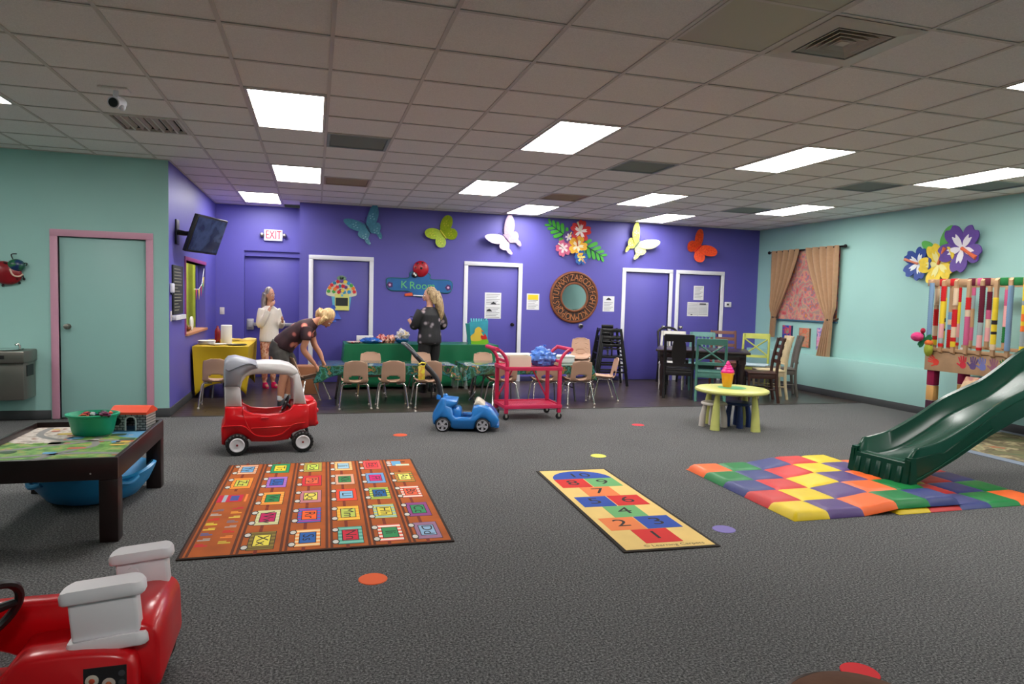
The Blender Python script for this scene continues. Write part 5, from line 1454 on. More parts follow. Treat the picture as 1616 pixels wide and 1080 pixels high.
for k, (x_, c1, c2, lab) in enumerate(((1.03, (206, 44, 56), (30, 26, 34), 'red and dark wrapped party favour, left of the pair'), (1.17, (216, 120, 90), (36, 24, 30), 'peach and dark wrapped party favour beside the blue bowl'))):
    b = MB(); b.sheet(lambda u, v: crumple(u, v, .085, .075, .075, 2.2 + 5 * k, .3), 28, 16)
    obj1('party_favour', lab, 'packet', b, ramp_mat('favour_print_%d' % k, [(.36, c2), (.44, c1), (.52, (236, 206, 190)), (.6, c1), (.68, c2)], 16, .3, detail=4, coat=.4), (x_, 11.12, GT + .062), group='party favours on the green table', angle=25)
bw = thing('snack_bowl', 'shiny blue bowl heaped with clear wrapped snacks on the green table', 'bowl', (1.36, 11.12, GT))
MB().lathe([(.05, 0), (.09, .02), (.115, .06), (.11, .085), (.10, .06), (.08, .03), (.002, .025)], 32).build('bowl', mat('bowl_blue', (20, 92, 160), .15, coat=.5), bw)
b = MB(); b.sheet(lambda u, v: crumple(u, v, .10, .09, .10, 9.1, .45), 30, 18, X=tr(0, 0, .12)); b.build('wrapped_snacks', ramp_mat('snack_wrap', [(.4, (176, 174, 186)), (.5, (220, 216, 220)), (.58, (214, 190, 120)), (.66, (190, 190, 206))], 14, .2, coat=.5), bw, angle=25)
gb = thing('gift_bag', 'blue and green gift bag with a yellow bird picture on the green table', 'gift bag', (2.63, 11.13, GT), R(-10))
b = MB(); b.rings([[(-.15, -.07, 0), (.15, -.07, 0), (.15, .07, 0), (-.15, .07, 0)], [(-.155, -.085, .36), (.155, -.085, .40), (.155, .085, .40), (-.155, .085, .36)]], True, False); o = b.build('bag_body', mat('bag_sky', (60, 160, 180), .4, noise=(6, .15)), gb, smooth=False)
sol = o.modifiers.new('t', 'SOLIDIFY'); sol.thickness = .003
FX = Mx(((1, 0, 0, 0), (0, -.042, -1, -.0745), (0, 1, -0.04, 0), (0, 0, 0, 1)))
def fp(nm, poly, m, d): b = MB(); b.prism(poly, d, d + .002, X=FX); return b.build(nm, m, gb, smooth=False)
fp('grass_print', smooth_poly([(-.148, .003), (.148, .003), (.148, .09), (.05, .11), (-.05, .08), (-.148, .13)], 3), mat('print_grass', (130, 190, 40), .4), .002)
fp('bird_print', smooth_poly([(-.12, .06), (-.13, .13), (-.07, .19), (-.06, .25), (.0, .29), (.05, .25), (.05, .19), (.09, .13), (.05, .07), (-.03, .05)], 3), mat('print_bird', (232, 196, 70), .4), .0045)
fp('bow_print', smooth_poly([(.05, .09), (.04, .15), (.09, .14), (.10, .18), (.13, .14), (.145, .1), (.1, .08)], 3), mat('print_red', (214, 40, 34), .4), .007)
fp('beak_print', smooth_poly([(.04, .22), (.09, .21), (.05, .24)], 2), mat('print_orange', (226, 120, 40), .4), .007)
b = MB()
for k in range(7): b.add([(-.13 + .04 * k, 0, .36), (-.10 + .04 * k, .02, .37), (-.12 + .045 * k, .02, .43), (-.135 + .042 * k, .0, .42)], [(0, 1, 2, 3), (3, 2, 1, 0)])
b.build('tissue', mat('tissue_teal', (90, 190, 190), .7), gb, smooth=False)
b = MB(); b.rings([[(-.17, -.09, 0), (-.12, -.09, 0), (-.12, .05, 0), (-.17, .05, 0)], [(-.22, -.10, .34), (-.155, -.10, .34), (-.155, .06, .34), (-.22, .06, .34)]]); b.build('side_gusset', mat('bag_teal', (30, 124, 122), .4), gb, smooth=False)
# white boxes beside the cart, on the right child table
RT = .538
for k, (x_, y_, w_, d_, h_, lab) in enumerate(((2.86, 9.72, .52, .30, .13, 'long white foam box on the right child table behind the cart'), (3.58, 9.70, .36, .26, .11, 'white foam box on the right child table beside the blue bag'))):
    o = thing('foam_box', lab, 'box', (x_, y_, RT))
    MB().box(-w_ / 2, w_ / 2, -d_ / 2, d_ / 2, 0, h_ - .03, bev=.01).build('tray', M_foam, o); MB().box(-w_ / 2 - .008, w_ / 2 + .008, -d_ / 2 - .008, d_ / 2 + .008, h_ - .03, h_, bev=.012).build('lid', M_foam, o)
# on the yellow table
YT = .727
pr = thing('paper_towel_roll', 'white paper towel roll standing on the yellow table', 'paper roll', (-1.22, 10.55, YT))
b = MB(); b.lathe([(.02, 0), (.072, 0), (.075, .005), (.075, .265), (.07, .27), (.022, .27), (.02, .26)], 28, cap=False); b.build('roll', mat('towel_white', (226, 224, 222), .85, bump=(60, .15)), pr)
MB().cyl((0, 0, .0), (0, 0, .262), .02, n=14).build('core', mat('core_card', (160, 120, 86), .8), pr)
b = MB(); b.lathe([(.001, 0), (.038, 0), (.04, .01), (.04, .17), (.03, .20), (.014, .225), (.014, .25), (.001, .25)], 20); obj1('drink_bottle', 'dark red drink bottle behind the paper towel roll', 'bottle', b, ramp_mat('bottle_label', [(.3, (110, 18, 24)), (.55, (140, 26, 30)), (.6, (40, 12, 14))], 5, .25), (-1.36, 10.72, YT))
for k in range(3):
    b = MB(); b.lathe([(.002, 0), (.085, 0), (.115, .016), (.118, .022), (.085, .008), (.002, .008)], 28)
    obj1('foam_plate', 'white foam plate, %s of the stack on the yellow table' % ['bottom', 'middle', 'top'][k], 'plate', b, M_foam, (-1.46 + .003 * k, 10.36, YT + .0185 * k), group='foam plates on the yellow table')
b = MB(); b.lathe([(.002, 0), (.085, 0), (.115, .016), (.118, .022), (.085, .008), (.002, .008)], 28); obj1('foam_plate', 'white foam plate lying alone left of the plate stack', 'plate', b, M_foam, (-1.30, 10.26, YT), group='foam plates on the yellow table')
b = MB(); b.sheet(lambda u, v: (-.19 + .38 * u, -.12 + .24 * v, .035 + .02 * sin(6 * u + 3 * v) * (1 - abs(2 * u - 1))), 20, 10, .03); obj1('folded_cloth', 'folded yellow napkin bundle at the far end of the yellow table', 'napkins', b, mat('napkin_yellow', (226, 196, 110), .7), (-1.06, 11.2, YT - .0))
obj1('serving_tray', 'dark flat tray at the front corner of the yellow table', 'tray', MB().lathe([(.002, 0), (.10, 0), (.125, .015), (.128, .02), (.10, .008), (.002, .008)], 28, sx=1.1, sy=.7), mat('tray_pewter', (70, 68, 62), .3, metal=.6), (-1.05, 10.22, YT))
# trinkets on the pass-through sill
b = MB(); b.lathe([(.001, 0), (.095, 0), (.10, .008), (.1, .02), (.09, .025), (.001, .025)], 24, X=rot('Y', pi / 2)); obj1('round_plaque', 'round white plaque standing on the pass-through sill', 'ornament', b, mat('plaque_white', (222, 220, 208), .5), (XL - .06, 10.50, WZ0 + .116))
b = MB()
for k in range(6): b.ball((.0 + .02 * sin(k * 2), .045 * cos(k * 1.9), .03 + .02 * (k % 3)), .032, 10)
obj1('sill_ornament', 'small green and orange ornament beside the round plaque', 'ornament', b, ramp_mat('ornament_mix', [(.4, (80, 110, 50)), (.5, (190, 100, 50)), (.6, (70, 60, 40))], 20), (XL - .05, 10.18, WZ0 + .018))
# brown boxes at the alcove corner
for k, (x_, y_, w_, d_, h_, lab) in enumerate(((-.17, 10.6, .46, .36, .40, 'brown cardboard box on the floor behind the bending person'),)):
    o = thing('moving_carton', lab, 'box', (x_, y_, 0))
    MB().box(-w_ / 2, w_ / 2, -d_ / 2, d_ / 2, 0, h_, bev=.003).build('carton', mat('cardboard', (150, 96, 62), .8), o)
    for s in (-1, 1): MB().box(-w_ / 2, w_ / 2, s * .002, s * (d_ / 2 - .002), h_, h_ + .004).build('flap', mat('cardboard', (150, 96, 62)), o, smooth=False)
    MB().box(-w_ / 2 + .001, w_ / 2 - .001, -.03, .03, h_ + .004, h_ + .0055).build('tape', mat('tape_tan', (176, 130, 90), .3), o, smooth=False)
# ------------------------------------------------------------------ dining table and mixed chairs
A_ = R(-31)                                   # the table stands askew
def loc2(x, y, ox, oy, a):                    # local (x right, y away) -> room
    return (ox + x * cos(a) - y * sin(a), oy + x * sin(a) + y * cos(a))
dt = thing('dining_table', 'long dark wooden dining table with turned legs, set askew by the doors', 'table', (5.17, 9.69, 0), A_)
TL, TD = 1.42, 1.0
M_dk = mat('dark_table_wood', (40, 28, 28), .3, noise=(5, .2), coat=.2)
MB().box(0, TL, 0, TD, .715, .75, bev=.008).build('tabletop', M_dk, dt)
for b_ in ((.06, TL - .06, .06, .085, .62, .715), (.06, TL - .06, TD - .085, TD - .06, .62, .715), (.06, .085, .085, TD - .085, .62, .715), (TL - .085, TL - .06, .085, TD - .085, .62, .715)): MB().box(*b_, bev=.003).build('apron', M_dk, dt)
for x_ in (.11, TL - .11):
    for y_ in (.11, TD - .11):
        b = MB(); b.box(-.05, .05, -.05, .05, .56, .70, bev=.004)
        b.lathe([(.001, 0), (.03, 0), (.034, .03), (.028, .07), (.04, .10), (.042, .16), (.034, .2), (.045, .3), (.05, .42), (.034, .50), (.046, .53), (.046, .56), (.001, .56)], 16); b.build('leg', M_dk, dt, loc=(x_, y_, 0))
def wood_chair(label, loc, rz, kind, col, name='dining_chair', seat_m=None, w=.44, h=.97, seat_h=.46, group='mixed dining chairs'):
    """local +y = front; kinds: cross, slat, splat, ladder, spindle, plain"""
    m = mat('chair_%d_%d_%d' % col, col, .42, noise=(6, .12))
    t__ = thing(name, label, 'chair', loc, rz, group)
    W = w / 2
    MB().box(-W, W, -.19, .23, seat_h - .03, seat_h, bev=.010).build('seat', seat_m or m, t__)
    for s in (-1, 1):
        b = MB(); b.tube(smooth_poly([(s * (W - .02), -.235, 0), (s * (W - .02), -.20, .22), (s * (W - .02), -.19, seat_h), (s * (W - .02), -.215, .70), (s * (W - .025), -.275, h)], 4, False), .021, 8, flat=1.15); b.build('leg', m, t__)
        b = MB(); b.tube([(s * (W - .03), .20, 0), (s * (W - .03), .205, seat_h - .03)], [.015, .021], 8); b.build('leg', m, t__)
        MB().box(s * (W - .028) - .01, s * (W - .028) + .01, -.18, .2, seat_h - .10, seat_h - .03, bev=.003).build('side_apron', m, t__)
        MB().tube([(s * (W - .025), -.205, .2), (s * (W - .03), .2, .2)], .011, 8).build('stretcher', m, t__)
    MB().box(-W + .03, W - .03, .19, .21, seat_h - .10, seat_h - .03, bev=.003).build('front_apron', m, t__)
    MB().box(-W + .03, W - .03, -.20, -.18, seat_h - .10, seat_h - .03, bev=.003).build('rear_apron', m, t__)
    yb = lambda z: -.19 - .085 * max(0, (z - seat_h) / (h - seat_h)) ** 1.4
    def rail(z, hh, curve=.0, nm='back_rail', mm=None):
        b = MB(); b.sheet(lambda u, v: ((u - .5) * (w - .03), yb(z + (v - .5) * hh) - curve * (1 - (2 * u - 1) ** 2) - .010, z + (v - .5) * hh + .02 * curve * 10 * (1 - (2 * u - 1) ** 2) * (v - .2)), 10, 3, -.020); return b.build(nm, mm or m, t__)
    if kind == 'cross':
        rail(h - .035, .09, .008); rail(seat_h + .12, .045, .0)
        for s in (-1, 1):
            b = MB(); b.tube([(s * (W - .035), yb(seat_h + .15) - .002 * s, seat_h + .14), (-s * (W - .035), yb(h - .08) - .002 * s, h - .08)], .0125, 6); b.build('cross_bar', m, t__)
    elif kind == 'splat':
        rail(h - .04, .11, .012); rail(seat_h + .07, .05, .0)
        b = MB(); b.sheet(lambda u, v: ((u - .5) * (.17 + .05 * sin(pi * v)), yb(seat_h + .08 + v * (h - seat_h - .15)) - .012, seat_h + .08 + v * (h - seat_h - .15)), 6, 8, -.016); b.build('splat', m, t__)
    elif kind == 'ladder':
        for k in range(4): rail(seat_h + .16 + k * .115, .055, .014, 'ladder_slat')
    elif kind == 'slat':
        rail(h - .035, .08, .01); rail(seat_h + .1, .04)
        for k in range(5):
            x = (k - 2) * .062
            MB().tube([(x, yb(seat_h + .1) - .004, seat_h + .11), (x, yb(h - .06) - .008, h - .06)], .011, 6).build('back_slat', m, t__)
    elif kind == 'arch':
        b = MB(); b.tube(smooth_poly([(-W + .02, -.27, h - .02), (-W * .6, -.285, h + .045), (0, -.29, h + .07), (W * .6, -.285, h + .045), (W - .02, -.27, h - .02)], 4, False), .022, 8); b.build('back_rail', m, t__); rail(seat_h + .1, .04)
        for k in range(5):
            x = (k - 2) * .07
            MB().tube([(x, yb(seat_h + .1) - .004, seat_h + .11), (x, -.283, h + .03)], .009, 6).build('spindle', m, t__)
    return t__
def dl(x, y): q = loc2(x, y, 5.17, 9.69, A_); return (q[0], q[1], 0)
wood_chair('black dining chair with a broad centre splat, its back to the camera', dl(.36, .06), A_, 'splat', (20, 16, 18), w=.46, h=.99)
wood_chair('sea green dining chair with a cross back, its back to the camera', dl(.84, -.06), A_, 'cross', (74, 124, 112), w=.46, h=.95)
wood_chair('dark brown dining chair seen side on at the right end of the dining table', (6.66, 9.06, 0), R(64), 'ladder', (62, 34, 26), h=.98)
wood_chair('ivory dining chair seen edge on behind the dark brown one', (7.04, 9.36, 0), R(66), 'slat', (206, 188, 150), h=1.0)
wood_chair('weathered grey dining chair farthest right beside the wall', (7.46, 9.62, 0), R(60), 'slat', (98, 92, 86), h=.99)
wood_chair('brown ladder back dining chair on the far side of the table', (7.12, 10.75, 0), R(155), 'ladder', (104, 60, 46), w=.47, h=1.0)
wood_chair('yellow green cross back dining chair facing the camera', (7.36, 10.22, 0), R(140), 'cross', (168, 172, 76), w=.47, h=.97, seat_m=mat('seat_pale_blue', (170, 190, 200), .5))
wood_chair('white dining chair on the far side of the table behind the black one', dl(.22, 1.21), A_ + pi, 'slat', (206, 202, 196), h=.98)
wood_chair('black arched spindle dining chair against the purple wall behind the table', (6.36, 11.25, 0), R(176), 'arch', (26, 22, 24), h=.95)
wood_chair('dusty teal dining chair on the far side right of the white one', dl(.72, 1.21), A_ + pi, 'slat', (90, 136, 132), h=.98)

# ------------------------------------------------------------------ black wooden high chairs, nested
M_blk = mat('high_chair_black', (16, 15, 17), .32, coat=.2)
def high_chair(label, loc, rz):
    t__ = thing('high_chair', label, 'high chair', loc, rz, 'nested black high chairs')
    for s in (-1, 1):
        for q in (-1, 1):
            b = MB(); b.tube([(s * .27, q * .25, 0), (s * .17, q * .16, .74)], .024, 6, flat=1.2); b.build('leg', M_blk, t__)
        MB().tube([(s * .225, -.205, .30), (s * .225, .205, .30)], .016, 6).build('side_rail', M_blk, t__)
        MB().box(s * .175 - .014, s * .175 + .014, -.19, .18, .70, .74, bev=.006).build('arm', M_blk, t__)
    for q in (-1, 1):
        MB().tube([(-.235, q * .215, .24), (.235, q * .215, .24)], .016, 6).build('cross_rail', M_blk, t__)
        MB().box(-.19, .19, q * .165 - .012, q * .165 + .012, .68, .735, bev=.005).build('top_rail', M_blk, t__)
    MB().box(-.20, .20, -.17, .17, .50, .52, bev=.006).build('seat', M_blk, t__)
    MB().box(-.11, .11, -.18, -.155, .735, .80, bev=.012).build('back_panel', M_blk, t__)
    MB().box(-.012, .012, .13, .16, .52, .70, bev=.003).build('crotch_post', M_blk, t__)
    MB().box(-.018, .018, -.19, -.186, .46, .76, bev=.001).build('strap', mat('strap_white', (190, 188, 186), .7), t__)
    return t__
hc = high_chair('black wooden high chair, lowest of the nested stack', (5.06, 11.18, 0), R(168))
dup(hc, (5.055, 11.20, .13), R(168), 'black wooden high chair, middle of the nested stack')
dup(hc, (5.05, 11.22, .26), R(168), 'black wooden high chair, topmost of the nested stack')

# ------------------------------------------------------------------ lime oval child table, stools, ice cream
M_lime = mat('lime_plastic', (200, 202, 116), .4)
gt = thing('oval_child_table', 'round lime green plastic child table with a green centre', 'table', (4.82, 7.10, 0), R(-20))
b = MB(); b.lathe([(.001, .425), (.38, .425), (.415, .432), (.43, .45), (.425, .468), (.405, .478), (.18, .480), (.001, .480)], 56); b.build('tabletop', M_lime, gt)
MB().lathe([(.001, .4805), (.155, .4805), (.165, .4822), (.001, .4825)], 40).build('centre_disc', mat('centre_green', (96, 172, 116), .45), gt)
for s in (-1, 1):
    for q in (-1, 1):
        b = MB(); b.tube([(s * .235, q * .235, 0), (s * .225, q * .225, .24), (s * .212, q * .212, .43)], [.056, .042, .026], 14); b.build('leg', M_lime, gt)
ice = thing('toy_ice_cream', 'toy ice cream cone with pink swirl standing on the lime table', 'toy', (4.80, 7.17, .483))
b = MB(); prof = [(.001, 0), (.05, 0), (.052, .01)]
for k in range(4): prof += [(.054 + .005 * k, .02 + .036 * k), (.058 + .005 * k, .048 + .036 * k)]
prof += [(.078, .155), (.08, .17), (.001, .17)]
b.lathe(prof, 24); b.build('cone', mat('cone_orange', (240, 158, 24), .35), ice)
b = MB()
for k in range(4):
    r_ = .082 - .018 * k; z_ = .175 + .03 * k
    b.tube([(r_ * .55 * cos(a), r_ * .55 * sin(a), z_ + .012 * a / (2 * pi)) for a in [2 * pi * i / 20 for i in range(21)]], .034 - .006 * k, 10)
b.ball((0, 0, .285), (.022, .022, .03), 12); b.lathe([(.001, .165), (.07, .165), (.05, .22), (.001, .25)], 20)
b.build('swirl', mat('swirl_magenta', (226, 24, 130), .3, coat=.3), ice)
def stool(label, loc, col, m_):
    t__ = thing('child_stool', label, 'stool', loc, R(20), 'small stools under the lime table')
    b = MB(); b.lathe([(.001, .265), (.13, .265), (.15, .275), (.152, .29), (.14, .302), (.001, .302)], 32); b.build('seat', m_, t__)
    for k in range(4):
        a = pi / 4 + k * pi / 2
        b = MB(); b.tube([(.13 * cos(a), .13 * sin(a), 0), (.125 * cos(a), .125 * sin(a), .12), (.10 * cos(a), .10 * sin(a), .27)], [.040, .036, .026], 12); b.build('leg', m_, t__)
stool('small white stool under the lime table', (4.63, 7.17, 0), 0, mat('stool_white', (206, 198, 190), .45))
stool('small navy blue stool under the lime table', (4.955, 7.14, 0), 0, mat('stool_navy', (26, 50, 104), .4))

# ------------------------------------------------------------------ hopscotch runner
hs = thing('hopscotch_rug', 'long cream hopscotch rug numbered one to ten', 'rug', (2.108, 4.515, 0), R(-2.4))
HW_, HL = .316, .955
MB().box(-HW_, HW_, -HL, HL, .0, .008, bev=.003).build('border', mat('rug_binding', (36, 26, 18), .9), hs)
MB().box(-HW_ + .024, HW_ - .024, -HL + .024, HL - .024, .008, .0092).build('field', mat('rug_cream', (226, 192, 116), .9, noise=(3, .08)), hs, smooth=False)
c4 = {'r': (204, 34, 30), 'b': (34, 72, 160), 'g': (104, 168, 104), 'o': (226, 124, 66)}
mm = {k: mat('hop_' + k, v, .9) for k, v in c4.items()}
M_num = mat('hop_numeral', (36, 30, 30), .9)
sq_ = .247; y0 = -HL + .11
cells_ = [('1', 'r', .0, 0), ('2', 'o', -.5, 1), ('3', 'b', .5, 1), ('4', 'g', 0, 2), ('5', 'b', -.5, 3), ('6', 'r', .5, 3), ('7', 'o', 0, 4), ('8', 'r', -.5, 5), ('9', 'g', .5, 5)]
for ch, cc, cx, row in cells_:
    x = cx * (sq_ + .008); y = y0 + row * (sq_ + .002)
    q = MB().box(x - sq_ / 2, x + sq_ / 2, y, y + sq_ - .003, .0092, .0102).build('square', mm[cc], hs, smooth=False)
    v_, f_ = text_geo(ch, .19); b = MB(); b.add(v_, f_, X=tr(x, y + sq_ / 2 + .005, .0106) @ Mx.Diagonal((1.15, 1.0, 1, 1))); b.build('numeral', M_num, q, smooth=False)
yy = y0 + 6 * (sq_ + .002)
q = flat_part('square', [(-.25, yy), (.25, yy)] + [(.25 * cos(a), yy + .24 * sin(a)) for a in [pi * k / 16 for k in range(1, 16)]], hs, mm['b'], .0092, .0102)
v_, f_ = text_geo('10', .17); b = MB(); b.add(v_, f_, X=tr(0, yy + .10, .0106) @ Mx.Diagonal((1.2, 1.0, 1, 1))); b.build('numeral', M_num, q, smooth=False)
v_, f_ = text_geo('© Learning Carpets', .05); b = MB(); b.add(v_, f_, X=tr(.04, -HL + .066, .0098) @ Mx.Diagonal((1.0, 1.0, 1, 1))); b.build('maker_line', M_num, hs, smooth=False)

# ------------------------------------------------------------------ alphabet train rug
ar = thing('alphabet_rug', 'rust orange alphabet train rug with coloured lettered carriages', 'rug', (.065, 5.045, 0), R(-.8))
AW, AL = .77, 1.07
MB().box(-AW, AW, -AL, AL, .0, .009, bev=.003).build('binding', mat('rug_dark_edge', (44, 26, 16), .9), ar)
MB().box(-AW + .018, AW - .018, -AL + .018, AL - .018, .009, .0102).build('field', mat('rug_rust', (170, 82, 18), .95, noise=(5, .16)), ar, smooth=False)
M_rail = mat('rug_rail', (92, 42, 16), .95); M_link = mat('rug_link', (120, 40, 16), .95)
colx = [-.60, -.345, -.085, .165, .405, .635]
for k in range(6):
    xx = [-.735, -.475, -.215, .04, .285, .52][k]
    for dx in (-.014, .014): MB().box(xx + dx - .008, xx + dx + .008, -AL + .02, AL - .02, .0102, .0106).build('track_rail', M_rail, ar, smooth=False)
pal = dict(A=((96, 140, 50), (226, 224, 110), (230, 110, 50)), B=((226, 110, 90), (228, 96, 60), (240, 220, 206)), C=((140, 66, 130), (50, 140, 90), (140, 66, 130)), D=((150, 110, 140), (140, 176, 206), (150, 110, 140)),
           E=((224, 80, 76), (214, 50, 60), (224, 80, 76)), F=((106, 150, 196), (206, 20, 110), (106, 150, 196)), G=((206, 206, 84), (20, 90, 150), (120, 160, 60)), H=((206, 206, 90), (226, 206, 70), (140, 180, 190)), I=((232, 100, 76), (50, 140, 84), (240, 226, 214)),
           J=((240, 170, 100), (150, 190, 210), (240, 190, 130)), K=((220, 160, 130), (50, 130, 70), (220, 160, 130)), L=((228, 70, 36), (130, 180, 210), (228, 70, 36)), M=((240, 170, 40), (190, 200, 90), (240, 190, 70)), N=((80, 160, 140), (206, 34, 60), (120, 190, 170)),
           O=((170, 160, 70), (190, 210, 80), (180, 150, 60)), P=((206, 40, 50), (236, 100, 60), (206, 40, 50)), Q=((190, 120, 130), (224, 206, 84), (190, 120, 130)), R=((50, 110, 190), (240, 96, 30), (160, 50, 140)), S=((240, 150, 70), (40, 96, 170), (240, 210, 160)),
           T=((20, 140, 90), (236, 210, 50), (20, 140, 90)), U=((160, 96, 180), (40, 90, 170), (160, 110, 190)), V=((240, 170, 70), (30, 130, 70), (230, 140, 50)), W=((214, 206, 160), (190, 20, 90), (200, 200, 140)), X=((140, 120, 50), (232, 216, 80), (110, 90, 40)), Y=((214, 130, 80), (110, 160, 200), (230, 190, 160)), Z=((240, 150, 50), (200, 200, 80), (240, 130, 40)))
def carriage(ch, x, y):
    c0, c1, c2 = pal[ch]
    hw, hl = .072, .150
    b = MB()
    ms = [mat('rug_%d_%d_%d' % c0, c0, .95), mat('rug_%d_%d_%d' % c1, c1, .95), mat('rug_%d_%d_%d' % c2, c2, .95), M_num, mat('rug_wheel', (206, 200, 190), .95), M_link]
    b.m = 5; b.box(x - .03, x - .01, y - .215, y + .215, .0102, .0107)
    b.m = 3; b.box(x - hw - .004, x + hw + .004, y - hl - .004, y + hl + .004, .0102, .0110)
    b.m = 0; b.box(x - hw, x + hw, y - hl, y + hl, .0110, .0113)
    if c2 != c0:
        b.m = 2
        for k in range(5): b.box(x - hw, x + hw, y - hl + .014 + k * .060, y - hl + .042 + k * .060, .0113, .0115)
    b.m = 3; b.box(x - .050, x + .050, y - .096, y + .096, .0115, .0118)
    b.m = 1; b.box(x - .045, x + .045, y - .089, y + .089, .0118, .0121)
    b.m = 3
    for s in (-1, 1): b.prism(ellipse(.023, .042, 14, x - hw - .016, y + s * .105), .0112, .0116)
    b.m = 4
    for s in (-1, 1): b.prism(ellipse(.017, .030, 14, x - hw - .016, y + s * .105), .0116, .012)
    b.m = 3
    v_, f_ = text_geo(ch + ch.lower(), .095); b.add(v_, f_, X=tr(x, y, .0125) @ rot('Z', -pi / 2) @ Mx.Diagonal((1.45, 1, 1, 1)))
    b.build('carriage', ms, ar, smooth=False)
rows_y = [.93, .55, .16, -.28, -.74]
def ys(n): return [.885 - k * (1.74 / (n - 1)) for k in range(n)]
for ch, y in zip('ABCD', ys(5)[1:]): carriage(ch, colx[5], y)
for col, s_ in ((4, 'EFGHI'), (3, 'JKLMN'), (2, 'OPQRS'), (1, 'TUVWX')):
    for ch, y in zip(s_, ys(5)): carriage(ch, colx[col], y)
for ch, y in zip('YZ', (.885, .46)): carriage(ch, colx[0], y)
# engine at the head and caboose at the tail
b = MB(); x, y = colx[5], .90; ms = [mat('rug_engine_blue', (96, 160, 200), .95), M_num, mat('rug_wheel', (206, 200, 190)), mat('rug_engine_pale', (206, 214, 180), .95)]
b.m = 0; b.box(x - .06, x + .02, y - .07, y + .09, .0102, .0112); b.m = 3; b.box(x - .03, x + .085, y - .085, y - .03, .0112, .0116); b.m = 1; b.box(x + .02, x + .06, y + .04, y + .065, .0102, .0112)
b.m = 2
for k in range(3): b.prism(ellipse(.02, .022, 12, x - .085, y - .06 + .06 * k), .0112, .0116)
b.build('engine', ms, ar, smooth=False)
b = MB(); x, y = colx[0] - .02, .06; ms = [mat('rug_caboose_red', (196, 30, 60), .95), mat('rug_caboose_blue', (70, 80, 150), .95), mat('rug_caboose_grey', (160, 170, 180), .95), mat('rug_caboose_orange', (240, 130, 60), .95)]
b.m = 0; b.box(x - .095, x + .07, y - .085, y + .085, .0102, .0112); b.m = 2; b.box(x - .06, x - .035, y - .085, y + .085, .0112, .0116); b.m = 1; b.box(x - .01, x + .045, y - .06, y + .06, .0112, .0116); b.m = 3; b.box(x + .085, x + .10, y - .09, y + .09, .0102, .0112)
b.build('caboose', ms, ar, smooth=False)
tcol = [(196, 40, 50), (226, 150, 50), (222, 196, 80), (130, 110, 120), (176, 150, 140), (206, 44, 40), (230, 130, 50), (200, 170, 60), (120, 100, 110), (180, 170, 160), (206, 40, 40), (222, 196, 60), (222, 186, 60), (100, 96, 140), (170, 160, 150), (200, 40, 50)]
for k in range(16):
    row, i = k // 8, k % 8
    x = colx[0] + (.045 if row == 0 else -.075); y = -.19 - i * .095 - .03 * row
    b = MB(); b.box(x - .032, x + .036, y - .010, y + .012, .0102, .0108); b.box(x - .032, x + .012, y + .018, y + .036, .0102, .0108) if k % 2 else b.box(x - .005, x + .036, y + .018, y + .032, .0102, .0108)
    b.build('letter_print', mat('rug_word_%d' % k, tcol[k], .95), ar, smooth=False)

# ------------------------------------------------------------------ spots on the carpet
for x, y, r_, c, lab in ((.88, 7.22, .075, (214, 84, 44), 'small orange floor dot beyond the alphabet rug, nearest the red truck'), (3.75, 7.40, .075, (200, 50, 62), 'small red floor dot left of the lime table'), (2.61, 5.95, .075, (206, 206, 90), 'yellow floor dot beyond the far end of the hopscotch rug'),
                         (2.59, 3.83, .075, (124, 112, 176), 'lavender floor dot between hopscotch rug and patchwork mat'), (.30, 3.52, .075, (226, 92, 38), 'orange floor dot in front of the alphabet rug'), (2.13, 2.17, .075, (206, 24, 34), 'red floor dot beside the brown stool')):
    o = MB().lathe([(.001, 0.0005), (r_, .0005), (r_ - .003, .003), (.001, .003)], 32).build('floor_dot', mat('dot_%d_%d_%d' % c, c, .85), None, loc=(x, y, 0)); tag(o, lab, 'floor marker', 'coloured dots on the carpet')

# ------------------------------------------------------------------ patchwork mats
PC = dict(y=(228, 196, 28), p=(84, 58, 120), o=(238, 104, 40), g=(14, 120, 58), b=(52, 60, 120), r=(204, 44, 44))
PM = {k: mat('vinyl_' + k, v, .42, noise=(5, .08), bump=(14, .12), spec=.3) for k, v in PC.items()}
S_ = .291
def pad(t__, x0, y0, w, h, z0, z1, m, ex, lift=lambda x: 0.0):
    """one puffed vinyl square; ex = which sides are outer edges (l, r, n, f)"""
    def f(u, v):
        e = lambda t_, lo, hi: (1 - max(0, 1 - t_ / .16) ** 2 * lo) * (1 - max(0, 1 - (1 - t_) / .16) ** 2 * hi)
        zz = e(u, 1.0 if 'l' in ex else .18, 1.0 if 'r' in ex else .18) * e(v, 1.0 if 'n' in ex else .18, 1.0 if 'f' in ex else .18)
        return (x0 + w * u, y0 + h * v, z0 + lift(x0 + w * u) + (z1 - z0) * max(.02, zz))
    b = MB(); b.sheet(f, 12, 12)
    la, lb_ = lift(x0), lift(x0 + w)
    b.rings([[(x0, y0, z0 + la - .002), (x0 + w, y0, z0 + lb_ - .002), (x0 + w, y0 + h, z0 + lb_ - .002), (x0, y0 + h, z0 + la - .002)], [(x0, y0, z0 + la + .0012), (x0 + w, y0, z0 + lb_ + .0012), (x0 + w, y0 + h, z0 + lb_ + .0012), (x0, y0 + h, z0 + la + .0012)]], True, False)
    return b.build('patch', m, t__, angle=60)
m2 = thing('patchwork_mat', 'lower patchwork vinyl mat under the slide, running to the right edge', 'mat', (4.03, 3.84, 0))
seq2 = 'yrbgo'
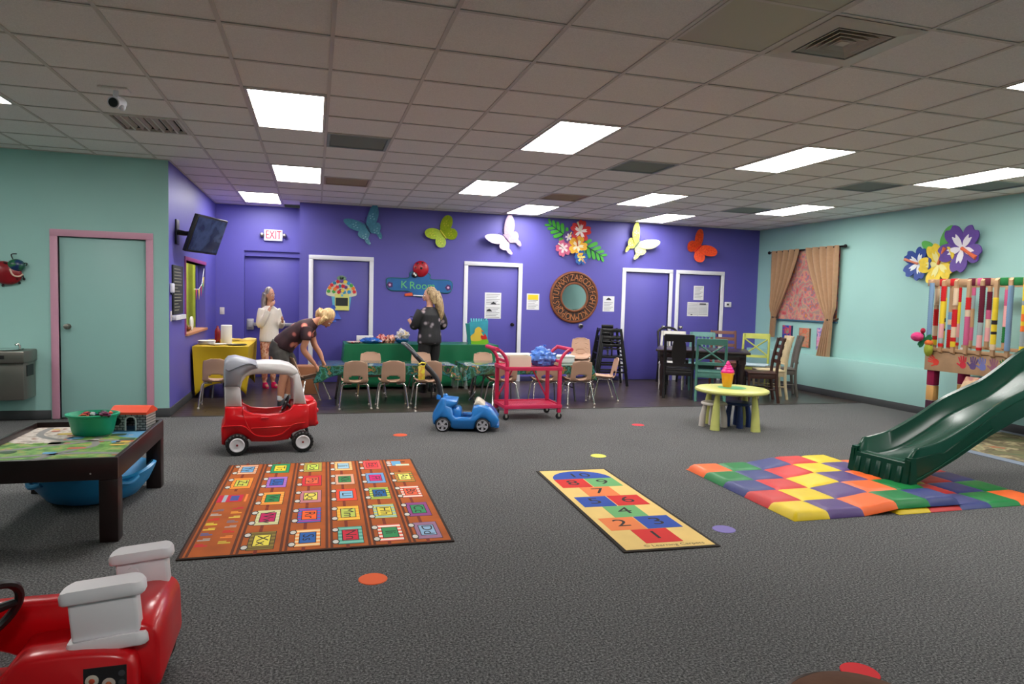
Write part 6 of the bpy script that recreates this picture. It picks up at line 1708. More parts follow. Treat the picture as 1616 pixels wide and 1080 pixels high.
for r_ in range(5):
    for c_ in range(5):
        k = c_ - r_
        ch = ('yrbgo' if k >= 0 else 'pogbr')[k if k >= 0 else -k - 1]
        pad(m2, c_ * S_, r_ * S_, S_, S_, .002, .036, PM[ch], ('l' if c_ == 0 else '') + ('r' if c_ == 4 else '') + ('n' if r_ == 0 else '') + ('f' if r_ == 4 else ''))
m1 = thing('patchwork_mat', 'upper patchwork vinyl mat, yellow corner toward the camera', 'mat', (3.17, 3.87, 0), R(-.6))
seq = 'ypogbr'
for r_ in range(5):
    for c_ in range(5):
        ch = seq[(c_ - r_) % 6]
        pad(m1, c_ * S_, r_ * S_, S_, S_, .002, .056, PM[ch], ('l' if c_ == 0 else '') + ('r' if c_ == 4 else '') + ('n' if r_ == 0 else '') + ('f' if r_ == 4 else ''), lambda x: .037 * max(0, min(1, (x - .55) / .32)) ** 1.5)

# ------------------------------------------------------------------ world map rug under the platform
wm = thing('map_rug', 'grey bordered picture rug with olive and cream patches under the slide platform', 'rug', (7.38, 5.4, 0))
MB().box(-.83, .83, -1.0, 1.0, 0, .007, bev=.003).build('border', mat('map_border', (122, 134, 150), .9), wm)
MB().box(-.70, .70, -.87, .87, .007, .0085).build('picture', ramp_mat('map_print', [(.3, (70, 84, 60)), (.42, (112, 112, 76)), (.5, (96, 84, 64)), (.56, (170, 158, 120)), (.6, (120, 124, 90)), (.66, (176, 88, 56)), (.75, (150, 150, 130))], 3.2, .9, detail=4), wm, smooth=False)

# ------------------------------------------------------------------ slide
M_sl = mat('slide_dark_green', (4, 60, 44), .27, noise=(3, .06), spec=.3)
sl = thing('slide', 'dark green wavy plastic slide coming down onto the patchwork mat', 'slide', (4.50, 4.50, .035), R(8))
SLW = .225
cl = [(0.0, .195), (.18, .195), (.42, .225), (.75, .34), (1.05, .47), (1.35, .56), (1.60, .63), (1.85, .74), (2.15, .885), (2.45, .98), (2.75, 1.03), (3.0, 1.04)]
clp = smooth_poly(cl, 4, False)
rings = []
for k, (x, z) in enumerate(clp):
    f = k / (len(clp) - 1)
    rim = .125 + .03 * min(1, f * 5)
    wave = .0
    w0 = SLW - .05
    d = .10 + .03 * min(1, f * 6)
    if k == 0: rim = .045
    elif k == 1: rim = .075
    sec = [(-SLW - .03, z + rim - d - .16 * 0 - .02), (-SLW - .03, z + rim - .01), (-SLW - .015, z + rim + .008), (-SLW + .01, z + rim), (-w0 + .0, z + .02), (-w0 + .04, z + .002), (0, z - .004), (w0 - .04, z + .002), (w0, z + .02), (SLW - .01, z + rim), (SLW + .015, z + rim + .008), (SLW + .03, z + rim - .01), (SLW + .03, z + rim - d - .02), (SLW + .005, z + rim - d - .02), (w0 + .02, z - .03), (0, z - .04), (-w0 - .02, z - .03), (-SLW - .005, z + rim - d - .02)]
    rings.append([(x, py, pz_) for py, pz_ in sec])
b = MB(); b.rings(rings); b.build('chute', M_sl, sl, angle=55)
# deep foot block with ribs and side skirts
for s in (-1, 1):
    poly = [(-.035, .045), (.03, .045), (.25, .115), (.55, .22), (.95, .38), (1.3, .495), (1.6, .57), (1.9, .70), (1.95, .86), (1.6, .735), (1.3, .655), (.95, .53), (.60, .37), (.40, .28), (.30, .285), (.2, .27), (.0, .25), (-.02, .243)]
    b = MB()
    b.prism(poly, 0, .03, X=Mx(((1, 0, 0, 0), (0, 0, 1, s * (SLW + .03) - .015), (0, 1, 0, 0), (0, 0, 0, 1)))); b.build('side_skirt', M_sl, sl)
MB().rings([[(-.045, -SLW - .045, .045), (.0, -SLW - .045, .045), (.0, SLW + .045, .045), (-.045, SLW + .045, .045)], [(-.012, -SLW - .035, .215), (.03, -SLW - .035, .215), (.03, SLW + .035, .215), (-.012, SLW + .035, .215)], [(.01, -SLW - .02, .228), (.06, -SLW - .02, .228), (.06, SLW + .02, .228), (.01, SLW + .02, .228)]]).build('foot_panel', M_sl, sl)
rbm = MB().box(-.012, .02, -.026, .026, .05, .19, bev=.01, X=rot('Y', R(14))).mesh('foot_rib', M_sl)
for k in range(5): link('foot_rib', rbm, sl, (-.058, -.19 + .095 * k, .0))
for s in (-1, 1):
    MB().tube([(x, s * (SLW + .047), z) for x, z in smooth_poly([(.03, .075), (.28, .15), (.6, .275), (1.0, .44)], 4, False)], .009, 6).build('skirt_bead', M_sl, sl)
    MB().rings([[(-.03, s * (SLW + .005), .05), (.05, s * (SLW + .005), .05), (.05, s * (SLW + .065), .05), (-.03, s * (SLW + .065), .05)], [(-.01, s * (SLW - .005), .262), (.05, s * (SLW - .005), .262), (.05, s * (SLW + .045), .262), (-.01, s * (SLW + .045), .262)]][::1]).build('corner_post', M_sl, sl)

# ------------------------------------------------------------------ platform with wrapped railing
M_ply = mat('pale_pine', (176, 140, 104), .6, noise=(6, .12))
pf = thing('play_platform', 'wooden play platform with yarn wrapped spindles and hand prints along its board', 'play platform', (7.52, 6.80, 0), R(4))
Lp = 2.7                                       # runs toward the camera along local -y
MB().box(0, .66, -Lp, .06, .93, .965, bev=.004).build('deck', M_ply, pf)
MB().box(-.03, 0.0, -1.42, .09, .715, .955, bev=.004).build('fascia_board', M_ply, pf)
MB().box(-.03, 0.0, -Lp, -2.05, .715, .955, bev=.004).build('fascia_board', M_ply, pf)
MB().box(.0, .66, .06, .09, .715, .955, bev=.004).build('end_board', M_ply, pf)
MB().box(-.045, .0, -1.42, .10, .965, 1.005, bev=.004).build('lower_rail', M_ply, pf)
MB().box(-.045, .0, -1.42, .10, 1.78, 1.86, bev=.004).build('top_rail', M_ply, pf)
MB().box(.62, .66, -Lp, .10, .99, 1.03, bev=.004).build('lower_rail', M_ply, pf); MB().box(.62, .66, -Lp, .10, 1.78, 1.86, bev=.004).build('top_rail', M_ply, pf)
MB().box(-.02, .66, .06, .10, 1.78, 1.86, bev=.004).build('top_rail', M_ply, pf)
Y_ = {k: mat('yarn_' + k, v, .95, bump=(90, .3)) for k, v in dict(red=(196, 24, 30), yellow=(226, 196, 48), pink=(222, 160, 160), maroon=(92, 14, 40), blue=(116, 146, 178), grey=(150, 162, 164), orange=(236, 110, 44), lilac=(178, 150, 200), rose=(196, 90, 130), cream=(214, 190, 160), green=(22, 110, 52), wood=(176, 140, 104), black=(40, 30, 34)).items()}
specs = [[('blue', .0, 1.0)], [('red', .72, .95), ('yellow', .38, .72), ('pink', .16, .38), ('grey', .08, .16), ('red', .03, .08)], [('cream', .66, .92), ('red', .34, .60), ('cream', .18, .34), ('red', .12, .18), ('yellow', .04, .12)],
         [('red', .60, .78), ('cream', .50, .60), ('rose', .08, .50)], [('maroon', .42, .95), ('grey', .24, .42), ('pink', .06, .24), ('red', .02, .06)], [('yellow', .46, .78), ('black', .40, .46), ('yellow', .30, .40), ('black', .26, .30), ('yellow', .12, .26), ('cream', .04, .12)],
         [('blue', .04, .95)], [('yellow', .74, .96), ('grey', .68, .74), ('yellow', .56, .68), ('orange', .46, .56), ('yellow', .40, .46), ('orange', .32, .40), ('grey', .12, .32), ('yellow', .0, .12)], [('blue', .44, .56), ('cream', .36, .44), ('blue', .28, .36), ('red', .0, .28)], [('lilac', .2, .9)]]
def spindle(x, y, sp, seed, front=True):
    z0, z1 = 1.0 - (.06 if front else 0), 1.835
    b = MB(); b.rings([[(x - .022, y - .02, z0 + .02), (x + .014, y - .02, z0), (x + .014, y + .02, z0), (x - .022, y + .02, z0 + .02)], [(x - .022, y - .02, z1), (x + .014, y - .02, z1 + .03), (x + .014, y + .02, z1 + .03), (x - .022, y + .02, z1)]])
    s_ = b.build('spindle', M_ply, pf, smooth=False)
    for c, a, e in sp:
        za, ze = z0 + .06 + (z1 - z0 - .08) * a, z0 + .06 + (z1 - z0 - .08) * e
        n = max(2, int((ze - za) / .014)); prf = []
        for k in range(n + 1): prf.append((.0275 + .0025 * (k % 2), za + (ze - za) * k / n))
        b = MB(); b.lathe(prf, 12, X=tr(x - .004, y, 0)); b.build('yarn_wrap', Y_[c], s_)
for k in range(9): spindle(-.052, .03 - .162 * k, specs[k], k)
names = list(Y_)
rnd = random.Random(11)
for k in range(10):
    sp = []; a = .05
    while a < .85:
        e = min(.95, a + rnd.uniform(.12, .35)); sp.append((rnd.choice(['maroon', 'red', 'pink', 'grey', 'cream', 'yellow', 'green', 'wood', 'rose']), a, e)); a = e
    spindle(.606, -.03 - .215 * k, sp, k, False)
for k in range(4): spindle(.10 + .13 * k, .07, specs[(k * 3 + 2) % 10], k)
# yarn wrapped on the top rail
for (ya, yb_, c) in ((-.06, -.15, 'red'), (-.20, -.30, 'red'), (-.42, -.52, 'maroon'), (-.54, -.60, 'rose'), (-.60, -.70, 'maroon'), (-.80, -.90, 'green'), (-.95, -1.06, 'green')):
    MB().box(-.052, .007, yb_, ya, 1.775, 1.866, bev=.012).build('yarn_wrap', Y_[c], pf)
# corner posts, wrapped in blocks
def cpost(x, y):
    p = MB().box(x - .045, x + .045, y - .045, y + .045, 0, 1.0, bev=.004).build('post', mat('post_pale', (206, 204, 200), .6), pf)
    for c, a, e in (('maroon', .14, .33), ('tan', .33, .52), ('berry', .52, .715)):
        m_ = dict(maroon=mat('yarn_plum', (58, 20, 44), .95, bump=(90, .3)), tan=mat('yarn_tan', (206, 156, 92), .95, bump=(90, .3)), berry=mat('yarn_berry', (140, 14, 62), .95, bump=(90, .3)))[c]
        MB().box(x - .052, x + .052, y - .052, y + .052, a, e, bev=.012).build('yarn_wrap', m_, p)
cpost(.05, .02); cpost(.60, .02); cpost(.05, -Lp + .06); cpost(.60, -Lp + .06)
# painted hands on the fascia
hc_ = [(226, 60, 44), (206, 40, 60), (92, 70, 120), (110, 116, 180), (150, 96, 120), (22, 110, 48), (240, 138, 60), (150, 100, 130)]
hy = [-.06, -.42, -.545, -.66, -.79, -.915, -1.03, -1.16]
for k, (c, y) in enumerate(zip(hc_, hy)):
    m_ = mat('hand_%d' % k, c, .7); b = MB()
    X = tr(-.0305, y, .83) @ wall_X(0, 0, 0, 'right') @ rot('Z', R([60, 5, -10, 8, 0, 4, -6, 10][k]))
    b.prism(rrect(.075, .08, .03, 3, 0, -.01), 0, .002, X=X)
    for q, (a, l_) in enumerate(((38, .065), (14, .078), (-4, .082), (-22, .07))):
        b.prism(rrect(.017, l_, .008, 2, 0, l_ / 2), 0, .002, X=X @ tr(-.028 + .019 * (3 - q), .025, 0) @ rot('Z', R(-a * .5 + 8)))
    b.prism(rrect(.018, .06, .008, 2, 0, .03), 0, .002, X=X @ tr(-.03, -.02, 0) @ rot('Z', R(52)))
    b.build('hand_print', m_, pf, smooth=False)
# knitted flower tied to the corner spindle
kf = thing('knitted_flower', 'pink and green knitted flower tied on the railing corner', 'ornament', (7.44, 6.86, 1.06))
b = MB(); b.ball((0, 0, 0), .075, 14, X=Mx.Diagonal((1, 1, .8, 1))); b.build('bud', mat('knit_pink', (206, 60, 120), .95, bump=(60, .5)), kf).location = (-.05, .07, .07)
b = MB(); b.ball((0, 0, 0), (.055, .05, .09), 12); b.build('lime_bud', mat('knit_lime', (150, 160, 50), .95, bump=(60, .5)), kf).location = (0, -.06, -.08)
b = MB(); b.ball((0, 0, 0), (.05, .05, .04), 12); b.build('orange_band', mat('knit_orange', (216, 110, 50), .95, bump=(60, .5)), kf).location = (.0, -.06, -.0)
b = MB()
for k in range(4): b.prism(petal_poly(.12, .07), 0, .012, X=tr(0, .0, .03) @ wall_X(0, 0, 0, 'right') @ rot('Z', k * 1.7 + .5))
b.build('leaf', mat('knit_green', (30, 110, 64), .95, bump=(60, .5)), kf)
b = MB(); b.ball((0, 0, 0), (.03, .03, .035), 10); b.build('small_bud', mat('knit_red', (160, 30, 60), .95, bump=(60, .5)), kf).location = (-.02, .02, .15)
# climbing ramp with a green grip
rp = thing('climbing_ramp', 'small wooden climbing ramp with a dark green grip behind the slide', 'ramp', (7.50, 6.10, 0))
X = tr(-.22, 0, .33) @ rot('Y', R(-58))
MB().box(-.42, .42, -.20, .20, -.018, .018, bev=.004, X=X).build('ramp_board', ramp_mat('ramp_ply', [(.4, (170, 140, 108)), (.55, (190, 160, 126)), (.62, (160, 90, 80)), (.7, (120, 110, 130))], 5, .6), rp)
b = MB(); b.tube(smooth_poly([(.02, .17, .018), (.03, .17, .06), (-.03, .17, .085), (-.10, .17, .075), (-.14, .17, .04), (-.14, .17, .018)], 4, False), .014, 8, X=X); b.build('grip', mat('grip_green', (10, 62, 46), .4), rp)
# ------------------------------------------------------------------ people
def hand_shape(b, wrist, d, side, curl=.6, s=1.0):
    """palm, four unequal curled fingers and a thumb; d = direction of the fingers, side = thumb side"""
    w = V(wrist); d = V(d).normalized(); side = V(side); side = (side - d * side.dot(d)).normalized(); nrm = d.cross(side)
    b.tube([w - d * .01, w + d * .03 * s, w + d * .075 * s], [.021 * s, .029 * s, .031 * s], 10, flat=.9)
    for k, (o, l_) in enumerate(((.022, .062), (.008, .070), (-.007, .065), (-.021, .052))):
        p0 = w + d * .062 * s + side * o * s
        p1 = p0 + d * l_ * .45 * s
        p2 = p1 + (d * cos(curl) - nrm * sin(curl)) * l_ * .32 * s
        p3 = p2 + (d * cos(curl * 2) - nrm * sin(curl * 2)) * l_ * .26 * s
        b.tube([p0 - d * .02 * s, p0, p1, p2, p3], [.0095 * s, .0095 * s, .009 * s, .0085 * s, .007 * s], 6)
    t0 = w + d * .02 * s + side * .024 * s
    b.tube([t0 - side * .012 * s, t0, t0 + (d * .7 + side * .7) * .028 * s, t0 + (d * .95 + side * .35) * .055 * s], [.012 * s, .0115 * s, .010 * s, .008 * s], 6)
def head_shape(b, X, s=1.0):
    """local: face toward -y, centre of the skull at the origin"""
    b.X = X
    b.ball((0, .012 * s, .022 * s), (.074 * s, .094 * s, .098 * s), 20)
    b.rings([[(.062 * s * k * cos(a), -.018 * s + .072 * s * k * sin(a) * (1 if sin(a) < 0 else .8), z * s) for a in [2 * pi * i / 16 for i in range(16)]] for z, k in ((.03, .98), (-.02, 1.0), (-.06, .86), (-.095, .6), (-.105, .36))])
    b.tube([(0, -.082 * s, .018 * s), (0, -.098 * s, -.012 * s), (0, -.108 * s, -.028 * s), (0, -.088 * s, -.038 * s)], [.010 * s, .012 * s, .016 * s, .010 * s], 8)
    b.tube([(-.022 * s, -.084 * s, -.062 * s), (0, -.092 * s, -.061 * s), (.022 * s, -.084 * s, -.062 * s)], [.007 * s, .010 * s, .007 * s], 8)
    for q in (-1, 1):
        b.ball((q * .076 * s, .006 * s, -.012 * s), (.012 * s, .020 * s, .032 * s), 10)
        b.tube([(q * .014 * s, -.086 * s, .022 * s), (q * .045 * s, -.076 * s, .024 * s)], .008 * s, 6)
    b.X = Mx.Identity(4)
def face_parts(parent, X, s=1.0, skin=None):
    for q in (-1, 1):
        MB().ball((q * .030 * s, -.078 * s, .004 * s), (.013 * s, .010 * s, .0085 * s), 10, X=X).build('eye', mat('eye_white', (235, 235, 235)), parent)
        MB().ball((q * .030 * s, -.0865 * s, .004 * s), (.006 * s, .003 * s, .006 * s), 8, X=X).build('iris', mat('iris_dark', (50, 36, 28), .3), parent)
        MB().tube([(q * .014 * s, -.090 * s, .028 * s), (q * .03 * s, -.088 * s, .034 * s), (q * .048 * s, -.078 * s, .026 * s)], .0035 * s, 5, X=X).build('eyebrow', mat('brow_brown', (92, 72, 60), .8), parent)
    b = MB(); b.X = X
    b.tube([(-.025 * s, -.086 * s, -.062 * s), (-.008 * s, -.099 * s, -.059 * s), (0, -.1 * s, -.061 * s), (.008 * s, -.099 * s, -.059 * s), (.025 * s, -.086 * s, -.062 * s)], .005 * s, 6)
    b.tube([(-.022 * s, -.088 * s, -.066 * s), (0, -.1 * s, -.070 * s), (.022 * s, -.088 * s, -.066 * s)], .006 * s, 6)
    b.build('lips', mat('lips_rose', (170, 84, 78), .5), parent)
def limb(b, pts, rad, n=12): b.tube(smooth_poly(pts, 4, False), [rad[min(len(rad) - 1, i // 4)] + (rad[min(len(rad) - 1, i // 4 + 1)] - rad[min(len(rad) - 1, i // 4)]) * ((i % 4) / 4) for i in range((len(pts) - 1) * 4 + 1)], n)
def ell(c, rx, ry, tilt=0.0, n=20, yaw=0.0):
    """ellipse ring round a trunk centre c, tilted about the x axis"""
    out = []
    for k in range(n):
        a = 2 * pi * k / n
        p = V((rx * cos(a), ry * sin(a), 0))
        p = Mx.Rotation(tilt, 3, 'X') @ p
        p = Mx.Rotation(yaw, 3, 'Z') @ p
        out.append(tuple(V(c) + p))
    return out

# --- 1: grey haired person in a white knit top, hand at the mouth (local face toward -y)
M_skin1 = mat('skin_fair', (204, 150, 124), .5, noise=(8, .05)); M_skin2 = mat('skin_tan', (196, 134, 104), .5, noise=(8, .05))
pw = thing('person', 'grey haired person in white top and patterned leggings, hand raised to mouth', 'person', (-.68, 11.22, 0), R(28), 'people by the tables'); pw.scale = (.80, .9, 1.0)
b = MB()
HX = tr(0, -.02, 1.44) @ rot('Z', R(20)) @ rot('X', R(4))
head_shape(b, HX, .98)
b.tube([(0, .0, 1.24), (0, -.005, 1.36)], [.055, .048], 12)
b.rings([ell((0, .0, z), rx, ry) for z, rx, ry in ((.74, .155, .11), (.82, .165, .12), (.92, .135, .10), (1.03, .14, .105), (1.14, .155, .11), (1.22, .15, .09), (1.27, .08, .06))])
for s in (-1, 1):
    limb(b, [(s * .085, .0, .80), (s * .092, -.005, .60), (s * .085, -.01, .43), (s * .085, .012, .25), (s * .085, .02, .07)], [.088, .075, .056, .052, .036])
    b.tube([(s * .085, .03, .05), (s * .088, -.06, .04), (s * .09, -.13, .03)], [.036, .036, .026], 10)
limb(b, [(-.16, .0, 1.22), (-.20, -.02, 1.10), (-.215, -.04, .99), (-.16, -.13, 1.09), (-.07, -.17, 1.25)], [.052, .044, .040, .034, .024])
hand_shape(b, (-.06, -.172, 1.275), (.75, -.1, .62), (-.3, -.2, .6), .5, .95)
limb(b, [(.16, .0, 1.22), (.20, -.01, 1.10), (.215, -.03, .98), (.19, -.14, 1.0), (.15, -.22, 1.05)], [.052, .044, .040, .034, .024])
hand_shape(b, (.145, -.235, 1.06), (-.5, -.6, .35), (-.2, .1, .9), .7, .95)
body = remeshed(b, 'body', M_skin1, pw, .011, 3)
face_parts(pw, HX, .98)
b = MB()
b.rings([ell((0, .002, z), rx, ry) for z, rx, ry in ((.72, .185, .135), (.76, .19, .14), (.86, .180, .135), (.96, .172, .13), (1.06, .172, .13), (1.15, .178, .128), (1.225, .165, .105), (1.275, .085, .07))])
limb(b, [(-.155, .0, 1.22), (-.20, -.02, 1.10), (-.217, -.04, .985), (-.165, -.125, 1.08), (-.10, -.163, 1.20)], [.066, .060, .058, .050, .044])
limb(b, [(.155, .0, 1.22), (.20, -.01, 1.10), (.217, -.03, .975), (.19, -.135, .998), (.16, -.20, 1.035)], [.066, .060, .058, .050, .044])
remeshed(b, 'knit_top', mat('knit_white', (222, 214, 204), .9, bump=(40, .3)), pw, .012, 3)
b = MB()
b.rings([ell((0, .004, z), rx, ry) for z, rx, ry in ((.70, .16, .118), (.78, .172, .125), (.86, .16, .118))])
for s in (-1, 1): limb(b, [(s * .083, .0, .76), (s * .092, -.005, .60), (s * .085, -.01, .43), (s * .085, .012, .25), (s * .085, .018, .12)], [.094, .084, .065, .062, .048])
remeshed(b, 'leggings', ramp_mat('legging_print', [(.38, (186, 110, 84)), (.48, (222, 184, 160)), (.56, (200, 130, 100)), (.64, (150, 84, 70))], 16, .8), pw, .012, 2)
for s in (-1, 1):
    b = MB(); b.rings([[(s * .087 + .042 * k * cos(a), .0 + y0_ + (.055 if sin(a) > 0 else .12) * k * sin(a), z) for a in [2 * pi * i / 18 for i in range(18)]] for z, k, y0_ in ((0, 1.0, -.01), (.025, 1.05, -.01), (.05, .95, -.005), (.085, .7, .015))]); b.build('shoe', mat('shoe_magenta', (216, 20, 96), .6), pw)
b = MB()
hx = HX
b.X = HX
b.ball((0, .028, .036), (.083, .088, .096), 20)
b.X = Mx.Identity(4)
b.tube([(-.03, .07, 1.47), (-.055, .085, 1.36), (-.06, .09, 1.22), (-.055, .085, 1.14)], [.07, .062, .05, .02], 12)
b.tube([(.05, .05, 1.47), (.065, .07, 1.36), (.06, .08, 1.24)], [.05, .045, .02], 10)
b.tube([(-.085, .0, 1.46), (-.09, .02, 1.36), (-.10, .02, 1.20)], [.035, .034, .015], 10)
remeshed(b, 'hair', ramp_mat('hair_grey', [(.35, (84, 78, 74)), (.5, (140, 132, 126)), (.65, (176, 168, 162))], 14, .6, stretch=(3, 3, .4)), pw, .010, 3)

# --- 2: blonde person bending over a chair (local face toward -y; leans toward -y)
pb_ = thing('person', 'blonde person bending to move a chair, dark floral top and grey shorts', 'person', (-.35, 9.36, 0), R(84), 'people by the tables')
hip = V((0, .06, .80)); chest = V((0, -.26, 1.04)); neck = V((0, -.37, 1.115)); headc = V((0, -.50, 1.16))
b = MB()
HX2 = Mx.Translation(headc) @ rot('Z', R(-14)) @ rot('X', R(58))
head_shape(b, HX2, .98)
b.tube([tuple(chest + V((0, -.02, .0))), tuple(neck), tuple(headc + V((0, .03, 0)))], [.06, .052, .05], 12)
tl = R(52)
b.rings([ell(c, rx, ry, t_) for c, rx, ry, t_ in (((0, .09, .72), .15, .115, .1), ((0, .07, .80), .165, .125, .35), ((0, -.03, .90), .14, .105, .75), ((0, -.14, .97), .145, .11, .92), ((0, -.25, 1.04), .155, .10, .95), ((0, -.32, 1.085), .12, .075, .95), ((0, -.36, 1.11), .065, .055, .95))])
for s in (-1, 1):
    ky = -.04 if s > 0 else .02
    limb(b, [(s * .085, .08, .76), (s * .095, .03 + ky, .60), (s * .09, .0 + ky, .44), (s * .09, .03 + ky, .26), (s * .09, .045 + ky, .07)], [.092, .078, .056, .054, .037])
    b.tube([(s * .09, .055 + ky, .05), (s * .092, -.03 + ky, .04), (s * .095, -.11 + ky, .03)], [.036, .036, .026], 10)
limb(b, [(-.165, -.27, 1.03), (-.185, -.26, .88), (-.175, -.23, .76), (-.15, -.30, .65), (-.12, -.37, .56)], [.052, .046, .041, .036, .025])
hand_shape(b, (-.118, -.375, .55), (.1, -.45, -.8), (.7, -.3, .1), .9, .95)
limb(b, [(.165, -.27, 1.03), (.20, -.30, .90), (.20, -.33, .79), (.16, -.40, .69), (.11, -.44, .60)], [.052, .046, .041, .036, .025])
hand_shape(b, (.105, -.445, .59), (-.1, -.35, -.85), (-.7, -.2, .1), .9, .95)
remeshed(b, 'body', M_skin2, pb_, .011, 3)
face_parts(pb_, HX2, .98)
b = MB()
b.rings([ell(c, rx, ry, t_) for c, rx, ry, t_ in (((0, .055, .765), .185, .145, .5), ((0, .03, .82), .19, .145, .6), ((0, -.05, .90), .178, .135, .8), ((0, -.15, .97), .175, .132, .92), ((0, -.25, 1.04), .18, .12, .95), ((0, -.315, 1.08), .15, .088, .95), ((0, -.355, 1.105), .08, .065, .95))])
limb(b, [(-.15, -.27, 1.035), (-.185, -.265, .95), (-.195, -.26, .88)], [.075, .07, .066])
limb(b, [(.15, -.27, 1.035), (.19, -.285, .95), (.205, -.295, .90)], [.075, .07, .066])
remeshed(b, 'blouse', ramp_mat('floral_blouse', [(.0, (226, 170, 120)), (.24, (216, 120, 110)), (.36, (62, 28, 34)), (.8, (40, 16, 24))], 8, .7, 'cells'), pb_, .012, 3)
b = MB()
b.rings([ell(c, rx, ry, t_) for c, rx, ry, t_ in (((0, .09, .66), .175, .135, .0), ((0, .085, .74), .182, .14, .2), ((0, .06, .82), .178, .135, .45))])
for s in (-1, 1):
    ky = -.04 if s > 0 else .02
    limb(b, [(s * .088, .08, .72), (s * .096, .03 + ky, .60), (s * .094, .008 + ky, .47)], [.105, .098, .088])
remeshed(b, 'shorts', mat('shorts_olive_grey', (78, 74, 70), .85, noise=(9, .2)), pb_, .012, 2)
for s in (-1, 1):
    ky = -.04 if s > 0 else .02
    b = MB(); b.m = 0; b.rings([[(s * .092 + .044 * k * cos(a), y0_ + ky + (.06 if sin(a) > 0 else .125) * k * sin(a), z) for a in [2 * pi * i / 18 for i in range(18)]] for z, k, y0_ in ((0, 1.0, .02), (.03, 1.05, .02), (.06, .92, .025), (.10, .62, .045))]); b.m = 1; b.lathe([(.042, .09), (.045, .14), (.043, .15)], 14, X=tr(s * .09, .045 + ky, 0), cap=False)
    b.build('shoe', [mat('shoe_charcoal', (44, 46, 50), .6), mat('sock_white', (214, 212, 210), .9)], pb_)
b = MB(); b.X = HX2
b.ball((0, .030, .034), (.090, .094, .104), 20)
for q in (-1, 1): b.tube([(q * .080, .0, .03), (q * .088, -.01, -.05), (q * .080, -.03, -.12)], [.034, .034, .014], 10)
b.tube([(0, .10, .0), (.01, .10, -.06), (.0, .07, -.11)], [.07, .06, .03], 12)
b.X = Mx.Identity(4)
remeshed(b, 'hair', ramp_mat('hair_blonde', [(.35, (176, 128, 78)), (.5, (222, 182, 126)), (.65, (236, 206, 156))], 14, .55, stretch=(3, 3, .6)), pb_, .010, 3)

# --- 3: long haired person in a black floral top, seen from behind
pk = thing('person', 'long haired person in black floral blouse and black trousers, back to the camera', 'person', (1.70, 10.46, 0), R(207), 'people by the tables')
b = MB()
HX3 = tr(0, -.015, 1.50) @ rot('Z', R(65)) @ rot('X', R(8))
HX3 = tr(0, -.015, 1.50) @ rot('Z', R(58)) @ rot('X', R(8))
head_shape(b, HX3, 1.0)
b.tube([(0, .0, 1.29), (0, -.005, 1.42)], [.056, .05], 12)
b.rings([ell((0, .0, z), rx, ry) for z, rx, ry in ((.76, .16, .115), (.86, .175, .125), (.97, .145, .105), (1.08, .15, .11), (1.19, .165, .115), (1.27, .155, .09), (1.32, .08, .06))])
for s in (-1, 1):
    limb(b, [(s * .088, .0, .82), (s * .095, -.005, .62), (s * .088, -.01, .45), (s * .088, .012, .26), (s * .088, .02, .07)], [.092, .078, .058, .054, .037])
    b.tube([(s * .088, .03, .05), (s * .09, -.06, .04), (s * .092, -.13, .03)], [.036, .036, .026], 10)
limb(b, [(-.17, .0, 1.26), (-.23, .01, 1.14), (-.26, .0, 1.02), (-.20, -.14, 1.03), (-.12, -.25, 1.06)], [.054, .046, .042, .036, .026])
hand_shape(b, (-.11, -.262, 1.065), (.6, -.7, .1), (0, 0, 1), .7)
limb(b, [(.17, .0, 1.26), (.215, -.02, 1.14), (.225, -.05, 1.03), (.20, -.18, 1.05), (.16, -.29, 1.08)], [.054, .046, .042, .036, .026])
hand_shape(b, (.155, -.30, 1.085), (-.4, -.8, .1), (0, 0, 1), .7)
remeshed(b, 'body', M_skin1, pk, .011, 3)
face_parts(pk, HX3, 1.0)
b = MB()
b.rings([ell((0, .002, z), rx, ry) for z, rx, ry in ((.76, .20, .148), (.80, .205, .152), (.90, .195, .145), (1.0, .182, .135), (1.1, .182, .135), (1.2, .19, .132), (1.275, .172, .105), (1.325, .085, .07))])
limb(b, [(-.165, .0, 1.26), (-.235, .01, 1.14), (-.265, -.005, 1.04), (-.235, -.075, 1.02)], [.075, .07, .068, .062])
limb(b, [(.165, .0, 1.26), (.22, -.02, 1.14), (.235, -.055, 1.04), (.22, -.12, 1.03)], [.075, .07, .068, .062])
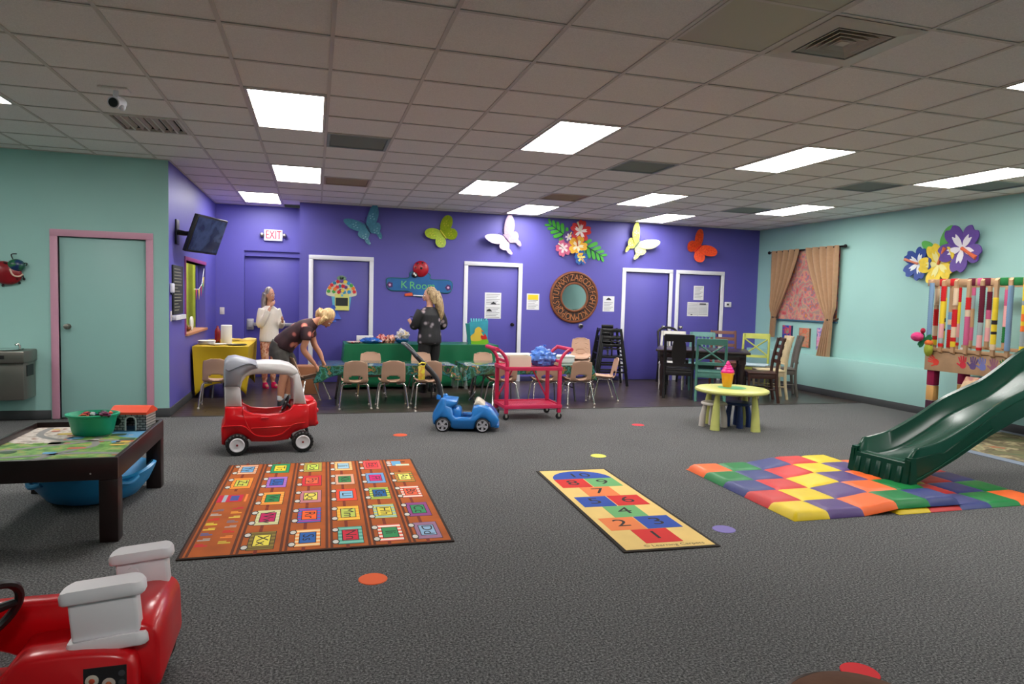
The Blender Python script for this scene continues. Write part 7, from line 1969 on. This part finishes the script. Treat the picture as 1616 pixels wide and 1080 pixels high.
remeshed(b, 'blouse', ramp_mat('black_floral_blouse', [(.0, (190, 150, 150)), (.2, (150, 140, 146)), (.3, (70, 62, 70)), (.38, (20, 19, 24)), (.9, (15, 14, 18))], 8.5, .6, 'cells'), pk, .012, 3)
b = MB()
b.rings([ell((0, .004, z), rx, ry) for z, rx, ry in ((.74, .17, .13), (.82, .18, .135), (.90, .17, .125))])
for s in (-1, 1): limb(b, [(s * .088, .0, .80), (s * .095, -.005, .62), (s * .088, -.01, .45), (s * .088, .012, .26), (s * .088, .018, .06)], [.104, .096, .080, .074, .066])
remeshed(b, 'trousers', mat('trousers_black', (14, 13, 15), .8), pk, .012, 2)
for s in (-1, 1):
    b = MB(); b.rings([[(s * .09 + .044 * k * cos(a), y0_ + (.06 if sin(a) > 0 else .125) * k * sin(a), z) for a in [2 * pi * i / 18 for i in range(18)]] for z, k, y0_ in ((0, 1.0, -.01), (.03, 1.05, -.01), (.06, .92, -.005), (.09, .66, .015))]); b.build('shoe', M_black, pk)
b = MB(); b.X = HX3
b.ball((0, .028, .034), (.087, .096, .102), 20)
for q in (-1, 1): b.tube([(q * .074, .03, .04), (q * .083, .03, -.05), (q * .08, .045, -.14)], [.036, .036, .02], 10)
b.tube([(0, .085, .04), (.0, .115, -.08), (.0, .13, -.20), (.0, .135, -.32), (.0, .12, -.40)], [.075, .078, .07, .05, .02], 14)
b.tube([(.05, .08, .02), (.065, .11, -.10), (.06, .125, -.26), (.05, .12, -.36)], [.045, .045, .035, .012], 10)
b.X = Mx.Identity(4)
remeshed(b, 'hair', ramp_mat('hair_highlighted', [(.36, (92, 70, 50)), (.47, (150, 122, 86)), (.56, (200, 174, 128)), (.66, (120, 94, 66))], 22, .5, stretch=(4, 4, .35)), pk, .010, 3)
cup = thing('red_packet', 'red wrapped packet in the hands of the long haired person', 'packet', (1.52, 10.70, 1.10))
b = MB(); b.sheet(lambda u, v: crumple(u, v, .05, .045, .085, 4.4, .25), 20, 12); b.build('wrapper', ramp_mat('red_packet_print', [(.42, (206, 24, 60)), (.55, (226, 90, 110)), (.62, (190, 16, 44))], 20, .3, coat=.3), cup)
MB().tube([(-.03, 0, .05), (-.09, .01, .062)], .006, 6).build('straw', M_black, cup)
